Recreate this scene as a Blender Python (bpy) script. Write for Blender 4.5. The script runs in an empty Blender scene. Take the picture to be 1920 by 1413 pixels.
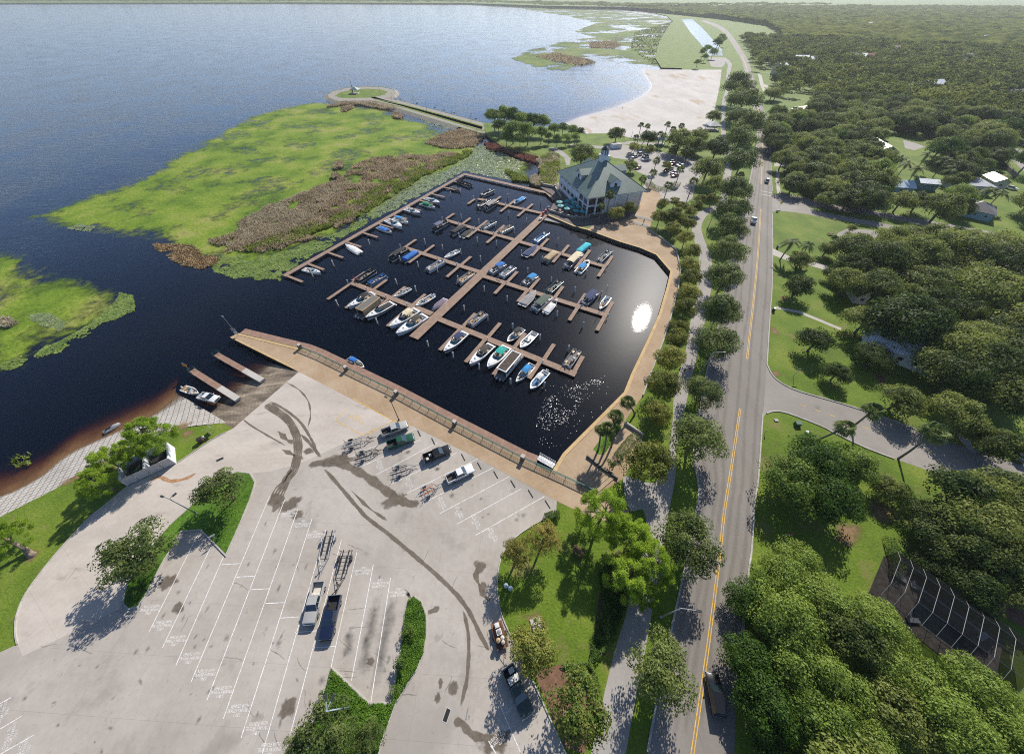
import bpy, bmesh, math, random
import numpy as np
from mathutils import Vector, Matrix, Quaternion
from mathutils.geometry import tessellate_polygon

SC = bpy.context.scene
COL = SC.collection
R = math.radians
# ------------------------------------------------------------------ camera
CAM_H = 65.0
FPX = 644.0                      # focal length of the wide drone view, in pixels of a 1920 px wide picture
PITCH = math.atan(730 / 644.0)   # below the horizon
cd = bpy.data.cameras.new('drone_camera')
cam = bpy.data.objects.new('drone_camera', cd)
COL.objects.link(cam)
cam.location = (0, 0, CAM_H)
cam.rotation_euler = (math.pi / 2 - PITCH, 0, 0)
cd.sensor_width = 36
cd.lens = 36 * FPX / 1920
cd.clip_start = 0.5
cd.clip_end = 20000
SC.camera = cam
# ------------------------------------------------------------------ light
SUN_AZ, SUN_EL = R(25.5), R(36.1)
SUNV = Vector((math.sin(SUN_AZ) * math.cos(SUN_EL), math.cos(SUN_AZ) * math.cos(SUN_EL), math.sin(SUN_EL)))
W = bpy.data.worlds.new('World')
SC.world = W
W.use_nodes = True
nt = W.node_tree
nt.nodes.clear()
sky = nt.nodes.new('ShaderNodeTexSky')
sky.sky_type = 'NISHITA'
sky.sun_disc = False
sky.sun_elevation = SUN_EL
sky.sun_rotation = SUN_AZ
sky.altitude = 0
sky.air_density = 1.0
sky.dust_density = 0.7
sky.ozone_density = 2.2
# broken cloud: seen only by what reflects the sky and by the light it sends
tc = nt.nodes.new('ShaderNodeTexCoord')
mp = nt.nodes.new('ShaderNodeMapping')
mp.inputs['Scale'].default_value = (1.0, 1.0, 2.2)
nz = nt.nodes.new('ShaderNodeTexNoise')
nz.inputs['Scale'].default_value = 2.6
nz.inputs['Detail'].default_value = 7
nz.inputs['Roughness'].default_value = 0.55
cr = nt.nodes.new('ShaderNodeValToRGB')
cr.color_ramp.elements[0].position = 0.52
cr.color_ramp.elements[1].position = 0.74
mx = nt.nodes.new('ShaderNodeMixRGB')
mx.inputs['Color2'].default_value = (9.5, 9.8, 10.4, 1)
ml = nt.nodes.new('ShaderNodeMath')
ml.operation = 'MULTIPLY'
ml.inputs[1].default_value = 0.55
bg = nt.nodes.new('ShaderNodeBackground')
bg.inputs['Strength'].default_value = 0.064
wo = nt.nodes.new('ShaderNodeOutputWorld')
L = nt.links.new
L(tc.outputs['Generated'], mp.inputs['Vector'])
L(mp.outputs['Vector'], nz.inputs['Vector'])
L(nz.outputs['Fac'], cr.inputs['Fac'])
# cloud gathers low over the lake; overhead the sky is clear
sx = nt.nodes.new('ShaderNodeSeparateXYZ')
lo = nt.nodes.new('ShaderNodeMapRange')
lo.inputs['From Min'].default_value = 0.0
lo.inputs['From Max'].default_value = 0.75
lo.inputs['To Min'].default_value = 1.0
lo.inputs['To Max'].default_value = 0.12
mm_ = nt.nodes.new('ShaderNodeMath')
mm_.operation = 'MULTIPLY'
L(tc.outputs['Generated'], sx.inputs[0])
L(sx.outputs['Z'], lo.inputs['Value'])
L(cr.outputs['Color'], mm_.inputs[0])
L(lo.outputs[0], mm_.inputs[1])
L(mm_.outputs[0], ml.inputs[0])
L(ml.outputs[0], mx.inputs['Fac'])
# the lower sky is deeper blue over the lake
sr = nt.nodes.new('ShaderNodeValToRGB')
sr.color_ramp.elements[0].color = (.78, .92, 1.22, 1)
sr.color_ramp.elements[1].position = .75
sr.color_ramp.elements[1].color = (.52, .53, .55, 1)
L(sx.outputs['Z'], sr.inputs['Fac'])
sm_ = nt.nodes.new('ShaderNodeVectorMath')
sm_.operation = 'MULTIPLY'
L(sky.outputs['Color'], sm_.inputs[0])
L(sr.outputs['Color'], sm_.inputs[1])
sk2 = nt.nodes.new('ShaderNodeVectorMath')
sk2.operation = 'SCALE'
sk2.inputs['Scale'].default_value = 1.9
L(sm_.outputs[0], sk2.inputs[0])
L(sk2.outputs[0], mx.inputs['Color1'])
L(mx.outputs['Color'], bg.inputs['Color'])
L(bg.outputs['Background'], wo.inputs['Surface'])

sd = bpy.data.lights.new('sun', 'SUN')
sd.energy = 4.8
sd.angle = R(0.53)
sd.color = (1.0, 0.94, 0.855)
sun = bpy.data.objects.new('sun', sd)
COL.objects.link(sun)
sun.rotation_mode = 'QUATERNION'
sun.rotation_quaternion = SUNV.to_track_quat('Z', 'Y')
sun.location = SUNV * 300

SC.view_settings.view_transform = 'Standard'
SC.view_settings.look = 'None'
SC.view_settings.exposure = 0.45
SC.view_settings.gamma = 1.0
SC.render.engine = 'CYCLES'
SC.cycles.use_denoising = False
SC.cycles.filter_width = 1.05
SC.cycles.max_bounces = 6
SC.cycles.diffuse_bounces = 3
SC.cycles.glossy_bounces = 3
SC.cycles.transmission_bounces = 3
SC.cycles.transparent_max_bounces = 16
SC.cycles.volume_bounces = 0
SC.cycles.caustics_reflective = False
SC.cycles.caustics_refractive = False
SC.cycles.sample_clamp_indirect = 6.0

WATER = -1.2        # lake level; the car park and the promenade are at 0
DOCK = -0.62        # tops of the floating docks


def at(px, py, z=0.0):
 """A surveyed point of the air photograph -> its place on the level z."""
 u = (px - 960) / FPX
 v = -(py - 706.5) / FPX
 d = (u, math.cos(PITCH) + v * math.sin(PITCH), -math.sin(PITCH) + v * math.cos(PITCH))
 t = (z - CAM_H) / d[2]
 return Vector((d[0] * t, d[1] * t, z))


def ats(pts, z=0.0):
 return [at(p[0], p[1], z) for p in pts]


def mpp(px, py, z=0.0):
 """metres per picture pixel at a surveyed point"""
 p = at(px, py, z)
 dep = p.y * math.cos(PITCH) + (CAM_H - z) * math.sin(PITCH)
 return dep / FPX


# ------------------------------------------------------------------ object helpers
def tag(o, label=None, cat=None, group=None, kind=None):
 if label:
  o['label'] = label
 if cat:
  o['category'] = cat
 if group:
  o['group'] = group
 if kind:
  o['kind'] = kind
 return o


def empty(name, loc=(0, 0, 0), rz=0.0):
 o = bpy.data.objects.new(name, None)
 o.empty_display_size = 0.5
 COL.objects.link(o)
 o.location = loc
 o.rotation_euler = (0, 0, rz)
 return o


def kids(o):
 return list(o.children)


def copy_tree(o, parent=None, loc=None, rz=None, sc=None):
 c = o.copy()
 COL.objects.link(c)
 if parent is not None:
  c.parent = parent
 if loc is not None:
  c.location = loc
 if rz is not None:
  c.rotation_euler = (c.rotation_euler[0], c.rotation_euler[1], rz)
 if sc is not None:
  c.scale = (sc, sc, sc) if not isinstance(sc, (tuple, list)) else sc
 for k in kids(o):
  copy_tree(k, c)
 return c


class MB:
 """collects shapes, then links them as ONE mesh object"""

 def __init__(s):
  s.v, s.f, s.m, s.sm = [], [], [], []
  s.T = Matrix.Identity(4)
  s.mi = 0
  s.smooth = False

 def add(s, vs, fs):
  b = len(s.v)
  T = s.T
  s.v.extend([T @ Vector(p) for p in vs])
  for f in fs:
   s.f.append([b + i for i in f])
   s.m.append(s.mi)
   s.sm.append(s.smooth)

 def box(s, c, d, rz=0.0, taper=(1, 1), tilt=None, ch=0.0):
  x, y, z = d[0] / 2, d[1] / 2, d[2] / 2
  M = Matrix.Translation(c) @ Matrix.Rotation(rz, 4, 'Z')
  if tilt:
   M = M @ Matrix.Rotation(tilt[0], 4, 'X') @ Matrix.Rotation(tilt[1], 4, 'Y')
  tx, ty = taper
  if ch <= 0:
   vs = [(-x, -y, -z), (x, -y, -z), (x, y, -z), (-x, y, -z), (-x * tx, -y * ty, z), (x * tx, -y * ty, z), (x * tx, y * ty, z), (-x * tx, y * ty, z)]
   fs = [(3, 2, 1, 0), (4, 5, 6, 7), (0, 1, 5, 4), (1, 2, 6, 5), (2, 3, 7, 6), (3, 0, 4, 7)]
  else:
   c_ = min(ch, x * .9, y * .9, z * .9)

   def ring(hx, hy, zz, k):
    return [(-hx + k, -hy, zz), (hx - k, -hy, zz), (hx, -hy + k, zz), (hx, hy - k, zz), (hx - k, hy, zz), (-hx + k, hy, zz), (-hx, hy - k, zz), (-hx, -hy + k, zz)]
   vs = ring(x, y, -z, c_) + ring(x * tx, y * ty, z - c_, c_) + ring(x * tx - c_, y * ty - c_, z, c_ * .6)
   fs = [tuple(reversed(range(8))), tuple(range(16, 24))]
   for k in range(2):
    for i in range(8):
     j = (i + 1) % 8
     fs.append((8 * k + i, 8 * k + j, 8 * k + 8 + j, 8 * k + 8 + i))
  s.add([M @ Vector(p) for p in vs], fs)

 def tube(s, p0, p1, r0, r1=None, n=8, cap=True):
  r1 = r0 if r1 is None else r1
  s.path([p0, p1], [r0, r1], n, cap)

 def path(s, pts, rs, n=8, cap=True):
  pts = [Vector(p) for p in pts]
  if not isinstance(rs, (list, tuple)):
   rs = [rs] * len(pts)
  vs, fs = [], []
  ref = None
  for i, p in enumerate(pts):
   d = (pts[min(i + 1, len(pts) - 1)] - pts[max(i - 1, 0)])
   d = d.normalized() if d.length > 1e-9 else Vector((0, 0, 1))
   if ref is None:
    ref = Vector((1, 0, 0)) if abs(d.x) < .9 else Vector((0, 1, 0))
   a = (ref - d * ref.dot(d))
   a = a.normalized() if a.length > 1e-6 else d.orthogonal().normalized()
   ref = a
   b = d.cross(a)
   for k in range(n):
    t = 2 * math.pi * k / n
    vs.append(p + (a * math.cos(t) + b * math.sin(t)) * rs[i])
  for i in range(len(pts) - 1):
   for k in range(n):
    j = (k + 1) % n
    fs.append((i * n + k, i * n + j, i * n + n + j, i * n + n + k))
  if cap:
   fs.append(tuple(reversed(range(n))))
   e = (len(pts) - 1) * n
   fs.append(tuple(range(e, e + n)))
  s.add(vs, fs)

 def lathe(s, prof, c=(0, 0, 0), n=16):
  vs, fs = [], []
  for r, z in prof:
   for k in range(n):
    t = 2 * math.pi * k / n
    vs.append((c[0] + r * math.cos(t), c[1] + r * math.sin(t), c[2] + z))
  for i in range(len(prof) - 1):
   for k in range(n):
    j = (k + 1) % n
    fs.append((i * n + k, i * n + j, i * n + n + j, i * n + n + k))
  fs.append(tuple(reversed(range(n))))
  e = (len(prof) - 1) * n
  fs.append(tuple(range(e, e + n)))
  s.add(vs, fs)

 def loft(s, secs, closed=True, cap=True):
  n = len(secs[0])
  vs = [p for q in secs for p in q]
  fs = []
  for i in range(len(secs) - 1):
   for k in range(n if closed else n - 1):
    j = (k + 1) % n
    fs.append((i * n + k, i * n + j, i * n + n + j, i * n + n + k))
  if cap:
   fs.append(tuple(reversed(range(n))))
   e = (len(secs) - 1) * n
   fs.append(tuple(range(e, e + n)))
  s.add(vs, fs)

 def fill(s, pts, z=None, holes=()):
  loops = [[Vector((p[0], p[1], 0)) for p in q] for q in [pts] + list(holes)]
  allp = [p for q in [pts] + list(holes) for p in q]
  tris = tessellate_polygon(loops)
  vs = [(p[0], p[1], (p[2] if z is None else z)) for p in allp]
  fs = []
  for t in tris:
   a, b, c = [Vector(vs[i]) for i in t]
   if (b - a).cross(c - a).z < 0:
    t = (t[0], t[2], t[1])
   fs.append(tuple(t))
  s.add(vs, fs)

 def prism(s, pts, z0, z1, holes=(), bottom=False):
  s.fill(pts, z1, holes)
  for q in [pts] + list(holes):
   n = len(q)
   s.add([(p[0], p[1], z0) for p in q] + [(p[0], p[1], z1) for p in q], [(i, (i + 1) % n, n + (i + 1) % n, n + i) for i in range(n)])
  if bottom:
   s.fill(pts, z0, holes)

 def ribbon(s, pts, w, z0, z1, closed=False):
  """a bar of width w along a path in plan, from z0 to z1"""
  L_, R_ = offset(pts, w / 2, closed), offset(pts, -w / 2, closed)
  n = len(pts)
  vs = [(p[0], p[1], z0) for p in L_] + [(p[0], p[1], z1) for p in L_] + [(p[0], p[1], z0) for p in R_] + [(p[0], p[1], z1) for p in R_]
  fs = []
  for i in range(n if closed else n - 1):
   j = (i + 1) % n
   fs += [(n + i, 3 * n + i, 3 * n + j, n + j), (i, n + i, n + j, j), (2 * n + j, 3 * n + j, 3 * n + i, 2 * n + i)]
  if not closed:
   fs += [(0, 2 * n, 3 * n, n), (n - 1, 2 * n - 1, 4 * n - 1, 3 * n - 1)]
  s.add(vs, fs)

 def strip(s, pts, w, z, closed=False):
  """flat band of width w"""
  L_, R_ = offset(pts, w / 2, closed), offset(pts, -w / 2, closed)
  n = len(pts)
  s.add([(p[0], p[1], z) for p in L_] + [(p[0], p[1], z) for p in R_], [(i, n + i, n + (i + 1) % n, (i + 1) % n) for i in range(n if closed else n - 1)])

 def build(s, name, mats, parent=None, loc=None, rz=0.0, bevel=0.0, segs=2):
  if getattr(s, 'pieces', None):
   return [q.build(name, mats, parent, loc, rz) for q in s.pieces][0]
  me = bpy.data.meshes.new(name)
  me.from_pydata([tuple(p) for p in s.v], [], s.f)
  if not isinstance(mats, (list, tuple)):
   mats = [mats]
  for m in mats:
   me.materials.append(m)
  if len(mats) > 1:
   me.polygons.foreach_set('material_index', s.m)
  if any(s.sm):
   me.polygons.foreach_set('use_smooth', s.sm)
  if bevel > 0:
   bm = bmesh.new()
   bm.from_mesh(me)
   bmesh.ops.remove_doubles(bm, verts=bm.verts, dist=1e-4)
   es = [e for e in bm.edges if len(e.link_faces) == 2 and e.calc_face_angle(0) > R(28)]
   bmesh.ops.bevel(bm, geom=es, offset=bevel, segments=segs, profile=.5, affect='EDGES', clamp_overlap=True)
   for f in bm.faces:
    f.smooth = True
   bm.to_mesh(me)
   bm.free()
   try:
    me.set_sharp_from_angle(angle=R(40))
   except Exception:
    pass
  me.update()
  o = bpy.data.objects.new(name, me)
  COL.objects.link(o)
  if loc is not None:
   o.location = loc
  if rz:
   o.rotation_euler = (0, 0, rz)
  if parent is not None:
   o.parent = parent
  return o


def offset(pts, d, closed=False):
 n = len(pts)
 out = []
 for i in range(n):
  p = Vector(pts[i][:2])
  a = Vector(pts[(i - 1) % n][:2]) if (closed or i > 0) else None
  b = Vector(pts[(i + 1) % n][:2]) if (closed or i < n - 1) else None
  d1 = (p - a).normalized() if a is not None and (p - a).length > 1e-6 else None
  d2 = (b - p).normalized() if b is not None and (b - p).length > 1e-6 else None
  d1 = d1 or d2
  d2 = d2 or d1
  n1, n2 = Vector((-d1.y, d1.x)), Vector((-d2.y, d2.x))
  m = (n1 + n2)
  m = m.normalized() if m.length > 1e-4 else n1
  k = max(.45, m.dot(n1))
  out.append(p + m * (d / k))
 return out


def curve(pts, n=6, closed=False):
 """Catmull-Rom through the points"""
 P_ = [Vector(p) for p in pts]
 N = len(P_)
 out = []
 for i in range(N if closed else N - 1):
  p0 = P_[(i - 1) % N] if (closed or i > 0) else P_[0] * 2 - P_[1]
  p1, p2 = P_[i], P_[(i + 1) % N]
  p3 = P_[(i + 2) % N] if (closed or i < N - 2) else P_[-1] * 2 - P_[-2]
  for k in range(n):
   t = k / n
   out.append(0.5 * ((2 * p1) + (-p0 + p2) * t + (2 * p0 - 5 * p1 + 4 * p2 - p3) * t * t + (-p0 + 3 * p1 - 3 * p2 + p3) * t ** 3))
 if not closed:
  out.append(P_[-1])
 return out


def inpoly(X, Y, poly):
 ins = np.zeros(X.shape, bool)
 n = len(poly)
 for i in range(n):
  x1, y1 = poly[i][0], poly[i][1]
  x2, y2 = poly[(i + 1) % n][0], poly[(i + 1) % n][1]
  if y1 == y2:
   continue
  c = ((y1 > Y) != (y2 > Y)) & (X < (x2 - x1) * (Y - y1) / (y2 - y1) + x1)
  ins ^= c
 return ins


def edgedist(X, Y, poly):
 D = np.full(X.shape, 1e9)
 n = len(poly)
 for i in range(n):
  x1, y1 = poly[i][0], poly[i][1]
  dx, dy = poly[(i + 1) % n][0] - x1, poly[(i + 1) % n][1] - y1
  l2 = dx * dx + dy * dy
  if l2 < 1e-9:
   continue
  t = np.clip(((X - x1) * dx + (Y - y1) * dy) / l2, 0, 1)
  D = np.minimum(D, np.hypot(X - x1 - t * dx, Y - y1 - t * dy))
 return D


def raw_mesh(name, V, F, mat_, parent=None, attrs=None, smooth=False, loc=None):
 """numpy vertices and equal-sided faces -> one mesh object"""
 me = bpy.data.meshes.new(name)
 V = np.asarray(V, np.float32)
 F = np.asarray(F, np.int32)
 k = F.shape[1]
 me.vertices.add(len(V))
 me.vertices.foreach_set('co', V.ravel())
 me.loops.add(F.size)
 me.loops.foreach_set('vertex_index', F.ravel())
 me.polygons.add(len(F))
 me.polygons.foreach_set('loop_start', np.arange(0, F.size, k, dtype=np.int32))
 me.polygons.foreach_set('loop_total', np.full(len(F), k, np.int32))
 if smooth:
  me.polygons.foreach_set('use_smooth', np.ones(len(F), bool))
 for a, val in (attrs or {}).items():
  at_ = me.attributes.new(a, 'FLOAT', 'POINT')
  at_.data.foreach_set('value', np.asarray(val, np.float32))
 me.update(calc_edges=True)
 me.materials.append(mat_)
 o = bpy.data.objects.new(name, me)
 COL.objects.link(o)
 if parent is not None:
  o.parent = parent
 if loc is not None:
  o.location = loc
 return o


def sheet(name, pts, z, mat_, holes=(), kind='structure', parent=None):
 m = MB()
 m.fill(pts, z, holes)
 o = m.build(name, mat_, parent)
 if parent is None:
  tag(o, kind=kind)
 return o


def gridsheet(name, poly, z, cell, mat_, kind='structure', zf=None):
 """a gridded sheet inside a plan polygon, with its distance from the edge stored on it"""
 xs = [p[0] for p in poly]
 ys = [p[1] for p in poly]
 nx, ny = int((max(xs) - min(xs)) / cell) + 2, int((max(ys) - min(ys)) / cell) + 2
 X, Y = np.meshgrid(min(xs) + cell * np.arange(nx), min(ys) + cell * np.arange(ny))
 ins = inpoly(X, Y, poly)
 D = edgedist(X, Y, poly) * np.where(ins, 1, -1)
 ok = D > -cell * .8
 idx = -np.ones(X.shape, int)
 idx[ok] = np.arange(ok.sum())
 q = ok[:-1, :-1] & ok[1:, :-1] & ok[:-1, 1:] & ok[1:, 1:]
 a, b, c, d = idx[:-1, :-1][q], idx[:-1, 1:][q], idx[1:, 1:][q], idx[1:, :-1][q]
 Z = np.full(ok.sum(), z) if zf is None else zf(X[ok], Y[ok], D[ok])
 o = raw_mesh(name, np.stack([X[ok], Y[ok], Z], 1), np.stack([a, b, c, d], 1), mat_, attrs={'edge': D[ok]}, smooth=True)
 if kind:
  tag(o, kind=kind)
 return o


# ------------------------------------------------------------------ materials
MATS = {}


def newmat(name):
 m = bpy.data.materials.new(name)
 m.use_nodes = True
 t = m.node_tree
 t.nodes.clear()
 out = t.nodes.new('ShaderNodeOutputMaterial')
 return m, t, out


def nd(t, kind, **kw):
 n = t.nodes.new('ShaderNode' + kind)
 for k, v in kw.items():
  if k in n.inputs.keys():
   n.inputs[k].default_value = v
  else:
   setattr(n, k, v)
 return n


def c4(c):
 return (c[0], c[1], c[2], 1.0)


def s2l(r, g, b):
 f = lambda x: ((x / 255 + .055) / 1.055) ** 2.4 if x > 10 else x / 255 / 12.92
 return (f(r), f(g), f(b))


def ramp(t, fac, stops):
 n = t.nodes.new('ShaderNodeValToRGB')
 e = n.color_ramp.elements
 while len(e) < len(stops):
  e.new(.5)
 for i, (p, c) in enumerate(stops):
  e[i].position = p
  e[i].color = c4(c)
 t.links.new(fac, n.inputs['Fac'])
 return n.outputs['Color']


def plain(name, col, rough=.5, metal=0.0, var=.08, scale=1.5, coat=0.0, spec=.5):
 """paint, plastic, metal or cloth with slight unevenness"""
 if name in MATS:
  return MATS[name]
 m, t, out = newmat(name)
 b = nd(t, 'BsdfPrincipled', Roughness=rough, Metallic=metal)
 b.inputs['Coat Weight'].default_value = coat
 b.inputs['Specular IOR Level'].default_value = spec
 tc_ = nd(t, 'TexCoord')
 n = nd(t, 'TexNoise', Scale=scale, Detail=4.0)
 t.links.new(tc_.outputs['Object'], n.inputs['Vector'])
 lo = tuple(max(0, x * (1 - var * 1.6)) for x in col)
 hi = tuple(min(1, x * (1 + var)) for x in col)
 c = ramp(t, n.outputs['Fac'], [(.35, lo), (.65, hi)])
 t.links.new(c, b.inputs['Base Color'])
 t.links.new(b.outputs[0], out.inputs['Surface'])
 MATS[name] = m
 return m


def ground(name, stops, scale=.15, detail=8.0, rough=.9, fine=(3.0, .25), bump=.0, spec=.3, stretch=None, blotch=None, rot=0.0):
 """a natural or paved surface: broad patches, fine grain, relief"""
 if name in MATS:
  return MATS[name]
 m, t, out = newmat(name)
 b = nd(t, 'BsdfPrincipled', Roughness=rough)
 b.inputs['Specular IOR Level'].default_value = spec
 g = nd(t, 'NewGeometry')
 src = g.outputs['Position']
 if stretch or rot:
  mpn = nd(t, 'Mapping')
  mpn.inputs['Scale'].default_value = stretch or (1, 1, 1)
  mpn.inputs['Rotation'].default_value = (0, 0, rot)
  t.links.new(src, mpn.inputs['Vector'])
  src = mpn.outputs['Vector']
 n = nd(t, 'TexNoise', Scale=scale, Detail=detail, Roughness=.62)
 t.links.new(src, n.inputs['Vector'])
 c = ramp(t, n.outputs['Fac'], stops)
 n2 = nd(t, 'TexNoise', Scale=fine[0], Detail=5.0, Roughness=.7)
 t.links.new(g.outputs['Position'], n2.inputs['Vector'])
 f = nd(t, 'MapRange')
 f.inputs['From Min'].default_value = .3
 f.inputs['From Max'].default_value = .7
 f.inputs['To Min'].default_value = 1 - fine[1]
 f.inputs['To Max'].default_value = 1 + fine[1]
 t.links.new(n2.outputs['Fac'], f.inputs['Value'])
 mul = nd(t, 'VectorMath', operation='SCALE')
 t.links.new(c, mul.inputs[0])
 t.links.new(f.outputs[0], mul.inputs['Scale'])
 c = mul.outputs[0]
 for bl in (blotch or []):
  # (scale, threshold, width, colour, amount)
  n3 = nd(t, 'TexNoise', Scale=bl[0], Detail=6.0, Roughness=.6)
  mp3 = nd(t, 'Mapping')
  mp3.inputs['Location'].default_value = (bl[1] * 91, bl[0] * 37, 0)
  t.links.new(src, mp3.inputs['Vector'])
  t.links.new(mp3.outputs[0], n3.inputs['Vector'])
  mr = nd(t, 'MapRange', interpolation_type='SMOOTHSTEP')
  mr.inputs['From Min'].default_value = bl[1]
  mr.inputs['From Max'].default_value = bl[1] + bl[2]
  mr.inputs['To Max'].default_value = bl[4]
  t.links.new(n3.outputs['Fac'], mr.inputs['Value'])
  mxn = nd(t, 'MixRGB')
  mxn.inputs['Color2'].default_value = c4(bl[3])
  t.links.new(mr.outputs[0], mxn.inputs['Fac'])
  t.links.new(c, mxn.inputs['Color1'])
  c = mxn.outputs[0]
 t.links.new(c, b.inputs['Base Color'])
 if bump:
  bp = nd(t, 'Bump', Strength=1.0, Distance=bump)
  t.links.new(n2.outputs['Fac'], bp.inputs['Height'])
  t.links.new(bp.outputs[0], b.inputs['Normal'])
 t.links.new(b.outputs[0], out.inputs['Surface'])
 m['base_out'] = 1
 MATS[name] = m
 return m


def joints(m, size, rot, width=.012, col=(.1, .095, .085), amount=.6):
 """cut control joints into a paved material: a grid of dark lines every size metres"""
 t = m.node_tree
 b = next(n for n in t.nodes if n.type == 'BSDF_PRINCIPLED')
 src = b.inputs['Base Color'].links[0].from_socket
 g = nd(t, 'NewGeometry')
 mpn = nd(t, 'Mapping')
 mpn.inputs['Rotation'].default_value = (0, 0, rot)
 t.links.new(g.outputs['Position'], mpn.inputs['Vector'])
 br = nd(t, 'TexBrick')
 br.offset = 0.0
 br.inputs['Scale'].default_value = 1.0
 br.inputs['Brick Width'].default_value = size[0]
 br.inputs['Row Height'].default_value = size[1]
 br.inputs['Mortar Size'].default_value = width
 br.inputs['Mortar Smooth'].default_value = .3
 t.links.new(mpn.outputs[0], br.inputs['Vector'])
 mm = nd(t, 'Math', operation='MULTIPLY')
 mm.inputs[1].default_value = amount
 t.links.new(br.outputs['Fac'], mm.inputs[0])
 mxn = nd(t, 'MixRGB')
 mxn.inputs['Color2'].default_value = c4(col)
 t.links.new(mm.outputs[0], mxn.inputs['Fac'])
 t.links.new(src, mxn.inputs['Color1'])
 t.links.new(mxn.outputs[0], b.inputs['Base Color'])
 return m


def ragged(name, stops, scale, thr, reach, grain=(1.2, 5.0), rough=.9, bump=.15, fine=(2.0, .3), open_=0.0, open_scale=.12, amax=1.0):
 """plants or damp lying over water or paving: its edge breaks up by noise, with holes where what lies below shows"""
 m, t, out = newmat(name)
 b = nd(t, 'BsdfPrincipled', Roughness=rough)
 b.inputs['Specular IOR Level'].default_value = .2
 g = nd(t, 'NewGeometry')
 n = nd(t, 'TexNoise', Scale=scale, Detail=8.0, Roughness=.6)
 t.links.new(g.outputs['Position'], n.inputs['Vector'])
 c = ramp(t, n.outputs['Fac'], stops)
 n2 = nd(t, 'TexNoise', Scale=fine[0], Detail=6.0, Roughness=.7)
 t.links.new(g.outputs['Position'], n2.inputs['Vector'])
 f = nd(t, 'MapRange')
 f.inputs['From Min'].default_value = .3
 f.inputs['From Max'].default_value = .7
 f.inputs['To Min'].default_value = 1 - fine[1]
 f.inputs['To Max'].default_value = 1 + fine[1]
 t.links.new(n2.outputs['Fac'], f.inputs['Value'])
 mul = nd(t, 'VectorMath', operation='SCALE')
 t.links.new(c, mul.inputs[0])
 t.links.new(f.outputs[0], mul.inputs['Scale'])
 t.links.new(mul.outputs[0], b.inputs['Base Color'])
 bp = nd(t, 'Bump', Strength=1.0, Distance=bump)
 t.links.new(n2.outputs['Fac'], bp.inputs['Height'])
 t.links.new(bp.outputs[0], b.inputs['Normal'])
 at_ = nd(t, 'Attribute')
 at_.attribute_name = 'edge'
 nb = nd(t, 'TexNoise', Scale=grain[0], Detail=7.0, Roughness=.65)
 t.links.new(g.outputs['Position'], nb.inputs['Vector'])
 ed = nd(t, 'MapRange')
 ed.inputs['From Min'].default_value = 0
 ed.inputs['From Max'].default_value = reach
 ed.inputs['To Max'].default_value = 1.0
 t.links.new(at_.outputs['Fac'], ed.inputs['Value'])
 val = ed.outputs[0]
 if open_ > 0:
  no = nd(t, 'TexNoise', Scale=open_scale, Detail=5.0, Roughness=.6)
  t.links.new(g.outputs['Position'], no.inputs['Vector'])
  mr = nd(t, 'MapRange', interpolation_type='SMOOTHSTEP')
  mr.inputs['From Min'].default_value = .42
  mr.inputs['From Max'].default_value = .58
  mr.inputs['To Min'].default_value = 1 - open_
  mr.inputs['To Max'].default_value = 1
  t.links.new(no.outputs['Fac'], mr.inputs['Value'])
  mu = nd(t, 'Math', operation='MULTIPLY')
  t.links.new(val, mu.inputs[0])
  t.links.new(mr.outputs[0], mu.inputs[1])
  val = mu.outputs[0]
 sb = nd(t, 'Math', operation='SUBTRACT')
 t.links.new(val, sb.inputs[0])
 t.links.new(nb.outputs['Fac'], sb.inputs[1])
 st = nd(t, 'MapRange', interpolation_type='SMOOTHSTEP')
 st.inputs['From Min'].default_value = -thr
 st.inputs['From Max'].default_value = thr
 st.inputs['To Max'].default_value = amax
 t.links.new(sb.outputs[0], st.inputs['Value'])
 tr = nd(t, 'BsdfTransparent')
 ms = nd(t, 'MixShader')
 t.links.new(st.outputs[0], ms.inputs['Fac'])
 t.links.new(tr.outputs[0], ms.inputs[1])
 t.links.new(b.outputs[0], ms.inputs[2])
 t.links.new(ms.outputs[0], out.inputs['Surface'])
 MATS[name] = m
 return m
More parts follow.
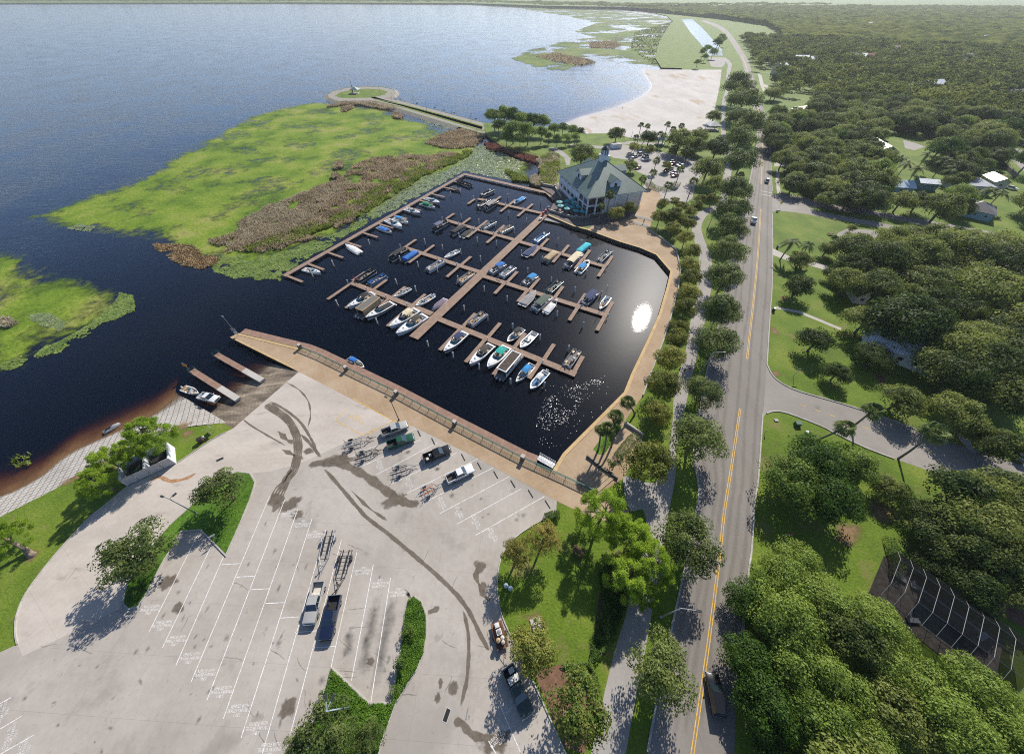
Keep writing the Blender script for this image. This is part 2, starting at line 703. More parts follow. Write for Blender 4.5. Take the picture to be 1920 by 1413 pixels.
# ================================================================== the setting
# ---- water
def water_mat():
 m, t, out = newmat('lake_water')
 g = nd(t, 'NewGeometry')
 # the harbour is sheltered: waves fade out inside it
 ds = nd(t, 'VectorMath', operation='DISTANCE')
 c = at(1000, 560, WATER)
 ds.inputs[1].default_value = (c.x, c.y, WATER)
 t.links.new(g.outputs['Position'], ds.inputs[0])
 mr = nd(t, 'MapRange', interpolation_type='SMOOTHSTEP')
 mr.inputs['From Min'].default_value = 55
 mr.inputs['From Max'].default_value = 420
 mr.inputs['To Min'].default_value = .025
 mr.inputs['To Max'].default_value = 1.0
 t.links.new(ds.outputs['Value'], mr.inputs['Value'])
 mp1 = nd(t, 'Mapping')
 mp1.inputs['Rotation'].default_value = (0, 0, R(28))
 mp1.inputs['Scale'].default_value = (.38, 1.0, 1.0)
 t.links.new(g.outputs['Position'], mp1.inputs['Vector'])
 n1 = nd(t, 'TexNoise', Scale=.5, Detail=8.0, Roughness=.66)
 t.links.new(mp1.outputs[0], n1.inputs['Vector'])
 n2 = nd(t, 'TexNoise', Scale=.035, Detail=4.0, Roughness=.55)
 t.links.new(g.outputs['Position'], n2.inputs['Vector'])
 md = nd(t, 'MapRange')
 md.inputs['From Min'].default_value = .35
 md.inputs['From Max'].default_value = .7
 md.inputs['To Min'].default_value = .35
 md.inputs['To Max'].default_value = 1.25
 t.links.new(n2.outputs['Fac'], md.inputs['Value'])
 mu = nd(t, 'Math', operation='MULTIPLY')
 t.links.new(mr.outputs[0], mu.inputs[0])
 t.links.new(md.outputs[0], mu.inputs[1])
 bp = nd(t, 'Bump', Distance=.36)
 t.links.new(mu.outputs[0], bp.inputs['Strength'])
 t.links.new(n1.outputs['Fac'], bp.inputs['Height'])
 # reflectance of water after Schlick, the same from above and below
 lw = nd(t, 'LayerWeight', Blend=.5)
 t.links.new(bp.outputs[0], lw.inputs['Normal'])
 pw5 = nd(t, 'Math', operation='POWER')
 pw5.inputs[1].default_value = 5.0
 t.links.new(lw.outputs['Facing'], pw5.inputs[0])
 fr = nd(t, 'Math', operation='MULTIPLY_ADD')
 fr.inputs[1].default_value = .98
 fr.inputs[2].default_value = .02
 t.links.new(pw5.outputs[0], fr.inputs[0])
 gl = nd(t, 'BsdfGlossy', Roughness=.076)
 gl.distribution = 'BECKMANN'
 t.links.new(bp.outputs[0], gl.inputs['Normal'])
 gw = nd(t, 'BsdfGlossy', Roughness=.30)
 t.links.new(bp.outputs[0], gw.inputs['Normal'])
 gm = nd(t, 'MixShader')
 gm.inputs['Fac'].default_value = .16
 t.links.new(gl.outputs[0], gm.inputs[1])
 t.links.new(gw.outputs[0], gm.inputs[2])
 tr = nd(t, 'BsdfTransparent')
 # peat-stained lake water scatters a little light back
 df = nd(t, 'BsdfDiffuse')
 df.inputs['Color'].default_value = (.012, .028, .066, 1)
 tm = nd(t, 'MixShader')
 tm.inputs['Fac'].default_value = .12
 t.links.new(tr.outputs[0], tm.inputs[1])
 t.links.new(df.outputs[0], tm.inputs[2])
 ms = nd(t, 'MixShader')
 t.links.new(fr.outputs[0], ms.inputs['Fac'])
 t.links.new(tm.outputs[0], ms.inputs[1])
 t.links.new(gm.outputs[0], ms.inputs[2])
 t.links.new(ms.outputs[0], out.inputs['Surface'])
 va = nd(t, 'VolumeAbsorption', Density=2.6)
 va.inputs['Color'].default_value = (.56, .37, .12, 1)
 t.links.new(va.outputs[0], out.inputs['Volume'])
 return m


mw = MB()
mw.box((0, 3500, WATER - 4), (18000, 9400, 8))
tag(mw.build('lake_water', water_mat()), kind='structure')

# ---- mainland: one sheet, with a bank down to the lake bed all round
LAWN = ground('lawn', [(.30, (.070, .118, .010)), (.5, (.108, .170, .012)), (.68, (.165, .210, .026))], scale=.10, fine=(2.6, .32), bump=.12, blotch=[(.16, .56, .12, (.20, .17, .06), .6), (.05, .58, .12, (.15, .165, .04), .6), (.5, .66, .05, (.21, .16, .09), .6)])
shore = ats([(-150, 1050), (0, 969), (102, 917), (145, 889), (224, 850), (255, 832), (334, 803), (418, 793), (437, 803), (560, 697), (552, 692), (431, 632), (447, 624),
             (576, 655), (600, 664), (744, 734), (853, 791), (980, 858), (1034, 884), (1055, 849.5), (1169.5, 735), (1183.5, 700), (1212, 640), (1235, 589),
             (1250, 538), (1256.7, 509), (1230, 478), (1200, 465), (1163, 454), (1100, 431), (1074, 424), (1027, 404), (1036, 384), (1044, 372), (1030, 362), (1008, 348), (1015, 305), (1009, 293),
             (948, 279), (910, 252.5)])
jetty_low = ats([(860, 238), (764, 209), (700, 194), (660, 192), (633, 190), (616, 184), (613, 178), (624, 171), (648, 165), (680, 162), (717, 163), (738, 168), (742, 174), (736, 180), (722, 184), (747, 188), (830, 210), (905, 230)])
shore2 = ats([(930, 232), (960, 233), (1050, 240), (1092, 249), (1120, 246), (1160, 240), (1218, 228), (1270, 208), (1300, 173), (1288, 150), (1278, 128), (1240, 127), (1228, 108), (1236, 80), (1252, 52), (1262, 40), (1250, 30)])
far_e = [Vector((560, 2150, 0)), Vector((180, 2330, 0)), Vector((-250, 2900, 0)), Vector((-1400, 3050, 0)), Vector((-3200, 2950, 0)), Vector((-7000, 2700, 0)),
         Vector((-8800, 2700, 0)), Vector((-8800, 8000, 0)), Vector((8800, 8000, 0)), Vector((8800, -900, 0)), Vector((-300, -900, 0)), Vector((-300, -80, 0))]
MAIN = [p.copy() for p in shore + jetty_low + shore2 + far_e]
BANK = ground('bank_earth', [(.3, (.055, .045, .032)), (.7, (.13, .11, .08))], scale=.5)
mg = MB()
mg.fill(MAIN, 0.0)
mg.mi = 1
n_ = len(MAIN)
mg.add([(p.x, p.y, 0) for p in MAIN] + [(p.x, p.y, -4.5) for p in MAIN], [(i, n_ + i, n_ + (i + 1) % n_, (i + 1) % n_) for i in range(n_)])
tag(mg.build('ground', [LAWN, BANK]), kind='structure')

# ---- shore slopes: paved revetment on the near shore, stone slope round the jetty, the ramp, the beach
def slope(name, top, low, mat_, n=6, kind='structure', cat=None, label=None, z0=0.0, z1=-3.2, sub=4):
 tp, lo = curve(top, sub), curve(low, sub)
 rows = []
 for i in range(n + 1):
  f = i / n
  rows.append([(a.x + (b.x - a.x) * f, a.y + (b.y - a.y) * f, z0 + (z1 - z0) * f) for a, b in zip(tp, lo)])
 V = np.array([p for r_ in rows for p in r_])
 k = len(tp)
 F = [(i * k + j, (i + 1) * k + j, (i + 1) * k + j + 1, i * k + j + 1) for i in range(n) for j in range(k - 1)]
 o = raw_mesh(name, V, F, mat_, smooth=True)
 return tag(o, label, cat, kind=kind)


REVET = ground('revetment_blocks', [(.3, (.36, .33, .29)), (.7, (.50, .47, .43))], scale=.8, fine=(4, .2))
joints(REVET, (1.15, .85), R(-27), .09, (.14, .125, .10), .85)
rt = [(-150, 1050), (0, 969), (102, 917), (145, 889), (224, 850), (255, 832), (334, 803), (425, 792)]
rl = [(-150, 975), (0, 934), (76, 897), (115, 866), (153, 843), (219, 813), (298, 777), (349, 747)]
lowpts = []
for a, b in zip(ats(rt, .01), ats(rl, WATER)):
 d = (b - a)
 k = (3.6 - 0.01) / 1.21
 e = a + d * k
 lowpts.append(Vector((e.x, e.y, 0)))
lowpts = [a.lerp(b, .43) for a, b in zip([Vector((p.x, p.y, 0)) for p in ats(rt, 0)], lowpts)]
slope('shore_revetment', [Vector((p.x, p.y, 0)) for p in ats(rt, 0)], lowpts, REVET, n=8, z0=.015, z1=-1.5)
m = MB()
rows_ = [[Vector((p.x - 3.2 * f, p.y + 5.5 * f, zz)) for p in lowpts] for f, zz in ((-.35, -1.27), (0, -1.34), (.45, -1.52), (.9, -1.9), (1.8, -3.0), (5, -6.5))]
k_ = len(lowpts)
m.add([p for r_ in rows_ for p in r_], [(i * k_ + j, (i + 1) * k_ + j, (i + 1) * k_ + j + 1, i * k_ + j + 1) for i in range(5) for j in range(k_ - 1)])
m.build('lake_bed', ground('lake_bed', [(.3, (.22, .14, .06)), (.7, (.36, .24, .115))], scale=.3))
tag(bpy.data.objects['lake_bed'], kind='structure')

RAMPM = ground('ramp_concrete', [(.33, (.055, .044, .032)), (.5, (.19, .15, .108)), (.66, (.36, .30, .225))], scale=.22, fine=(2.5, .3), stretch=(.55, 2.2, 1), rot=R(58), rough=.75)
joints(RAMPM, (4.0, .3), R(58), .03, (.05, .045, .04), .5)
ta, tb = at(437, 803), at(560, 697)
rd = Vector((tb.y - ta.y, -(tb.x - ta.x), 0)).normalized()
if rd.y < 0:
 rd = -rd
ra, rb = ta + rd * 27, tb + rd * 27
slope('boat_ramp', [ta, ta.lerp(tb, .5), tb], [ra, ra.lerp(rb, .5), rb], RAMPM, n=8, z0=.012, z1=-3.3, sub=3)

SAND = ground('beach_sand', [(.3, (.39, .36, .325)), (.7, (.53, .50, .46))], scale=.06, fine=(.8, .12), blotch=[(.045, .57, .08, (.34, .25, .15), .7)], stretch=(1.0, .45, 1), rot=R(20))
bt = [(1088, 247), (1120, 242), (1160, 235), (1215, 222), (1264, 203), (1290, 172), (1276, 150), (1266, 131)]
bl = [(1050, 220), (1080, 206), (1115, 196), (1150, 184), (1180, 170), (1196, 156), (1190, 143), (1182, 127)]
slope('beach_shore', ats(bt, 0), ats(bl, 0), SAND, n=10, z0=.03, z1=-1.75, sub=6)
sheet('beach_sand', ats(bt + [(1353, 131), (1349, 165), (1339, 208), (1334, 228), (1328, 246), (1296, 249), (1240, 258), (1200, 262), (1141, 250), (1100, 251)]), .028, SAND)
PONDM, pt_, po_ = newmat('pond_water')
pb_ = nd(pt_, 'BsdfPrincipled', Roughness=.14, IOR=1.33)
pb_.inputs['Base Color'].default_value = (.02, .03, .035, 1)
pn_ = nd(pt_, 'TexNoise', Scale=.25, Detail=4.0)
pp_ = nd(pt_, 'Bump', Distance=.5, Strength=.8)
pt_.links.new(nd(pt_, 'NewGeometry').outputs['Position'], pn_.inputs['Vector'])
pt_.links.new(pn_.outputs['Fac'], pp_.inputs['Height'])
pt_.links.new(pp_.outputs[0], pb_.inputs['Normal'])
pt_.links.new(pb_.outputs[0], po_.inputs['Surface'])
sheet('canal_water', ats([(1278, 37), (1297, 36), (1316, 52), (1335, 73), (1353, 92), (1355, 104.5), (1330, 105), (1314, 83), (1296, 63)]), .02, PONDM)
STONE = ground('stone_slope', [(.3, (.20, .18, .15)), (.7, (.36, .33, .28))], scale=.6, fine=(2.0, .35), bump=.15)
jl = [Vector((p.x, p.y, 0)) for p in jetty_low]
cx, cy = sum(p.x for p in jl[4:15]) / 11, sum(p.y for p in jl[4:15]) / 11
m = MB()
jo = offset([(p.x, p.y) for p in jl], -4.5)
jo2 = offset([(p.x, p.y) for p in jl], 4.5)
# keep whichever side lies outside the jetty
if inpoly(np.array([jo[6].x]), np.array([jo[6].y]), jl)[0]:
 jo, jo2 = jo2, jo
m.add([(p.x, p.y, .05) for p in jl] + [(p.x, p.y, -1.7) for p in jo], [(i, i + 1, len(jl) + i + 1, len(jl) + i) for i in range(len(jl) - 1)])
tag(m.build('jetty_slope', STONE), kind='structure')

sheet('jetty_top', ats([(909, 251), (860, 237), (764, 208), (700, 193.5), (660, 191.5), (634, 189.5), (617, 183.5), (614, 178), (624, 171.5), (648, 165.5), (680, 162.5), (716, 163.5), (737, 168), (741, 174), (735, 180), (722, 184), (747, 188.5), (830, 210.5), (906, 231)]), .012, STONE)
sheet('jetty_lawn', ats([(628, 180), (636, 174.5), (655, 169.5), (688, 166.5), (714, 168), (727, 172), (722, 178), (704, 181.5), (690, 183.5), (660, 184.5), (640, 184)]), .022, LAWN)
m = MB()
m.strip(ats([(700, 185.5), (757, 196.5), (828, 215.5), (905, 237)]), 2.0, .020)
m.strip(ats([(700, 189.5), (762, 202.5), (830, 222.5), (906, 246)]), 2.4, .021)
tag(m.build('jetty_verge', LAWN), kind='structure')

# ---- the car park
CONC = ground('lot_concrete', [(.3, (.325, .29, .248)), (.5, (.385, .347, .302)), (.7, (.44, .402, .355))], scale=.07, fine=(1.1, .07), rough=.85,
              blotch=[(2.4, .60, .08, (.22, .205, .18), .45), (.35, .64, .05, (.10, .09, .08), .30), (.12, .55, .14, (.25, .228, .20), .7), (.045, .52, .16, (.27, .25, .225), .6), (.9, .68, .04, (.07, .065, .06), .45)])
joints(CONC, (6.6, 6.6), R(3), .014, (.13, .12, .11), .55)
APRON = ground('apron_concrete', [(.3, (.395, .35, .30)), (.5, (.47, .42, .365)), (.7, (.53, .48, .42))], scale=.09, fine=(1.4, .07), rough=.85, stretch=(.6, 1.6, 1), rot=R(-30),
               blotch=[(.25, .60, .10, (.27, .235, .195), .55), (.06, .54, .16, (.36, .325, .28), .6), (1.1, .70, .04, (.1, .09, .08), .4)])
joints(APRON, (5.4, 5.4), R(32), .014, (.17, .155, .14), .55)
LOT = [(437, 803), (560, 697), (600, 717), (737, 789), (771, 797), (895, 858), (1044, 939), (1043, 958), (1018, 973), (975, 1000), (948, 1027), (936, 1060), (932.6, 1090), (933.7, 1120), (942, 1155), (956, 1188), (975, 1232),
       (1000, 1278), (1025, 1332), (1061, 1412), (1110, 1530), (1110, 1640), (-500, 1640), (-300, 1330), (-60, 1250), (33, 1207), (29.5, 1184), (32, 1153), (49, 1112), (87, 1060), (127, 1013), (168, 970), (199, 945),
       (239.5, 911), (329, 869), (393, 827), (424.5, 809)]
sheet('parking_lot', ats(LOT), .012, CONC)
APR = [(437, 803), (523, 729), (560, 697), (600, 717), (737, 789), (640, 833), (560, 870), (505, 884), (469, 887), (445, 884), (420, 897), (367, 941), (318, 985), (275, 1035), (239, 1094), (225, 1140), (113, 1196), (42, 1230), (33, 1207),
       (29.5, 1184), (32, 1153), (49, 1112), (87, 1060), (127, 1013), (168, 970), (199, 945), (239.5, 911), (329, 869), (393, 827), (424.5, 809)]
sheet('concrete_apron', ats(APR), .017, APRON)

# kerb and turf islands
KERB = ground('kerb_concrete', [(.3, (.33, .31, .28)), (.7, (.45, .43, .40))], scale=.4)
TURF = ground('island_turf', [(.3, (.050, .115, .008)), (.5, (.078, .165, .012)), (.7, (.11, .20, .02))], scale=.35, fine=(2.5, .3), bump=.12)
ISL_A = [(469, 887), (479, 904), (469, 937), (447, 990), (424, 1041), (400, 1016), (377, 993), (340, 996), (323, 1027), (308, 1050), (272, 1119), (257, 1138), (241, 1141), (232, 1131), (239, 1094), (275, 1035), (318, 985), (367, 941), (420, 897), (445, 884)]
ISL_B = [(766, 1124), (776, 1118), (790, 1128), (799, 1153), (799.5, 1190), (794, 1225), (780, 1256), (742, 1318), (715, 1390), (700, 1470), (560, 1560), (575, 1440), (590, 1360), (605, 1322), (622, 1252), (655, 1283), (692, 1317.5), (737, 1317.5), (741, 1290), (747, 1252), (755, 1197), (760, 1147)]
for nm, isl in (('island', ISL_A), ('island', ISL_B)):
 pts = ats(isl)
 m = MB()
 m.prism(offset_in := [(p.x, p.y) for p in pts], 0.0, .14)
 m.mi = 1
 m.ribbon([(p.x, p.y) for p in pts], .22, 0.0, .17, closed=True)
 tag(m.build('kerbed_' + nm, [TURF, KERB]), kind='structure')
# kerb round the lot towards the lawns
m = MB()
for path in ([(33, 1207), (29.5, 1184), (32, 1153), (49, 1112), (87, 1060), (127, 1013), (168, 970), (199, 945), (239.5, 911)], [(334, 867), (393, 827), (424.5, 809)],
             [(1018, 973), (975, 1000), (948, 1027), (936, 1060), (932.6, 1090), (933.7, 1120), (942, 1155), (956, 1188), (975, 1232), (1000, 1278), (1025, 1332), (1061, 1412), (1110, 1530)]):
 m.ribbon(curve([Vector((p.x, p.y, 0)) for p in ats(path)], 3), .18, 0, .14)
tag(m.build('lot_kerb', KERB), kind='structure')

# ---- painted markings on the car park (children of the lot sheet)
LOTO = bpy.data.objects['parking_lot']
WHITE = ground('road_paint_white', [(.35, (.60, .59, .56)), (.6, (.75, .74, .72))], scale=1.5, rough=.7, blotch=[(2.5, .60, .06, (.36, .34, .32), .8)])
YELL = ground('road_paint_yellow', [(.35, (.52, .29, .04)), (.6, (.68, .42, .07))], scale=1.5, rough=.7, blotch=[(2.5, .60, .06, (.40, .36, .28), .75)])
STALL1 = [((373, 998), (279, 1185)), ((397, 1022), (304.5, 1214)), ((460, 950), (330, 1246.6)), ((506, 929), (358.4, 1277.4)), ((534, 936), (388, 1312)), ((559, 953), (418.8, 1346.8)), ((585.3, 971.5), (452, 1382.7)),
          ((611, 992), (492, 1412)), ((640.2, 1011.8), (538, 1400)), ((669, 1035), (620.7, 1250)), ((700, 1058), (659, 1275)), ((732.3, 1082.6), (695.5, 1315))]
STALL2 = [((655, 857), (780, 803)), ((681, 873), (790.5, 823)), ((706, 889.6), (821, 829)), ((734, 907), (856, 849)), ((763, 924.5), (895.5, 860)), ((793.4, 942.8), (924.8, 876.4)), ((824.7, 962.3), (955.3, 892.7)), ((856.4, 982.3), (977.3, 916)), ((892, 1003), (1021, 930))]
BARS = [((416, 1058), (452, 1056)), ((441.5, 1081.5), (476, 1079.5)), ((468, 1105), (505, 1103)), ((496.6, 1130.7), (532.8, 1129)), ((526, 1158), (560, 1156)), ((553, 1185), (597, 1181.5)), ((586, 1213.5), (629, 1211))]
STALL3 = [((-10, 1324), (20.5, 1307)), ((-10, 1372), (41, 1341.6)), ((-10, 1419), (64, 1377)), ((916, 1388), (930, 1412)), ((937, 1320), (977, 1412))]
mk = MB()
for a, b in STALL1 + STALL2 + BARS + STALL3:
 mk.strip(ats([a, b]), .105, .022)
mk.build('stall_line_markings', WHITE, LOTO)
my = MB()
for path in ([(651, 766), (628, 787), (680, 816), (708, 801)], [(690, 814), (737, 789)], [(662, 747), (737, 789), (771, 798)]):
 my.strip(ats(path), .13, .024)
my.build('no_parking_outline_marking', YELL, LOTO)


def text_mesh(body, size, space=1.0):
 c = bpy.data.curves.new('lettering', 'FONT')
 c.body = body
 c.size = size
 c.align_x = 'CENTER'
 c.align_y = 'CENTER'
 c.space_line = .82
 c.space_character = space
 c.resolution_u = 1
 o = bpy.data.objects.new('lettering', c)
 COL.objects.link(o)
 dg = bpy.context.evaluated_depsgraph_get()
 me = bpy.data.meshes.new_from_object(o.evaluated_get(dg))
 v = [tuple(p.co) for p in me.vertices]
 f = [tuple(p.vertices) for p in me.polygons]
 bpy.data.objects.remove(o)
 bpy.data.curves.remove(c)
 bpy.data.meshes.remove(me)
 return v, f


def put_text(mb, tm, px, py, ang, z, sx=1.0, sy=1.0):
 p = at(px, py)
 mb.T = Matrix.Translation((p.x, p.y, z)) @ Matrix.Rotation(ang, 4, 'Z') @ Matrix.Diagonal((sx, sy, 1, 1))
 mb.add(tm[0], tm[1])
 mb.T = Matrix.Identity(4)


tv = text_mesh('VEHICLE WITH\nTRAILER PARKING\nONLY', .40, 1.05)
mt = MB()
for q in [(281, 1143), (304, 1172.5), (330, 1201), (356, 1233.5), (384, 1264.5), (415, 1297), (447, 1331.5), (482, 1365), (505, 1405)]:
 put_text(mt, tv, q[0], q[1], R(3), .023, .86, 1.35)
for q in [(541, 962), (567, 981), (590, 1001), (680.5, 1069), (713, 1092.5), (747, 1109.5)]:
 put_text(mt, tv, q[0], q[1], R(183), .023, .86, 1.35)
for q in [(711, 873), (766, 906.5), (827, 944), (859, 961.5), (890, 977.5), (922, 1003)]:
 put_text(mt, tv, q[0], q[1], R(-60.6), .023, .86, 1.35)
for q in [(5, 1336), (22, 1379), (45, 1407)]:
 put_text(mt, tv, q[0], q[1], R(118), .023, .86, 1.35)
put_text(mt, tv, 937, 1382, R(42), .023, .86, 1.35)
put_text(mt, tv, 963, 1320, R(42), .023, .86, 1.35)
mt.build('stencil_lettering', WHITE, LOTO)
mt = MB()
put_text(mt, text_mesh('NO\nPARKING', .95, 1.25), 669, 784, R(-29), .025, 1.0, 1.0)
mt.build('no_parking_lettering', YELL, LOTO)

# ---- wear: damp runs and oil on the lot, each a shape of its own
DAMP = ragged('damp_stain', [(.3, (.125, .10, .078)), (.7, (.19, .16, .125))], .5, .22, 1.3, grain=(.9, 5), bump=0, fine=(2, .15), amax=.82)
OIL = ragged('oil_stain', [(.3, (.06, .055, .052)), (.7, (.12, .11, .10))], .6, .5, 2.4, grain=(.8, 5), bump=0, fine=(2, .2), amax=.55)


def stain(mb, E, path, w, n=4, wob=.2, z=.019):
 pts = curve([Vector((p.x, p.y, 0)) for p in ats(path)], n)
 k = len(pts)
 ws = [w * (1 + wob * math.sin(i * 1.7 + k)) for i in range(k)]
 stain.k = getattr(stain, 'k', 0) + 1
 z += .0003 * (stain.k % 9)
 rows = []
 for f in (-.5, -.25, 0, .25, .5):
  o_ = offset(pts, 1.0)
  rows.append([(p.x + (q.x - p.x) * f * ws[i], p.y + (q.y - p.y) * f * ws[i], z) for i, (p, q) in enumerate(zip(pts, o_))])
 b = len(mb.v)
 mb.add([p for r_ in rows for p in r_], [(i * k + j, i * k + j + 1, (i + 1) * k + j + 1, (i + 1) * k + j) for i in range(4) for j in range(k - 1)])
 for fi, f in enumerate((0, .6, 1.0, .6, 0)):
  for i in range(k):
   e = min(i, k - 1 - i) / 2.0
   E.append(1.5 * f * min(1, e + .15))


def blob(mb, E, px, py, r, sx=1.0, ang=0.0, z=.0192, n=14):
 c = at(px, py)
 z += .00035 + .0003 * (int(px + py) % 7)
 b = len(mb.v)
 rnd = random.Random(int(px * 7 + py))
 rr = [r * rnd.uniform(.75, 1.25) for _ in range(n)]
 vs = [(c.x, c.y, z)]
 for i in range(n):
  t = 2 * math.pi * i / n
  x, y = rr[i] * math.cos(t) * sx, rr[i] * math.sin(t)
  vs.append((c.x + x * math.cos(ang) - y * math.sin(ang), c.y + x * math.sin(ang) + y * math.cos(ang), z))
 mb.add(vs, [(0, 1 + i, 1 + (i + 1) % n) for i in range(n)])
 E.extend([1.5] + [0.0] * n)


def stain_obj(name, mat_, mb, E):
 me = mb.build(name, mat_, LOTO)
 a = me.data.attributes.new('edge', 'FLOAT', 'POINT')
 a.data.foreach_set('value', E)
 return me


sb, E = MB(), []
for o1, w1 in ((-7, .5), (-3.5, .7), (0, .9), (4, .6), (7, .35)):
 stain(sb, E, [(497 + o1 * .6, 757 - o1 * .6), (515 + o1 * .7, 768 - o1 * .6), (540 + o1 * .8, 787 - o1 * .4), (556 + o1, 816), (559 + o1, 845), (552 + o1 * .9, 878 + o1 * .3), (538 + o1 * .9, 900), (522 + o1, 925 + o1), (512 + o1, 945)], w1, wob=.35)
stain(sb, E, [(503, 751), (530, 765), (562, 790), (585, 826), (595, 852)], .8)
stain(sb, E, [(535, 716), (560, 730), (578, 752), (582, 780), (576, 805)], .45, wob=.5)
stain(sb, E, [(455, 785), (470, 797), (500, 815), (540, 838)], .5)
stain(sb, E, [(520, 806), (535, 822), (552, 832)], 1.2, wob=.6)
stain(sb, E, [(528, 842), (545, 850), (572, 862)], 1.0, wob=.6)
stain(sb, E, [(562, 812), (580, 830), (605, 862)], .9)
stain(sb, E, [(575, 872), (610, 866), (640, 858), (648, 846)], 2.4)
stain(sb, E, [(600, 868), (640, 870), (668, 882), (700, 902), (730, 924), (758, 941), (790, 946)], 2.3)
stain(sb, E, [(606, 876), (634, 908), (668, 948), (688, 970), (721, 995), (765, 1031), (816, 1075), (856, 1114), (880, 1147), (900, 1188), (918, 1222)], .95, wob=.12)
stain(sb, E, [(655, 915), (690, 950), (730, 978)], .6, wob=.6)
stain(sb, E, [(868, 1140), (877, 1180), (879, 1220), (875, 1275), (862, 1330)], .75)
stain(sb, E, [(849, 1350), (866, 1356), (885, 1376), (915, 1384), (945, 1396)], 1.2)
stain(sb, E, [(770, 1118), (764, 1112), (790, 1150)], .7)
stain(sb, E, [(800, 1149), (812, 1144), (826, 1138)], 1.1, n=3)
stain(sb, E, [(528, 905), (538, 893), (547, 878)], 1.4)
stain(sb, E, [(512, 962), (522, 942), (536, 930)], 1.8)
stain(sb, E, [(900, 1055), (892, 1075), (905, 1110), (920, 1128)], 1.0, wob=.6)
for q in [(516, 936, 1.6, 1.3, .9), (556, 964, 1.5, 1.2, 0), (545, 945, 1.9, 1.6, .8), (821, 1308, .9, .8, 0), (850, 1290, 1.3, .8, 0), (826, 1278, .9, .6, 0), (316, 1092, 1.9, 1.1, .5), (335, 1138, 1.4, .8, 1), (738, 938, 2.2, 1.6, 0.5), (578, 846, 1.2, 1.5, 0), (640, 862, 1.9, 2, 0), (695, 1239, .9, 1, 0), (540, 1326, 1.6, 1.2, 1), (899, 1063, 1.6, 1, 0), (905, 1100, 1.0, 1, 0), (930, 1390, 1.6, 2, .3)]:
 blob(sb, E, *q)
stain_obj('damp_stain', DAMP, sb, E)
sb, E = MB(), []
rs = random.Random(5)
stain(sb, E, [(740, 1110), (722, 1190), (705, 1290)], 2.6, z=.0185)
stain(sb, E, [(712, 1100), (690, 1200), (680, 1270)], 2.4, z=.0185)
stain(sb, E, [(650, 1180), (655, 1205), (648, 1230)], 2.0, z=.0185)
for a, b in STALL1:
 for k in range(3):
  f = rs.uniform(.1, .9)
  blob(sb, E, a[0] + (b[0] - a[0]) * f + 15 + rs.uniform(-4, 6), a[1] + (b[1] - a[1]) * f, rs.uniform(.35, .8), rs.uniform(.4, .8), R(3) + rs.uniform(-.2, .2), z=.0187)
for a, b in STALL2:
 for k in range(2):
  f = rs.uniform(.2, .9)
  blob(sb, E, a[0] + (b[0] - a[0]) * f + 8, a[1] + (b[1] - a[1]) * f + 9, rs.uniform(.3, .8), 1.3, R(29), z=.0187)
for k in range(26):
 blob(sb, E, rs.uniform(40, 620), rs.uniform(1190, 1412), rs.uniform(.25, .8), rs.uniform(.3, 1), rs.uniform(0, 3), z=.0187)
for k in range(34):
 x_, y_ = rs.uniform(60, 900), rs.uniform(1000, 1400)
 a_ = rs.choice([.2, 1.75, rs.uniform(0, 3)])
 pth = []
 for j in range(5):
  pth.append((x_, y_))
  a_ += rs.uniform(-.35, .35)
  x_ += 9 * math.cos(a_)
  y_ += 9 * math.sin(a_)
 if all(inpoly(np.array([at(*p_).x]), np.array([at(*p_).y]), ats(LOT))[0] for p_ in pth):
  stain(sb, E, pth, .16, n=3, z=.0186)
stain_obj('oil_stain', OIL, sb, E)
STRAW = ragged('pine_straw', [(.3, (.20, .125, .065)), (.7, (.30, .20, .11))], .6, .3, 1.5, grain=(.8, 5), bump=.04, amax=.85)
sb, E = MB(), []
for q in [(338, 800, 2.2, 1.6, .5), (352, 812, 1.6, 1, 0), (262, 872, 2.4, 1.5, .4), (215, 880, 2.0, 1.2, .6), (62, 1040, 1.6, 1, 0), (150, 893, 1.5, 3, .5), (445, 926, 1.0, 1, 0), (368, 963, .9, 1.2, 0), (1160, 1120, 2.2, 1.4, .9), (1172, 1060, 2.0, 1, .3), (1005, 1166, 2.0, 1.2, 0), (1052, 1290, 2.0, 1.2, 0), (1455, 700, 1.6, 1, 0), (1470, 560, 2.4, 1, 0), (1452, 620, 1.4, 2.6, 1.5), (1590, 1000, 3.0, 1.6, .4), (1650, 960, 2.6, 1.4, 1)]:
 blob(sb, E, *q, z=.006)
stain_obj('pine_straw', STRAW, sb, E)
bpy.data.objects['pine_straw'].parent = bpy.data.objects['ground']
RUST = ragged('rust_stain', [(.3, (.36, .17, .07)), (.7, (.42, .25, .14))], .5, .3, 1.8, grain=(.7, 5), bump=0)
sb, E = MB(), []
stain(sb, E, [(280, 902), (300, 894), (318, 901), (345, 898), (372, 885)], 1.1, z=.0205)
stain_obj('rust_stain', RUST, sb, E)

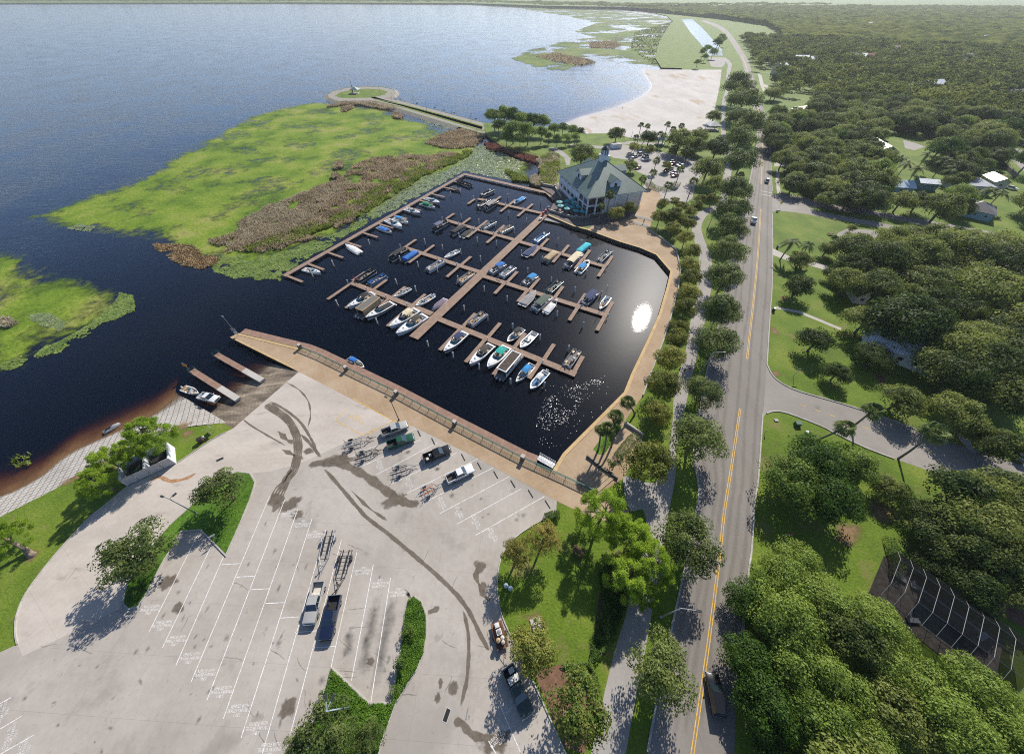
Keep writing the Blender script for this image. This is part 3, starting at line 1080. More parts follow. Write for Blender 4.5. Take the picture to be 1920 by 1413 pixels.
# ---- promenades
TAN = ground('promenade_pavers', [(.3, (.30, .21, .125)), (.5, (.36, .26, .165)), (.7, (.43, .325, .22))], scale=.12, fine=(1.5, .09), blotch=[(.2, .60, .12, (.27, .20, .14), .4)])
joints(TAN, (3.3, 3.3), R(-29), .05, (.42, .34, .23), .7)
CAP = ground('seawall_cap', [(.3, (.44, .30, .14)), (.7, (.54, .39, .21))], scale=.5, fine=(2, .12))
prom_s = ats([(431, 632), (447, 624.5), (576, 656), (600, 664.5), (744, 734), (853, 791), (980, 858), (1034, 884.5), (1121, 927), (1180, 955), (1172, 990), (1085, 959), (1044, 939), (895, 858), (771, 797), (737, 789), (600, 717), (560, 697)])
sheet('south_promenade', prom_s, .022, TAN)
prom_e = ats([(1034, 884.5), (1055, 849.5), (1169.5, 735), (1183.5, 700), (1212, 640), (1235, 589), (1250, 538), (1256.7, 509), (1230, 478), (1200, 465), (1163, 454), (1100, 431), (1110, 424), (1160, 418), (1190, 400), (1190, 352), (1228, 350), (1240, 368),
              (1222, 412), (1218, 430), (1245, 450), (1267.5, 468.5), (1274.7, 504.5), (1271, 540.6), (1256.7, 596), (1244.6, 634.5), (1219.7, 700), (1204.5, 742), (1196, 756), (1170, 792), (1207, 815), (1190, 860), (1168, 897), (1121, 927)])
sheet('east_promenade', prom_e, .027, TAN)
m = MB()
wl = [(1034, 884.5), (1055, 849.5), (1169.5, 735), (1183.5, 700), (1212, 640), (1235, 589), (1250, 538), (1256.7, 509), (1230, 478), (1200, 465), (1163, 454), (1100, 431), (1074, 424), (1027, 404)]
inn = offset([(p.x, p.y) for p in ats(wl)], .42)
if not inpoly(np.array([inn[3].x]), np.array([inn[3].y]), prom_e)[0]:
 inn = offset([(p.x, p.y) for p in ats(wl)], -.42)
m.ribbon(inn, .80, 0, .12)
tag(m.build('seawall_cap', CAP), kind='structure')
m = MB()
m.ribbon(ats([(437, 632.5), (447, 627), (576, 659)]), .45, 0, .09)
m.ribbon(ats([(435, 633), (552, 691)]), .45, 0, .085)
m.ribbon(ats([(538, 681), (566, 660)]), .3, 0, .08)
tag(m.build('pier_edge_cap', CAP), kind='structure')
# black sheet-pile face below the caps
PILEW = ground('wet_sheet_piling', [(.3, (.012, .012, .012)), (.7, (.05, .045, .04))], scale=1.2)
m = MB()
for path in (wl, [(431, 632), (447, 624.5), (576, 656), (600, 664.5), (744, 734), (853, 791), (980, 858), (1034, 884.5)], [(431, 632), (552, 692), (560, 697)]):
 pts = ats(path)
 zz = []
 for a, b in zip(pts, pts[1:]):
  k = max(2, int((b - a).length / .45))
  nrm = Vector((-(b - a).y, (b - a).x, 0)).normalized() * .06
  for i in range(k):
   zz.append(a.lerp(b, i / k) + (nrm if i % 2 else -nrm))
 zz.append(pts[-1])
 m.add([(p.x, p.y, -.02) for p in zz] + [(p.x, p.y, -4.2) for p in zz], [(i, i + 1, len(zz) + i + 1, len(zz) + i) for i in range(len(zz) - 1)])
tag(m.build('seawall', PILEW), 'dark corrugated sheet pile seawall round the harbour', 'seawall', kind='structure')

# ---- roads and paths
ASPH = ground('road_asphalt', [(.3, (.185, .165, .145)), (.5, (.215, .195, .172)), (.7, (.25, .228, .205))], scale=.05, fine=(2.0, .06), stretch=(1.6, .16, 1), rot=R(-3), rough=.85, blotch=[(.8, .62, .05, (.14, .125, .11), .4), (.25, .60, .2, (.16, .145, .13), .4)])
ASPH2 = ground('street_asphalt', [(.3, (.22, .20, .175)), (.7, (.31, .285, .255))], scale=.08, fine=(2.0, .07), rough=.85, blotch=[(.3, .62, .06, (.15, .14, .125), .5)])
PATHM = ground('path_concrete', [(.3, (.27, .25, .225)), (.7, (.36, .335, .31))], scale=.12, fine=(2, .07))
PALEM = ground('pale_concrete', [(.3, (.38, .35, .31)), (.7, (.48, .45, .41))], scale=.2, fine=(2, .07))
ROAD_R = [(1372, 1560), (1380, 1330), (1388, 1235), (1403, 1073), (1409, 1029), (1414.7, 940.5), (1421.7, 894), (1430, 775), (1437.8, 683), (1444, 582), (1447, 543.7), (1448.4, 480), (1448, 400), (1448, 359), (1445.5, 312), (1444, 275), (1439, 226), (1431, 205), (1420, 170), (1408, 130), (1397, 103), (1366, 60), (1345, 46), (1320, 38)]
ROAD_L = [(1205, 1560), (1214, 1408), (1232, 1310), (1261, 1168.7), (1284.8, 1059.8), (1303.8, 964), (1310, 915), (1300, 857), (1306, 810), (1312, 760), (1331.6, 664.7), (1346.5, 607), (1357, 546), (1372, 480), (1395, 390), (1411, 312), (1419, 270), (1418, 226), (1412, 205), (1405, 170), (1396, 134), (1386, 105), (1357, 62), (1337, 49), (1314, 40)]
rr_, rl_ = ats(ROAD_R), ats(ROAD_L)
m = MB()
ca, cb = curve([Vector((p.x, p.y, 0)) for p in rr_], 3), curve([Vector((p.x, p.y, 0)) for p in rl_], 3)
sheet('road', ca + cb[::-1], .010, ASPH)
ROADO = bpy.data.objects['road']
YC = [(1288, 1480), (1300, 1400), (1329, 1200), (1350.5, 1030), (1358, 960), (1372, 872), (1387.8, 766)]
YC2 = [(1400.6, 673), (1411, 580), (1421, 480), (1426.5, 392)]
YC3 = [(1427, 345), (1429, 300), (1430, 270), (1427, 228), (1420, 200), (1411, 168), (1402, 134), (1391, 104)]
m = MB()
for yy in (YC, YC2, YC3):
 c_ = curve([Vector((p.x, p.y, 0)) for p in ats(yy)], 3)
 for d in (-.17, .17):
  m.strip([(p.x, p.y) for p in offset(c_, d)], .13, .020)
m.build('double_yellow_marking', YELL, ROADO)
m = MB()
m.strip(ats([(1427, 358), (1447, 362)]), .3, .02)
m.strip(ats([(1427, 364), (1447, 368)]), .3, .02)
for path in ([(1334, 793), (1336, 801)], [(1329, 796), (1336, 796)], [(1463, 370), (1469, 372)]):
 m.strip(ats(path), .16, .02)
m.build('white_line_marking', WHITE, ROADO)
ST1U = [(1437.8, 683), (1446, 700), (1458, 713), (1480, 726), (1510, 737), (1580, 757), (1648, 779), (1720, 806), (1781, 829), (1850, 850), (1960, 885)]
ST1L = [(1430, 782), (1437, 775), (1450, 771), (1475, 774), (1538, 798), (1566, 812.5), (1620, 838), (1676, 859.5), (1748, 884), (1830, 915), (1960, 960)]
sheet('side_street', ats(ST1U) + ats(ST1L)[::-1], .006, ASPH2)
m = MB()
c_ = curve([Vector((p.x, p.y, 0)) for p in ats([(1500, 758), (1570, 782), (1650, 812), (1760, 852), (1900, 905)])], 5)
for i in range(0, len(c_) - 1, 2):
 m.strip([c_[i], c_[i].lerp(c_[i + 1], .8)], .16, .016)
m.build('broken_yellow_marking', YELL, bpy.data.objects['side_street'])
sheet('upper_street', ats([(1448, 366), (1463.5, 362), (1500, 369), (1538, 377), (1637, 395), (1795, 423), (1960, 452), (1960, 470), (1795, 436), (1640, 404), (1590, 398), (1540, 390), (1515, 388), (1530, 395), (1566, 402), (1648, 417), (1700, 428), (1690, 432), (1648, 426), (1566, 411), (1490, 398), (1455, 395), (1448, 398)]), .006, ASPH2)
sheet('corner_car_park', ats([(1590, 428), (1640, 432), (1650, 440), (1630, 452), (1560, 452), (1572, 436)]), .0065, ASPH2)
sheet('far_street', ats([(1880, 282), (1900, 278), (1960, 295), (1960, 330), (1920, 322)]), .006, ASPH2)
sheet('driveway', ats([(1693, 262), (1715, 268), (1735, 275), (1715, 282), (1697, 278)]), .007, PATHM)
sheet('canal_car_park', ats([(1328, 108), (1357, 108), (1360, 120), (1352, 127), (1333, 125)]), .016, PATHM)
WEAR = ragged('road_wear', [(.3, (.10, .09, .08)), (.7, (.14, .127, .112))], .4, .5, 1.4, grain=(.35, 5), bump=0, amax=.13)
sb, E = MB(), []
for s_ in (.13, .30, .42, .60, .74, .90):
 stain(sb, E, [(a_[0] + (b_[0] - a_[0]) * s_, a_[1] + (b_[1] - a_[1]) * s_) for a_, b_ in zip(ROAD_L, ROAD_R)][1:20], 1.0, n=6, wob=.25, z=.0135)
stain_obj('wheel_wear', WEAR, sb, E)
bpy.data.objects['wheel_wear'].parent = ROADO
# lakeside path
PL = [(1060, 1560), (1109, 1408), (1135, 1290), (1158, 1200), (1174, 1150), (1195, 1050), (1211, 987), (1205, 955), (1180, 955), (1168, 900), (1180, 893), (1225, 905), (1250, 870), (1256, 830), (1262, 780), (1264, 735), (1276, 690), (1287, 650), (1300, 569), (1307, 537), (1310, 480), (1297, 431), (1306, 401), (1330, 388), (1348, 382), (1352, 360), (1356, 330), (1362, 300), (1354, 268), (1352, 240), (1354, 190), (1360, 170), (1362, 140), (1364, 120), (1350, 112)]
PR = [(1150, 1560), (1174, 1408), (1190, 1320), (1206, 1240), (1225, 1132), (1240, 1050), (1253, 966), (1262, 920), (1268, 880), (1268, 840), (1278, 800), (1286, 760), (1296, 710), (1310, 655), (1325, 586), (1334, 537), (1335, 490), (1318, 442), (1316, 420), (1331, 399), (1361, 386), (1366, 360), (1370, 330), (1374, 300), (1365, 268), (1360, 240), (1361, 190), (1366, 170), (1368, 140), (1372, 120), (1360, 108)]
ca, cb = curve([Vector((p.x, p.y, 0)) for p in ats(PL)], 3), curve([Vector((p.x, p.y, 0)) for p in ats(PR)], 3)
sheet('lakeside_path', ca + cb[::-1], .014, PATHM)
for nm, pl in (('garden_path', [(1452, 574), (1500, 583), (1578, 615), (1576, 619), (1498, 587), (1452, 578)]), ('garden_path', [(1449, 466), (1480, 480), (1515, 487), (1552, 498), (1550, 507), (1512, 496), (1478, 489), (1449, 478)]),
               ('garden_path', [(1456, 318), (1462, 322), (1461, 340), (1464, 362), (1457, 362), (1454, 340)]), ('garden_path', [(1452, 305), (1470, 306), (1500, 315), (1498, 320), (1470, 312), (1452, 312)]),
               ('garden_path', [(1421, 138), (1428, 142), (1432, 158), (1440, 160), (1439, 165), (1432, 163), (1437, 172), (1431, 172), (1425, 158)]), ('driveway', [(1762, 790), (1775, 788), (1812, 812), (1830, 850), (1815, 842), (1790, 812)]),
               ('shore_path', [(1028, 278), (1036, 276), (1056, 284), (1070, 297), (1068, 310), (1062, 310), (1058, 296), (1046, 287)]), ('shore_path', [(1053, 353), (1044, 345), (1052, 338), (1058, 346)]),
               ('shore_path', [(1070, 270), (1130, 274), (1180, 265), (1230, 268), (1228, 272), (1180, 270), (1130, 279), (1068, 274)]), ('jetty_path', [(905, 238), (830, 217), (760, 197), (720, 187), (690, 178), (688, 181), (716, 190), (757, 200), (828, 221), (904, 243)]),
               ('verge_path', [(1265, 1410), (1275, 1360), (1290, 1360), (1285, 1412)])):
 sheet(nm, ats(pl), .012 if 'verge' not in nm else .008, PALEM if 'shore' not in nm else PATHM)
sheet('restaurant_car_park', ats([(1128, 284), (1140, 276), (1172, 272), (1228, 283), (1262, 290), (1300, 298), (1325, 308), (1318, 325), (1304, 345), (1298, 372), (1280, 385), (1250, 380), (1228, 368), (1205, 352), (1215, 330), (1190, 320), (1180, 300), (1150, 296)]), .009,
      ground('car_park_asphalt', [(.3, (.30, .275, .25)), (.7, (.40, .375, .345))], scale=.1, fine=(1.5, .08)))
# kerbs along the road
m = MB()
for path in (ROAD_R[2:8], ROAD_R[8:13], ROAD_R[13:19], ROAD_L[1:19], [(1437.8, 683)] + ST1U[1:8], ST1L[1:8]):
 c_ = curve([Vector((p.x, p.y, 0)) for p in ats(path)], 3)
 m.ribbon(c_, .28, 0, .15)
tag(m.build('road_kerb', KERB), kind='structure')
# ground under the near trees and beds
MULCH = ground('bark_mulch', [(.3, (.12, .06, .035)), (.7, (.22, .125, .08))], scale=.9, fine=(3, .3))
sheet('mulch_bed', ats([(1000, 1255), (1035, 1250), (1060, 1240), (1075, 1275), (1110, 1290), (1130, 1330), (1095, 1412), (1060, 1400), (1030, 1330)]), .016, MULCH)
sheet('mulch_bed', ats([(1640, 700), (1655, 702), (1660, 716), (1650, 720)]), .010, MULCH)
sheet('mulch_bed', ats([(1135, 1060), (1160, 1030), (1195, 1060), (1170, 1150), (1130, 1230), (1110, 1225), (1120, 1140)]), .011, ground('dark_bed', [(.3, (.05, .045, .02)), (.7, (.12, .085, .05))], scale=.6, fine=(3, .3)))
# ================================================================== plants on the lake
ZM = WATER + .06
MARSH = ragged('marsh_grass', [(.27, (.14, .125, .04)), (.34, (.065, .115, .010)), (.43, (.115, .19, .012)), (.54, (.17, .235, .022)), (.66, (.25, .265, .06)), (.76, (.20, .17, .07))], .05, .26, 15.0, grain=(.32, 6), fine=(.9, .34), bump=.28, open_=.45, open_scale=.045)
MARSH_FAR = ragged('far_marsh', [(.30, (.075, .06, .035)), (.40, (.06, .095, .014)), (.50, (.11, .165, .018)), (.58, (.155, .185, .035)), (.66, (.10, .075, .045))], .016, .12, 22.0, grain=(.04, 6), fine=(.2, .3), bump=.3, open_=.62, open_scale=.012)
M1 = [(15, 415), (80, 388), (160, 362), (250, 330), (320, 290), (390, 250), (460, 218), (520, 202), (590, 188), (640, 190), (700, 198), (764, 213), (860, 246), (912, 262), (945, 288), (1005, 300), (1006, 345), (872, 322), (700, 415), (530, 512),
      (525, 528), (490, 527), (440, 524), (400, 512), (350, 505), (300, 492), (250, 467), (215, 455), (165, 450), (110, 440), (60, 428)]
M2 = [(-120, 448), (0, 452), (50, 462), (110, 480), (140, 496), (165, 505), (215, 525), (252, 534), (270, 556), (260, 590), (222, 610), (188, 626), (157, 648), (122, 672), (76, 686), (30, 708), (0, 714), (-120, 748)]
FM = [(940, 108), (967, 97), (1017, 85), (1045, 77), (1100, 70), (1080, 63), (1062, 57), (1095, 50), (1108, 44), (1062, 31), (1000, 22), (955, 12), (860, 5), (960, 6), (1100, 13), (1200, 25), (1262, 34), (1275, 40), (1298, 90), (1306, 127), (1254, 130), (1209, 126), (1155, 124), (1124, 121), (1093, 128), (1095, 136), (1050, 136), (1006, 131), (975, 122)]
gridsheet('marsh_grass', ats(M1, ZM), ZM, 1.6, MARSH, kind='stuff')
gridsheet('marsh_grass', ats(M2, ZM), ZM, 1.2, MARSH, kind='stuff')
gridsheet('marsh_grass', ats(FM, ZM), ZM, 7.0, MARSH_FAR, kind='stuff')


def leafmat(name, c0, c1, trans=.25, rough=.6, vary=.35, spec=.3, scale=.35):
 """foliage: two tones of leaf, a little light through the blade, each plant a little different"""
 if name in MATS:
  return MATS[name]
 m, t, out = newmat(name)
 g = nd(t, 'NewGeometry')
 n = nd(t, 'TexNoise', Scale=scale, Detail=4.0)
 t.links.new(g.outputs['Position'], n.inputs['Vector'])
 oi = nd(t, 'ObjectInfo')
 mid = nd(t, 'Math', operation='MULTIPLY_ADD')
 mid.inputs[1].default_value = vary
 mid.inputs[2].default_value = -vary / 2
 t.links.new(oi.outputs['Random'], mid.inputs[0])
 ad = nd(t, 'Math', operation='ADD')
 t.links.new(n.outputs['Fac'], ad.inputs[0])
 t.links.new(mid.outputs[0], ad.inputs[1])
 c = ramp(t, ad.outputs[0], [(.32, c0), (.68, c1)])
 b = nd(t, 'BsdfPrincipled', Roughness=rough)
 b.inputs['Specular IOR Level'].default_value = spec
 t.links.new(c, b.inputs['Base Color'])
 tl = nd(t, 'BsdfTranslucent')
 t.links.new(c, tl.inputs['Color'])
 ms = nd(t, 'MixShader')
 ms.inputs['Fac'].default_value = trans
 t.links.new(b.outputs[0], ms.inputs[1])
 t.links.new(tl.outputs[0], ms.inputs[2])
 t.links.new(ms.outputs[0], out.inputs['Surface'])
 MATS[name] = m
 return m


def scatter(poly, n, seed, keep=None):
 rng = np.random.default_rng(seed)
 xs, ys = [p[0] for p in poly], [p[1] for p in poly]
 out = np.zeros((0, 2))
 for _ in range(40):
  if len(out) >= n:
   break
  q = np.stack([rng.uniform(min(xs), max(xs), n * 2), rng.uniform(min(ys), max(ys), n * 2)], 1)
  ok = inpoly(q[:, 0], q[:, 1], poly)
  if keep is not None:
   ok &= keep(q, rng)
  out = np.concatenate([out, q[ok]])
 return out[:n]


def polyw(poly):
 """about half the width of a plan polygon"""
 xs, ys = [p[0] for p in poly], [p[1] for p in poly]
 X, Y = np.meshgrid(np.linspace(min(xs), max(xs), 40), np.linspace(min(ys), max(ys), 40))
 k = inpoly(X, Y, poly)
 return float(edgedist(X[k], Y[k], poly).max()) if k.any() else 1.0


def vnoise(q, s, seed):
 """smooth value noise in plan, 0..1"""
 rng = np.random.default_rng(seed)
 G = rng.random((64, 64))
 a = q / s
 i = np.floor(a).astype(int)
 f = a - i
 f = f * f * (3 - 2 * f)
 g = lambda x, y: G[x % 64, y % 64]
 return (g(i[:, 0], i[:, 1]) * (1 - f[:, 0]) + g(i[:, 0] + 1, i[:, 1]) * f[:, 0]) * (1 - f[:, 1]) + (g(i[:, 0], i[:, 1] + 1) * (1 - f[:, 0]) + g(i[:, 0] + 1, i[:, 1] + 1) * f[:, 0]) * f[:, 1]


def reeds(px, n, h, mat_, seed, w=.16, clump=5.0, zb=None, name='reed_bed', thr=.38, lean=.35):
 zb = WATER if zb is None else zb
 poly = ats(px, zb)
 W_ = polyw(poly)
 rng = np.random.default_rng(seed)
 q = scatter(poly, n, seed, lambda q, r: ((vnoise(q, clump, seed + 1) + .3 * r.random(len(q))) > thr) & (edgedist(q[:, 0], q[:, 1], poly) > min(clump * 1.3, 3.5, W_ * .35) * (vnoise(q, clump * .8, seed + 5) - .25)))
 n = len(q)
 a = rng.uniform(0, 2 * np.pi, n)
 hh = h * rng.uniform(.55, 1.15, n)
 ww = w * rng.uniform(.6, 1.5, n)
 dx, dy = np.cos(a) * ww, np.sin(a) * ww
 lx, ly = rng.normal(0, lean, n) * hh, rng.normal(0, lean, n) * hh
 z0 = np.full(n, zb)
 V = np.stack([np.stack([q[:, 0] - dx, q[:, 1] - dy, z0], 1), np.stack([q[:, 0] + dx, q[:, 1] + dy, z0], 1),
                  np.stack([q[:, 0] + lx + dx * .5, q[:, 1] + ly + dy * .5, z0 + hh], 1), np.stack([q[:, 0] + lx - dx * .5, q[:, 1] + ly - dy * .5, z0 + hh], 1)], 1).reshape(-1, 3)
 F = np.arange(4 * n).reshape(n, 4)
 return tag(raw_mesh(name, V, F, mat_), kind='stuff')


REED_B = leafmat('reed_brown', (.28, .215, .13), (.50, .40, .26), .4, vary=0, scale=.12)
REED_G = leafmat('reed_green', (.15, .20, .03), (.31, .35, .075), .4, vary=0, scale=.15)
REED_D = leafmat('reed_dry', (.36, .31, .20), (.56, .49, .35), .35, vary=0, scale=.2)
REED_R = leafmat('reed_red', (.20, .085, .06), (.34, .16, .11), .35, vary=0, scale=.2)
BAND = [(659, 311), (700, 298), (764, 290), (808, 293), (852, 285), (863, 293), (831, 317), (782, 333), (723, 367), (682, 398), (649, 424), (595, 447), (553, 460), (500, 479), (423, 475), (391, 452), (437, 438), (455, 412), (496, 392), (500, 389), (564, 364), (619, 342), (649, 328)]
reeds(BAND, 26000, 1.15, REED_B, 3, w=.22, thr=.50)
reeds([(400, 452), (437, 436), (455, 412), (500, 389), (564, 364), (630, 338), (650, 360), (600, 400), (560, 430), (500, 452), (440, 466)], 17000, 1.0, REED_D, 4, w=.22, thr=.50)
reeds([(640, 400), (690, 360), (760, 325), (830, 300), (870, 283), (890, 285), (870, 300), (800, 330), (700, 395), (560, 452), (470, 474), (450, 468)], 12000, 1.2, REED_G, 5, w=.22, thr=.55)
reeds([(793, 269), (822, 256), (857, 243), (910, 246), (908, 262), (890, 277), (840, 281)], 8000, 1.3, REED_B, 6, w=.25, thr=.35)
reeds([(905, 268), (945, 272), (977, 283), (1012, 294), (1006, 309), (980, 303), (948, 288), (915, 281)], 7000, 1.2, REED_R, 7, w=.25, thr=.25)
reeds([(612, 202), (647, 192), (700, 192), (750, 204), (764, 210), (712, 206), (671, 198)], 4500, 1.5, REED_B, 8, w=.35, thr=.3)
reeds([(1005, 300), (1030, 285), (1050, 290), (1052, 310), (1040, 350), (1000, 352), (990, 335), (1008, 320)], 6000, .9, REED_D, 9, w=.25, zb=0, thr=.5)
reeds([(1012, 296), (1034, 284), (1052, 292), (1050, 320), (1036, 350), (1010, 350)], 3500, 1.0, REED_G, 10, w=.3, zb=0, thr=.45)
reeds([(945, 318), (985, 330), (1004, 345), (960, 340)], 1500, 1.2, REED_G, 11, w=.25, thr=.45)
for i, pl in enumerate([[(735, 217), (745, 214), (757, 219), (752, 225), (738, 223)], [(640, 205), (660, 199), (664, 204), (645, 212)], [(628, 310), (640, 307), (645, 316), (630, 320)], [(622, 332), (634, 328), (638, 336), (625, 339)]]):
 reeds(pl, 700, 1.8, REED_B, 20 + i, w=.3, thr=.1)
reeds([(284, 458), (310, 455), (360, 460), (380, 472), (415, 485), (410, 497), (380, 505), (340, 498), (310, 480), (292, 470)], 4200, .4, leafmat('reed_straw', (.28, .19, .09), (.44, .31, .16), .25, vary=0), 12, w=.2, thr=.45, lean=.9)
reeds([(0, 597), (25, 598), (40, 606), (20, 616), (0, 615)], 900, 1.0, REED_D, 13, w=.2, thr=.1)
reeds([(1003, 107), (1040, 100), (1100, 112), (1120, 118), (1090, 124), (1050, 118)], 1600, 1.6, REED_B, 15, w=.8, thr=.25, clump=14)
reeds([(1105, 80), (1150, 78), (1168, 84), (1150, 92), (1105, 90)], 1000, 1.6, REED_B, 16, w=1.0, thr=.25, clump=14)
reeds([(1190, 60), (1262, 40), (1296, 92), (1300, 124), (1220, 122), (1180, 90)], 4200, .9, leafmat('reed_scrub', (.10, .13, .03), (.20, .23, .06), .4, vary=0, scale=.05), 17, w=.9, thr=.42, clump=22)
reeds([(8, 868), (24, 850), (52, 848), (60, 840), (58, 872), (36, 880)], 60, .7, REED_G, 18, w=.12, thr=.45, clump=1.5)


def lilies(px, n, r, mat_, seed, thr=.42, clump=4.0, z=None, name='lily_pads'):
 z = WATER + .03 if z is None else z
 poly = ats(px, z)
 W_ = polyw(poly)
 rng = np.random.default_rng(seed)
 q = scatter(poly, n, seed, lambda q, r_: ((vnoise(q, clump, seed + 1) * .7 + vnoise(q, clump / 3, seed + 2) * .3 + .2 * r_.random(len(q))) > thr) & (edgedist(q[:, 0], q[:, 1], poly) > min(3.2, W_ * .4) * (vnoise(q, 3.0, seed + 5) - .3)))
 n = len(q)
 rr = r * rng.uniform(.5, 1.3, n)
 k = 7
 A = np.arange(k)[None] * 2 * np.pi / k + rng.uniform(0, 6, n)[:, None]
 tx, ty = rng.normal(0, .13, n), rng.normal(0, .13, n)
 X, Y = np.cos(A) * rr[:, None], np.sin(A) * rr[:, None]
 Z = z + rng.uniform(0, .12, n)[:, None] + X * tx[:, None] + Y * ty[:, None]
 V = np.stack([q[:, 0:1] + X, q[:, 1:2] + Y, Z], 2).reshape(-1, 3)
 return tag(raw_mesh(name, V, np.arange(k * n).reshape(n, k), mat_), kind='stuff')


LILY = leafmat('lily_pad', (.15, .20, .055), (.30, .34, .15), .1, rough=.32, vary=0, spec=.7, scale=.5)
LILYB = leafmat('lily_pad_bright', (.12, .19, .02), (.25, .32, .06), .15, rough=.4, vary=0, spec=.6, scale=.4)
lilies([(530, 515), (526, 527), (490, 526), (440, 522), (402, 510), (392, 494), (423, 476), (500, 481), (553, 463), (595, 449), (649, 426), (683, 402), (705, 388), (715, 402), (620, 462)], 9000, .26, LILYB, 31)
lilies([(683, 402), (723, 368), (782, 335), (831, 320), (865, 300), (882, 282), (900, 270), (925, 276), (950, 292), (985, 305), (972, 322), (960, 340), (872, 322), (790, 366), (710, 412)], 16000, .33, LILY, 32, thr=.36)
lilies([(768, 212), (800, 222), (850, 240), (868, 250), (850, 251), (800, 233)], 900, .45, LILY, 33)
lilies([(203, 575), (225, 548), (255, 552), (252, 582), (215, 600), (195, 606), (150, 637), (115, 661), (70, 671), (25, 695), (0, 698), (0, 685), (60, 655), (120, 635), (170, 605)], 3000, .26, LILYB, 34, thr=.50)
lilies([(50, 590), (90, 585), (130, 605), (115, 622), (70, 610)], 700, .26, LILY, 35)
lilies([(120, 428), (150, 420), (180, 424), (170, 436)], 260, .35, LILY, 36)
lilies([(45, 845), (62, 838), (60, 870), (40, 880), (30, 865)], 22, .2, LILYB, 37)
# floating leaves in the harbour corner, sun glints painted as pale colour
lilies([(1008, 768), (1030, 742), (1062, 722), (1100, 712), (1135, 708), (1120, 742), (1085, 762), (1068, 790), (1030, 810), (1005, 800)], 380, .075, plain('floating_petal', (.62, .61, .58), .25, var=.1), 38, thr=.50, clump=5, name='glint_leaves')
lilies([(1000, 840), (1010, 720), (1140, 700), (1160, 745), (1080, 820), (1040, 850)], 110, .07, MATS['floating_petal'], 39, thr=.3, name='glint_leaves')

# ================================================================== docks
DECK = None


def plank_mat(name, c0, c1, w=.14):
 m, t, out = newmat(name)
 b = nd(t, 'BsdfPrincipled', Roughness=.85)
 tcn = nd(t, 'TexCoord')
 br = nd(t, 'TexBrick')
 br.offset = .5
 br.inputs['Scale'].default_value = 1
 br.inputs['Brick Width'].default_value = w
 br.inputs['Row Height'].default_value = 30.0
 br.inputs['Mortar Size'].default_value = .008
 br.inputs['Color1'].default_value = c4(c0)
 br.inputs['Color2'].default_value = c4(c1)
 br.inputs['Mortar'].default_value = c4(tuple(x * .35 for x in c0))
 t.links.new(tcn.outputs['Object'], br.inputs['Vector'])
 n = nd(t, 'TexNoise', Scale=.7, Detail=5.0)
 t.links.new(tcn.outputs['Object'], n.inputs['Vector'])
 f = nd(t, 'MapRange')
 f.inputs['From Min'].default_value = .3
 f.inputs['From Max'].default_value = .7
 f.inputs['To Min'].default_value = .82
 f.inputs['To Max'].default_value = 1.15
 t.links.new(n.outputs['Fac'], f.inputs['Value'])
 mul = nd(t, 'VectorMath', operation='SCALE')
 t.links.new(br.outputs['Color'], mul.inputs[0])
 t.links.new(f.outputs[0], mul.inputs['Scale'])
 t.links.new(mul.outputs[0], b.inputs['Base Color'])
 t.links.new(b.outputs[0], out.inputs['Surface'])
 MATS[name] = m
 return m


DECK = plank_mat('dock_planks', (.245, .165, .115), (.315, .215, .155))
DECKR = plank_mat('boardwalk_planks', (.25, .150, .105), (.315, .195, .14))
FLOAT_ = plain('dock_float', (.03, .028, .026), .7)
TIMBER = plain('timber_grey', (.17, .14, .11), .85, var=.2)
PILEM = ground('pile_wood', [(.3, (.27, .255, .23)), (.7, (.40, .385, .35))], scale=1.5, fine=(4, .2))
CAPW = plain('white_cap', (.78, .78, .76), .45)


def deckpiece(name, p0, p1, w, z, parent, base, mat_=None, th=.14, fl=True):
 """a straight run of decking from p0 to p1; its float is a sub-part"""
 mat_ = mat_ or DECK
 d = Vector((p1[0] - p0[0], p1[1] - p0[1], 0))
 ang = math.atan2(d.y, d.x)
 m = MB()
 m.box((d.length / 2, 0, -th / 2), (d.length, w, th))
 o = m.build(name, mat_, parent, (p0[0] - base.x, p0[1] - base.y, z - base.z), ang)
 if fl:
  m = MB()
  k = max(1, int(d.length / 3))
  for i in range(k):
   m.box(((i + .5) * d.length / k, 0, -th - .19), (d.length / k * .8, w * .82, .38))
  m.build('float', FLOAT_, o)
 return o


PD = (at(1023.3, 408.3, DOCK) - at(783.8, 636.3, DOCK)).normalized()   # the way the main pier runs
mp0, mp1 = at(775.3, 633, DOCK), at(1021, 402, DOCK)
root = tag(empty('floating_pier', mp0), 'long straight main pier of brown planks with four pairs of cross docks', 'pier')
deckpiece('deck', mp0, mp1, 3.15, DOCK + .004, root, mp0)
FEET = []


def crossdock(a, b, ends, label, w=1.9, fw=1.15, z=DOCK):
 A, B = at(a[0], a[1], z), at(b[0], b[1], z)
 r_ = tag(empty('cross_dock', A), label, 'dock', 'cross docks off the main pier')
 d = (B - A)
 ax = d.normalized()
 deckpiece('deck', A, B + ax * .55, w, z, r_, A)
 nrm = Vector((-ax.y, ax.x, 0))
 if nrm.dot(PD) < 0:
  nrm = -nrm
 for e in ends:
  E_ = at(e[0], e[1], z)
  # foot of the finger on the dock, along the direction of the main pier
  s = (E_ - A).dot(nrm) / PD.dot(nrm)
  F_ = E_ - PD * s
  sg = 1 if s > 0 else -1
  deckpiece('finger', F_ + PD * sg * (w / 2 + .01), E_, fw, z - .003, r_, A)
  if sg < 0:
   FEET.append((F_ + ax * .9 - PD * 1.35, z))
 return r_


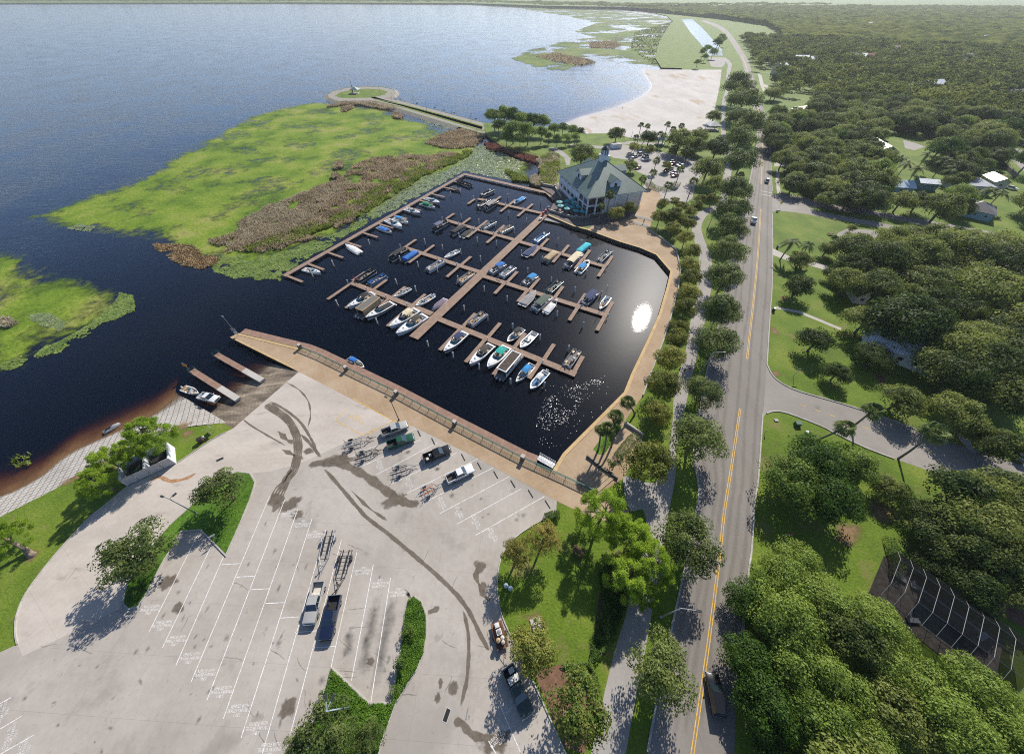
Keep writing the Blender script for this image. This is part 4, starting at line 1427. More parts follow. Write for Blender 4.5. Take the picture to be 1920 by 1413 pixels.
crossdock((1016, 399.5), (898, 372.7), [(877, 382), (939, 368), (938, 396.5), (967, 374), (999, 382), (970.5, 405)], 'farthest cross dock, left of the main pier nearest the restaurant terrace')
crossdock((965, 449.5), (838, 413), [(851.4, 399.8), (812, 427.4), (882, 408.3), (845, 436), (876, 444.5), (914, 413), (946, 422), (912.5, 455)], 'second cross dock from the restaurant end, left of the main pier')
crossdock((972, 452), (1134, 499), [(1028, 446.8), (996.8, 479.3), (1066.6, 458.8), (1036.5, 491.3), (1106.3, 468.4), (1078.6, 503.3), (1148.4, 479.3), (1122, 517.8)], 'cross dock nearest the building on the right of the main pier')
crossdock((899, 509.5), (758, 463.5), [(780, 448.6), (731.4, 480.5), (814, 459), (766.5, 492), (800.4, 506), (883, 480.5), (837.6, 518.7)], 'third cross dock from the restaurant end, left of the main pier')
crossdock((905, 516.5), (1135.5, 590), [(969.9, 508.7), (927.4, 550), (1011, 521.4), (971, 565), (1055.8, 536.3), (1018.7, 581), (1098.3, 550), (1067.5, 600), (1149, 565), (1119.5, 619)], 'middle cross dock right of the main pier, reaching towards the bright sun glint')
crossdock((810, 588), (660, 530), [(684.5, 509.7), (614, 560.7), (725, 524), (648, 577), (760, 537), (686, 593), (797.4, 551), (726, 611)], 'cross dock at the open end of the harbour, left of the main pier')
crossdock((822, 597), (1076, 700), [(891.3, 587), (824.4, 656), (938, 605), (873, 678.5), (984.7, 624), (925.3, 702), (1038.9, 644.5), (992, 709), (1093, 667)], 'nearest cross dock, right of the main pier, with the large cruisers')

# fixed walkway along the marsh, on posts, with short fingers
ZW = -.35


def walkway(name, label, path, w, z, fingers=(), flen=None, mat_=None, posts=True, cat='walkway', rail=False):
 pts = ats(path, z)
 r_ = tag(empty(name, pts[0]), label, cat)
 for i, (a, b) in enumerate(zip(pts, pts[1:])):
  deckpiece('deck', a, b, w, z - .002 * i, r_, pts[0], mat_, th=.18, fl=False)
 if posts:
  for a, b in zip(pts, pts[1:]):
   k = max(1, int((b - a).length / 4.4))
   nr = Vector((-(b - a).y, (b - a).x, 0)).normalized() * (w / 2 - .15)
   for i in range(k + 1):
    for s in (-1, 1):
     p = a.lerp(b, i / k) + nr * s - pts[0]
     m = MB()
     m.tube((p.x, p.y, -3.2 - z), (p.x, p.y, -.2), .13, n=6)
     m.build('support_pile', TIMBER, r_)
 ax = (pts[1] - pts[0]).normalized()
 for e in fingers:
  E_ = at(e[0], e[1], z - .05)
  t = (E_ - pts[0]).dot(ax)
  F_ = pts[0] + ax * t
  fd = (E_ - F_).normalized()
  f = deckpiece('finger', F_ + fd * (w / 2 + .01), E_, .95, z - .06, r_, pts[0], mat_, th=.14, fl=False)
  ln = (E_ - F_).length - w / 2
  for s in (-1, 1):
   for x in (ln - .3, ln * .5):
    m = MB()
    m.tube((x, .35 * s, -3), (x, .35 * s, -.1), .12, n=6)
    m.build('post', TIMBER, f)
 return r_


walkway('marsh_walkway', 'long timber walkway along the lily pads on the marsh side of the harbour', [(532, 517), (872.6, 325.5)], 1.9, ZW,
  [(567, 528), (607, 505), (643, 482.6), (677, 462.4), (708, 444.4), (737, 427), (763, 410), (789, 394.5), (812, 381.7), (834, 369), (854.6, 356), (873.7, 344.6)])
walkway('timber_walkway', 'timber walkway across the far end of the harbour towards the terrace', [(870, 326), (1012, 358), (1027, 361), (1040, 374)], 2.2, -.30)
walkway('timber_boardwalk', 'narrow reddish boardwalk below the green railing along the car park side', [(455, 620), (578, 650), (602, 659.5), (746, 729), (856, 787), (985, 853), (1008, 862)], 2.0, -.06, mat_=DECKR)


def rampdock(label, a0, a1, b0, b1, gz):
 """a boarding dock: planks over the water, concrete at the landward end, a rail at its outer end"""
 z = .05
 A = (at(*a0, z) + at(*a1, z)) / 2
 B = (at(*b0, z) + at(*b1, z)) / 2
 w = (at(*a0, z) - at(*a1, z)).length
 d = (B - A)
 M_ = A + d * .62
 r_ = tag(empty('boarding_dock', A), label, 'dock', 'boarding docks between the ramp lanes')
 deckpiece('deck', A, M_, w, z, r_, A, DECKR, fl=False)
 m = MB()
 ang = math.atan2(d.y, d.x)
 ln = d.length * .38
 m.box((ln / 2, 0, -.3), (ln, w, .6))
 m.build('concrete_abutment', PALEM, r_, (M_.x - A.x, M_.y - A.y, .012), ang)
 for i in range(4):
  for s in (-1, 1):
   m = MB()
   q = d * (.05 + .17 * i) + Vector((-d.y, d.x, 0)).normalized() * s * (w / 2 - .1)
   m.tube((q.x, q.y, -3.5), (q.x, q.y, -.05), .12, n=6)
   m.build('post', TIMBER, r_)
 m = MB()
 ax = d.normalized()
 nr = Vector((-ax.y, ax.x, 0))
 for hgt in (.5, .95):
  m.path([nr * (w / 2) + ax * 1.2 + Vector((0, 0, hgt)), nr * (w / 2) - ax * .02 + Vector((0, 0, hgt)), -nr * (w / 2) - ax * .02 + Vector((0, 0, hgt)), -nr * (w / 2) + ax * 1.2 + Vector((0, 0, hgt))], .03, 6)
 for s in (-1, 1):
  for k in (0, 1.2):
   q = nr * s * w / 2 + ax * k
   m.tube((q.x, q.y, 0), (q.x, q.y, .97), .03, n=6)
 m.build('end_rail', plain('rail_green', (.03, .11, .085), .4), r_)


rampdock('left boarding dock at the ramp, beside the white pickup in the water', (354, 697), (364.5, 690), (440, 752), (450.5, 743), 0)
rampdock('right boarding dock at the ramp, next to the pointed concrete pier', (399.6, 666.4), (410, 660.7), (486.8, 716.2), (495.8, 708.3), 0)

# ---- piles and power pedestals
PILES = [(587, 518.7), (626, 498.5), (693, 458), (634, 573), (797, 457), (750.5, 489), (784.5, 500.6), (830, 467.7), (864, 476), (820.6, 510), (865, 410.4), (827, 425.3), (861, 446.5), (744, 532.5), (780, 546), (859, 527), (870.5, 582), (845, 368), (863, 361.6),
         (952, 372), (1013.6, 383), (953.5, 404.7), (987, 418), (898, 420), (929.4, 427.5), (964, 437), (895, 454), (930.6, 460), (1045, 456.4), (977.5, 478), (1016, 490), (1057, 504.5), (1099, 515.4), (901, 489.5), (989, 512), (1033, 529), (1077, 548), (908, 546), (951, 564),
         (914.6, 601), (961, 616), (1012, 637), (1065, 658), (1044, 592.5), (1092, 614), (803, 649), (850, 670), (898.7, 692), (957, 719), (1020, 726), (1126, 556), (708, 606.5)]
BOATSPOTS = []      # (place, short description), filled by the boats below, read when the piles get their labels


def make_pile():
 r_ = empty('mooring_pile')
 m = MB()
 m.smooth = True
 m.tube((0, 0, -5), (0, 0, 1.95), .22, .20, n=8)
 m.build('post', PILEM, r_)
 m = MB()
 m.lathe([(.24, 1.88), (.24, 1.98), (.02, 2.25)], n=10)
 m.build('cap', CAPW, r_)
 return r_


PILE0 = make_pile()
PILEOBS = []
for i, (px, py) in enumerate(PILES):
 p = at(px, py, WATER)
 o = PILE0 if i == 0 else copy_tree(PILE0)
 o.location = (p.x, p.y, WATER + .1 * math.sin(i * 2.3))
 o.rotation_euler = (.012 * math.sin(i), .012 * math.cos(i * 1.7), i)
 tag(o, None, 'mooring pile', 'mooring piles in the harbour')
 PILEOBS.append(o)


def make_pedestal():
 r_ = empty('power_pedestal')
 m = MB()
 m.box((0, 0, .5), (.26, .26, 1.0), ch=.03)
 m.build('cabinet', plain('pedestal_white', (.62, .62, .60), .5), r_)
 m = MB()
 m.lathe([(.10, 1.0), (.17, 1.05), (.17, 1.22), (.03, 1.32)], n=10)
 m.build('lamp_cap', CAPW, r_)
 return r_


PED0 = make_pedestal()
PEDOBS = []
for i, (p, z) in enumerate(FEET):
 o = PED0 if i == 0 else copy_tree(PED0)
 o.location = (p.x + PD.x * .55, p.y + PD.y * .55, z)
 o.rotation_euler = (0, 0, math.atan2(PD.y, PD.x))
 tag(o, None, 'power pedestal', 'power pedestals on the cross docks')
 PEDOBS.append(o)
# ================================================================== boats
GEL = plain('gelcoat_white', (.74, .74, .72), .28, var=.03, coat=.4)
GELC = plain('gelcoat_cream', (.66, .62, .53), .3, var=.03, coat=.3)
NAVY = plain('hull_navy', (.015, .02, .05), .25, coat=.5)
BLACKH = plain('hull_black', (.012, .012, .014), .25, coat=.5)
GREYH = plain('hull_grey', (.30, .31, .33), .35)
BLUEH = plain('hull_blue', (.10, .22, .38), .35)
MAROON = plain('hull_maroon', (.10, .02, .03), .3)
GREENH = plain('hull_green', (.03, .16, .11), .35)
ALU = plain('aluminium', (.55, .56, .57), .35, metal=.8)
TINT = plain('boat_glass', (.04, .14, .17), .06, var=.02, spec=.9)
TINTD = plain('boat_glass_dark', (.02, .02, .03), .06, var=.02, spec=.9)
VINYLW = plain('vinyl_white', (.62, .60, .55), .5)
VINYLT = plain('vinyl_tan', (.42, .30, .17), .5)
VINYLK = plain('vinyl_black', (.02, .02, .022), .5)
VINYLB = plain('vinyl_blue', (.02, .12, .36), .5)
FLOORG = plain('carpet_grey', (.16, .155, .15), .9)
FLOORT = plain('carpet_tan', (.33, .26, .18), .9)
MOTOR = plain('outboard_black', (.018, .018, .02), .3, coat=.4)
MOTORW = plain('outboard_white', (.55, .56, .56), .3, coat=.4)
CANV = {k: plain('canvas_' + k, c, .85, var=.12, scale=.8) for k, c in dict(blue=(.012, .13, .42), sky=(.02, .22, .50), navy=(.016, .032, .10), black=(.02, .019, .018), brown=(.055, .045, .033), teal=(.01, .33, .27), green=(.01, .20, .09),
  cream=(.62, .54, .37), tan=(.40, .30, .17), grey=(.27, .26, .255), olive=(.07, .10, .075), purple=(.16, .12, .16), white=(.62, .62, .60), turquoise=(.02, .42, .50), slate=(.10, .12, .18)).items()}


def bprof(t, B, full=.46, pw=2.3, stern=.92):
 b = B / 2 * (stern + (1 - stern) * min(1, t / .4))
 if t > full:
  b *= max(0.0, 1 - ((t - full) / (1 - full)) ** pw)
 return b


def hull_mesh(L, B, g0, g1, full=.46, pw=2.3, flare=.86):
 m = MB()
 m.smooth = True
 secs = []
 n = 13
 for i in range(n):
  t = i / (n - 1)
  b = max(.03, bprof(t, B, full, pw))
  g = g0 + (g1 - g0) * t ** 1.5
  x = -L / 2 + L * t
  rk = .06 * L * max(0, t - .8) / .2
  secs.append([(x, b, g), (x - rk * .3, b * .97, g * .7), (x - rk * .6, b * flare, g * .18), (x - rk, b * .62, -.18), (x - rk, 0, -.34), (x - rk, -b * .62, -.18), (x - rk * .6, -b * flare, g * .18), (x - rk * .3, -b * .97, g * .7), (x, -b, g)])
 m.loft(secs, closed=False, cap=False)
 m.smooth = False
 q = secs[0]
 m.add(q, [tuple(range(9))])
 return m


def outline(L, B, full, pw, n=15, t0=0.0, t1=1.0, k=1.0):
 up = []
 for i in range(n):
  t = t0 + (t1 - t0) * i / (n - 1)
  up.append((-L / 2 + L * t, max(.02, bprof(t, B, full, pw)) * k))
 return up + [(x, -y) for x, y in reversed(up)]


def decked(root, L, B, g0, g1, full, pw, well, deckm, floorm, depth=.55):
 """the deck moulding with the cockpit sunk into it"""
 m = MB()
 gz = lambda x: g0 + (g1 - g0) * max(0, min(1, (x + L / 2) / L)) ** 1.5
 out = outline(L, B, full, pw)
 m.fill([(x, y, gz(x) + .012) for x, y in out], None, [[(x, y, gz(x) + .012) for x, y in well]])
 n = len(well)
 fl = g0 - depth
 m.add([(x, y, gz(x) + .012) for x, y in well] + [(x, y, fl) for x, y in well], [(i, (i + 1) % n, n + (i + 1) % n, n + i) for i in range(n)])
 o = m.build('deck', deckm, root)
 m = MB()
 m.fill(well, fl + .004)
 m.build('cockpit_floor', floorm, o)
 return gz, fl


def windshield(root, x0, x1, w, z, h, rake, mat_=None, frame=True):
 m = MB()
 m.smooth = True
 n = 11
 lo, hi = [], []
 for i in range(n):
  a = -math.pi / 2 + math.pi * i / (n - 1)
  x, y = x0 + (x1 - x0) * max(0, math.cos(a)) ** .8, w * math.sin(a)
  lo.append((x, y, z))
  hi.append((x - rake * (.4 + .6 * max(0, math.cos(a))), y * .90, z + h))
 m.add(lo + hi, [(i, i + 1, n + i + 1, n + i) for i in range(n - 1)])
 o = m.build('windshield', mat_ or TINT, root)
 if frame:
  m = MB()
  m.path(hi, .03, 5)
  m.build('windshield_frame', ALU, o)
 return o


def canopy(root, x0, x1, w, z, mat_, arch=.18, base=.6, name='canopy', poles=True):
 m = MB()
 m.smooth = True
 n, k = 7, 5
 vs = []
 for i in range(k):
  x = x0 + (x1 - x0) * i / (k - 1)
  e = .10 * (abs(2 * i / (k - 1) - 1) ** 2)
  for j in range(n):
   s = -1 + 2 * j / (n - 1)
   vs.append((x, s * w, z + arch * (1 - s * s) - e - (.12 if abs(s) == 1 else 0)))
 top = len(vs)
 vs += [(a, b, c - .04) for a, b, c in vs]
 fs = [(i * n + j, (i + 1) * n + j, (i + 1) * n + j + 1, i * n + j + 1) for i in range(k - 1) for j in range(n - 1)]
 fs += [tuple(top + q for q in reversed(f)) for f in fs]
 m.add(vs, fs)
 o = m.build(name, mat_, root)
 if poles:
  m = MB()
  for sx in (x0 + .1, x1 - .1):
   for s in (-1, 1):
    m.tube(((x0 + x1) / 2, s * w * .98, base), (sx, s * w * .97, z - .1), .022, n=5)
  m.build('canopy_frame', ALU, o)
 return o


def outboard(root, x, y, z=.55, s=1.0, mat_=None):
 m = MB()
 m.box((x - .28 * s, y, z + .28 * s), (.62 * s, .40 * s, .52 * s), taper=(.72, .7), ch=.09 * s)
 o = m.build('outboard_motor', mat_ or MOTOR, root)
 m = MB()
 m.box((x - .24 * s, y, z - .42 * s), (.2 * s, .13 * s, .95 * s), taper=(1.2, 1.2))
 m.box((x - .30 * s, y, z - .86 * s), (.46 * s, .12 * s, .14 * s), ch=.03)
 m.build('motor_leg', MATS['outboard_black'], o)
 return o


def tarp(root, L, B, full, pw, t0, t1, g0, g1, hump, mat_, k=.99):
 """a fitted cover, ridged over its bows"""
 m = MB()
 m.smooth = True
 secs = []
 n = 9
 for i in range(n):
  t = t0 + (t1 - t0) * i / (n - 1)
  b = max(.05, bprof(t, B, full, pw)) * k
  g = g0 + (g1 - g0) * t ** 1.5
  h = hump * math.sin(math.pi * min(1, max(0, (i + .35) / (n - .3)))) ** .6 * (1 + .10 * (-1) ** i)
  x = -L / 2 + L * t
  secs.append([(x, b, g - .12), (x, b, g + .03), (x, b * .62, g + h * .75), (x, 0, g + h), (x, -b * .62, g + h * .75), (x, -b, g + .03), (x, -b, g - .12)])
 m.loft(secs, closed=False, cap=True)
 return m.build('mooring_cover', mat_, root)


def seat(mb_, x, y, z, w, d, h=.42, back=None):
 mb = MB()
 mb_.pieces = getattr(mb_, 'pieces', []) + [mb]
 mb.box((x, y, z + h / 2), (d, w, h), ch=.05)
 if back == 'x-':
  mb.box((x - d / 2 - .07, y, z + h * .95), (.16, w, h * 1.5), ch=.05)
 elif back == 'x+':
  mb.box((x + d / 2 + .07, y, z + h * .95), (.16, w, h * 1.5), ch=.05)
 elif back == 'y+':
  mb.box((x, y + w / 2 + .06, z + h * .95), (d, .15, h * 1.5), ch=.05)
 elif back == 'y-':
  mb.box((x, y - w / 2 - .06, z + h * .95), (d, .15, h * 1.5), ch=.05)


def boatroot(name, bow, stern, label, cat, short, group=None, scale=1.0, z=WATER):
 b, s = at(bow[0], bow[1], z + .5), at(stern[0], stern[1], z + .5)
 c = (b + s) / 2
 d = b - s
 r_ = tag(empty(name, (c.x, c.y, z), math.atan2(d.y, d.x)), label, cat, group)
 BOATSPOTS.append((c, short, d.normalized(), d.length * scale))
 return r_, d.length * scale


def cruiser(bow, stern, label, short, hull=None, top=None, cover=None, canvas=None, glass=None, arch=False, full=.42, stripe=None, motor=False, hatch=True, inside=None, beam=.31):
 r_, L = boatroot('cabin_cruiser', bow, stern, label, 'cabin cruiser', short)
 B = L * beam
 g0, g1 = .085 * L + .12, .125 * L + .18
 hull_mesh(L, B, g0, g1, full, 2.2).build('hull', hull or GEL, r_)
 if stripe:
  m = MB()
  m.smooth = True
  pl = outline(L, B, full, 2.2, 13, .03, .985, 1.0)[:13]
  for s in (1, -1):
   V = []
   for i, (x, y) in enumerate(pl):
    t = .03 + .955 * i / 12
    g = g0 + (g1 - g0) * t ** 1.5
    V.append(((x, s * (y * .985 + .02), g * .84), (x, s * (y * .95 + .02), g * .52)))
   m.add([q[0] for q in V] + [q[1] for q in V], [(i, i + 1, 13 + i + 1, 13 + i) for i in range(12)])
  m.build('hull_stripe', stripe, r_)
 tw = .50
 well = [(-L / 2 + L * .05, .36 * B), (-L / 2 + L * (tw - .08), .38 * B), (-L / 2 + L * (tw + .05), .28 * B), (-L / 2 + L * (tw + .09), 0)]
 well = well + [(x, -y) for x, y in reversed(well[:-1])]
 gz, fl = decked(r_, L, B, g0, g1, full, 2.2, well, GEL, FLOORT if inside is None else inside, .5)
 m = MB()
 m.smooth = True
 secs = []
 for i in range(8):
  t = .56 + .36 * i / 7
  b = bprof(t, B, full, 2.2) * .68
  h = .20 * math.sin(math.pi * min(1, (i + 1.6) / 8.6)) + .01
  x = -L / 2 + L * t
  z = gz(x) + .008
  secs.append([(x, b, z), (x, b * .7, z + h * .8), (x, 0, z + h), (x, -b * .7, z + h * .8), (x, -b, z)])
 m.loft(secs, closed=False)
 dk = m.build('cabin_top', GEL, r_)
 if hatch:
  m = MB()
  xh = -L / 2 + L * .76
  m.lathe([(.24, 0), (.22, .05)], (xh, 0, gz(xh) + .19), 12)
  m.build('hatch', TINTD, dk)
 xw = -L / 2 + L * tw
 windshield(r_, xw - .05 * L, xw + .19 * L, .38 * B, gz(xw) + .02, .08 * L, .10 * L, glass or TINT)
 m = MB()
 seat(m, -L / 2 + L * .10, 0, fl, B * .55, .5, back='x-')
 seat(m, -L / 2 + L * .36, .22 * B, fl, .55, .5, .5, 'x-')
 seat(m, -L / 2 + L * .36, -.20 * B, fl, .8, .5, .5, 'x-')
 m.build('seat', VINYLW if inside is None else VINYLT, r_)
 m = MB()
 m.box((-L / 2 - .28, 0, .22), (.62, B * .78, .08), ch=.02)
 m.build('swim_platform', GEL, r_)
 if canvas:
  canopy(r_, -L / 2 + L * .19, xw - .035 * L, .34 * B, gz(xw) + .115 * L, canvas, .12, gz(0))
 if cover:
  tarp(r_, L, B * .80, full, 2.2, .03 if cover[1] == 'all' else .06, tw + .13, g0 + .02, g1, .32, cover[0])
 if arch:
  m = MB()
  xa = -L / 2 + L * .24
  m.path([(xa - .1, .42 * B, g0), (xa - .35, .40 * B, g0 + .9), (xa - .5, .28 * B, g0 + 1.25), (xa - .5, -.28 * B, g0 + 1.25), (xa - .35, -.40 * B, g0 + .9), (xa - .1, -.42 * B, g0)], .11, 6)
  m.build('radar_arch', GEL, r_)
 m = MB()
 pl = outline(L, B, full, 2.2, 9, .58, .985, .93)[:9]
 for s in (1, -1):
  rail = [(x, s * y, gz(x) + .34) for x, y in pl]
  m.path(rail, .022, 5)
  for q in rail[::2]:
   m.tube((q[0], q[1], gz(q[0])), q, .018, n=4)
 m.build('bow_rail', ALU, r_)
 if motor:
  outboard(r_, -L / 2 - .05, 0, .5)
 return r_


def runabout(bow, stern, label, short, name='motorboat', cat='motorboat', hull=None, deckm=None, floor=None, canvas=None, cover=None, console=False, motor=1, seats=None, glass=True, full=.40, beam=.33, ttop=None, lift=1.62, cab=.58, mm=None):
 r_, L = boatroot(name, bow, stern, label, cat, short)
 B = max(1.7, L * beam)
 g0, g1 = .55, .55 + .05 * L
 hull_mesh(L, B, g0, g1, full, 2.0).build('hull', hull or GEL, r_)
 well = [(-L / 2 + .35, .36 * B), (0, .39 * B), (L * .22, .33 * B), (L * .36, .18 * B), (L * .40, 0)]
 if cover and cover[1] == 'full':
  well = [(-L / 2 + .35, .36 * B), (L * .05, .38 * B), (L * .12, 0)]
 well = well + [(x, -y) for x, y in reversed(well[:-1])]
 gz, fl = decked(r_, L, B, g0, g1, full, 2.0, well, deckm or GEL, floor or FLOORT, .38)
 sm_ = seats or VINYLW
 if cover:
  tarp(r_, L, B * .97, full, 2.0, .04, .97 if cover[1] == 'full' else .66, g0, g1, .38, cover[0])
 else:
  m = MB()
  seat(m, -L / 2 + .65, 0, fl, B * .62, .5, .4, 'x-')
  if not console:
   seat(m, -.02 * L, .22 * B, fl, .5, .5, .45, 'x-')
   seat(m, -.02 * L, -.22 * B, fl, .5, .5, .45, 'x-')
   seat(m, L * .22, .20 * B, fl, .4, L * .18, .38)
   seat(m, L * .22, -.20 * B, fl, .4, L * .18, .38)
  else:
   seat(m, -.10 * L, 0, fl, .9, .5, .6, 'x-')
   seat(m, L * .27, 0, fl, .7, .7, .35)
  m.build('seat', sm_, r_)
  m = MB()
  if console:
   m.box((.03 * L, 0, fl + .5), (.6, .75, 1.0), taper=(.6, .9), ch=.06)
  else:
   m.box((.09 * L, .24 * B, fl + .32), (.45, .55, .64), taper=(.7, .9), ch=.05)
   m.box((.09 * L, -.24 * B, fl + .32), (.45, .55, .64), taper=(.7, .9), ch=.05)
  m.build('console', deckm or GEL, r_)
  if glass:
   if console:
    windshield(r_, .0 * L, .09 * L, .34, fl + 1.0, .4, .2)
   else:
    windshield(r_, .06 * L, .17 * L, .38 * B, gz(.1 * L) + .02, .40, .30)
 if canvas:
  canopy(r_, -L * .30, L * .06, .36 * B, lift, canvas, .16, g0)
 if ttop:
  canopy(r_, -L * .17, L * .10, .30 * B, 2.1, ttop, .04, fl + .3, 'hard_top')
 for k in range(motor):
  outboard(r_, -L / 2 - .02, (k - (motor - 1) / 2) * .5, .42, 1.0, mm)
 return r_


def pontoon(bow, stern, label, short, fence=None, seats=None, floor=None, canvas=None, cover=None, B=2.5, motor=True, cx=(-.34, .08), lift=2.05, folded=None, mm=None):
 r_, L = boatroot('pontoon_boat', bow, stern, label, 'pontoon boat', short, 'pontoon boats in the harbour')
 m = MB()
 m.smooth = True
 for s in (-1, 1):
  m = MB()
  m.smooth = True
  y = s * B * .36
  m.path([(-L / 2 + .1, y, .0), (L / 2 - .8, y, .0), (L / 2 - .3, y, .06), (L / 2 + .05, y, .22)], [.31, .31, .24, .05], 10)
  m.build('pontoon_tube', ALU, r_)
 m = MB()
 c = .28
 m.prism([(-L / 2, -B / 2), (L / 2 - c, -B / 2), (L / 2, -B / 2 + c), (L / 2, B / 2 - c), (L / 2 - c, B / 2), (-L / 2, B / 2)], .34, .46, bottom=True)
 m.build('deck', floor or FLOORG, r_)
 m = MB()
 h, z = .66, .50
 t = .06
 xs0, xs1 = -L / 2 + .75, L / 2 - .25
 for s in (-1, 1):
  m.box(((xs0 + xs1) / 2, s * (B / 2 - .05), z + h / 2), (xs1 - xs0, t, h))
  m.box((xs1, s * B * .29, z + h / 2), (t, B * .33, h))
  m.box((xs0, s * B * .29, z + h / 2), (t, B * .33, h))
 fo = m.build('fence_panels', fence or GEL, r_)
 m = MB()
 for s in (-1, 1):
  m.path([(xs0, s * .3, z + h + .02), (xs0, s * (B / 2 - .05), z + h + .02), (xs1, s * (B / 2 - .05), z + h + .02), (xs1, s * .4, z + h + .02)], .03, 5)
 m.build('top_rail', ALU, fo)
 if cover:
  m = MB()
  m.smooth = True
  secs = []
  for i in range(9):
   x = xs0 - .1 + (xs1 - xs0 + .2) * i / 8
   hh = .42 * (math.sin(math.pi * (i + .5) / 9) ** .4) * (1 + .12 * (-1) ** i)
   y = B / 2 + .01
   secs.append([(x, y, z + .25), (x, y, z + h + .05), (x, y * .6, z + h + hh * .8), (x, 0, z + h + hh), (x, -y * .6, z + h + hh * .8), (x, -y, z + h + .05), (x, -y, z + .25)])
  m.loft(secs, closed=False)
  m.build('mooring_cover', cover, r_)
 else:
  m = MB()
  sz = .46
  seat(m, xs1 - .75, B * .30, sz, .6, 1.3, .42, 'y+')
  seat(m, xs1 - .75, -B * .30, sz, .6, 1.3, .42, 'y-')
  seat(m, xs0 + .5, B * .10, sz, B * .5, .55, .42, 'x-')
  seat(m, xs0 + 1.35, B * .31, sz, .55, 1.2, .42, 'y+')
  seat(m, -.02 * L - .5, -B * .14, sz, .5, .5, .55, 'x-')
  m.build('seat', seats or VINYLW, r_)
  m = MB()
  m.box((.02 * L, -B * .22, sz + .48), (.5, .75, .95), taper=(.6, .9), ch=.05)
  m.build('helm_console', fence or GEL, r_)
 if canvas:
  canopy(r_, cx[0] * L, cx[1] * L, B * .47, lift, canvas, .15, z + h)
 if folded:
  m = MB()
  m.smooth = True
  xf = -L / 2 + .5
  m.path([(xf + .9, B * .48, z + h), (xf - .1, B * .47, z + h + .85), (xf - .15, B * .25, z + h + 1.0), (xf - .15, -B * .25, z + h + 1.0), (xf - .1, -B * .47, z + h + .85), (xf + .9, -B * .48, z + h)], [.025, .05, .11, .11, .05, .025], 6)
  m.build('folded_canopy', folded, r_)
 if motor:
  outboard(r_, -L / 2 + .12, 0, .45, 1.0, mm)
 return r_


# ---- along the marsh walkway
cruiser((602.5, 513), (570, 505), 'white cuddy cruiser moored nearest the free end of the marsh walkway', 'the white cruiser near the walkway end', full=.38, hull=GEL, motor=True)
runabout((648, 459.5), (675, 474.5), 'pale grey covered boat with its bow against the marsh walkway', 'the pale grey covered boat', cover=(CANV['white'], 'full'), hull=GEL)
runabout((735, 436.5), (709, 425.5), 'white bowrider under a blue stern cover on the marsh walkway', 'the blue covered bowrider', cover=(CANV['blue'], 'aft'))
cruiser((755, 428.5), (726, 414), 'plain white cruiser between two blue topped boats on the marsh walkway', 'the plain white walkway cruiser', motor=True, hatch=False)
runabout((766, 418.5), (739, 408), 'white runabout with a small light blue bimini on the marsh walkway', 'the light blue bimini runabout', canvas=CANV['sky'])
cruiser((789, 402), (760, 393), 'dark hulled white decked cruiser on the marsh walkway', 'the dark hulled walkway cruiser', stripe=NAVY, arch=True)
runabout((816.5, 390), (789, 381.5), 'white boat with a green canopy and green bow cover', 'the green canopy boat', cover=(CANV['green'], 'aft'), canvas=CANV['green'])
cruiser((825, 383), (798, 373), 'grey white cruiser just beyond the green canopy boat', 'the grey white cruiser', hull=GREYH, cover=(CANV['grey'], 'aft'))
runabout((864, 359), (845, 351), 'dark blue and white motorboat second from the walkway corner', 'the dark motorboat near the walkway corner', hull=NAVY, deckm=GEL, cover=(CANV['black'], 'aft'))
pontoon((883, 349), (858, 340), 'black pontoon boat moored in the far corner of the walkways', 'the black corner pontoon', fence=BLACKH, seats=VINYLK, folded=CANV['black'])
# ---- farthest cross dock
pontoon((924, 357), (901, 368.5), 'small black and white boat with folded canvas above the farthest cross dock', 'the black and white boat on the farthest dock', fence=NAVY, seats=VINYLW, folded=CANV['slate'])
pontoon((917, 376), (895, 390), 'open black and white pontoon boat beneath the farthest cross dock', 'the open pontoon on the farthest dock', fence=BLACKH, folded=CANV['black'])
pontoon((932, 378.5), (908, 393.5), 'dark pontoon boat under a long grey canopy at the farthest cross dock', 'the grey canopied pontoon', fence=BLACKH, canvas=CANV['grey'], cx=(-.3, .38))
runabout((963, 383), (983, 369.5), 'white daysailer hull with a blue cockpit cover at the farthest cross dock', 'the white daysailer hull', cover=(CANV['sky'], 'aft'), motor=0, beam=.27)
# ---- second left dock
pontoon((840, 416), (812, 432), 'black pontoon boat with a slate blue arched canopy', 'the slate canopy pontoon', fence=BLACKH, seats=VINYLK, canvas=CANV['slate'], lift=2.3)
pontoon((871, 425), (845, 440), 'pontoon boat with grey rails and a black cover beside a finger dock', 'the black covered pontoon', fence=GREYH, cover=CANV['black'])
runabout((888, 429), (866, 445), 'white hulled bass boat under a tight black cover', 'the black covered bass boat', cover=(CANV['black'], 'full'))
pontoon((928, 416.5), (902, 431), 'white pontoon boat with dark seats on the second left cross dock', 'the white pontoon with dark seats', seats=VINYLK, fence=GEL)
pontoon((961, 425), (935, 438.5), 'cream and white open pontoon boat close to the main pier', 'the cream pontoon by the main pier', fence=GELC, seats=VINYLT, floor=FLOORT)
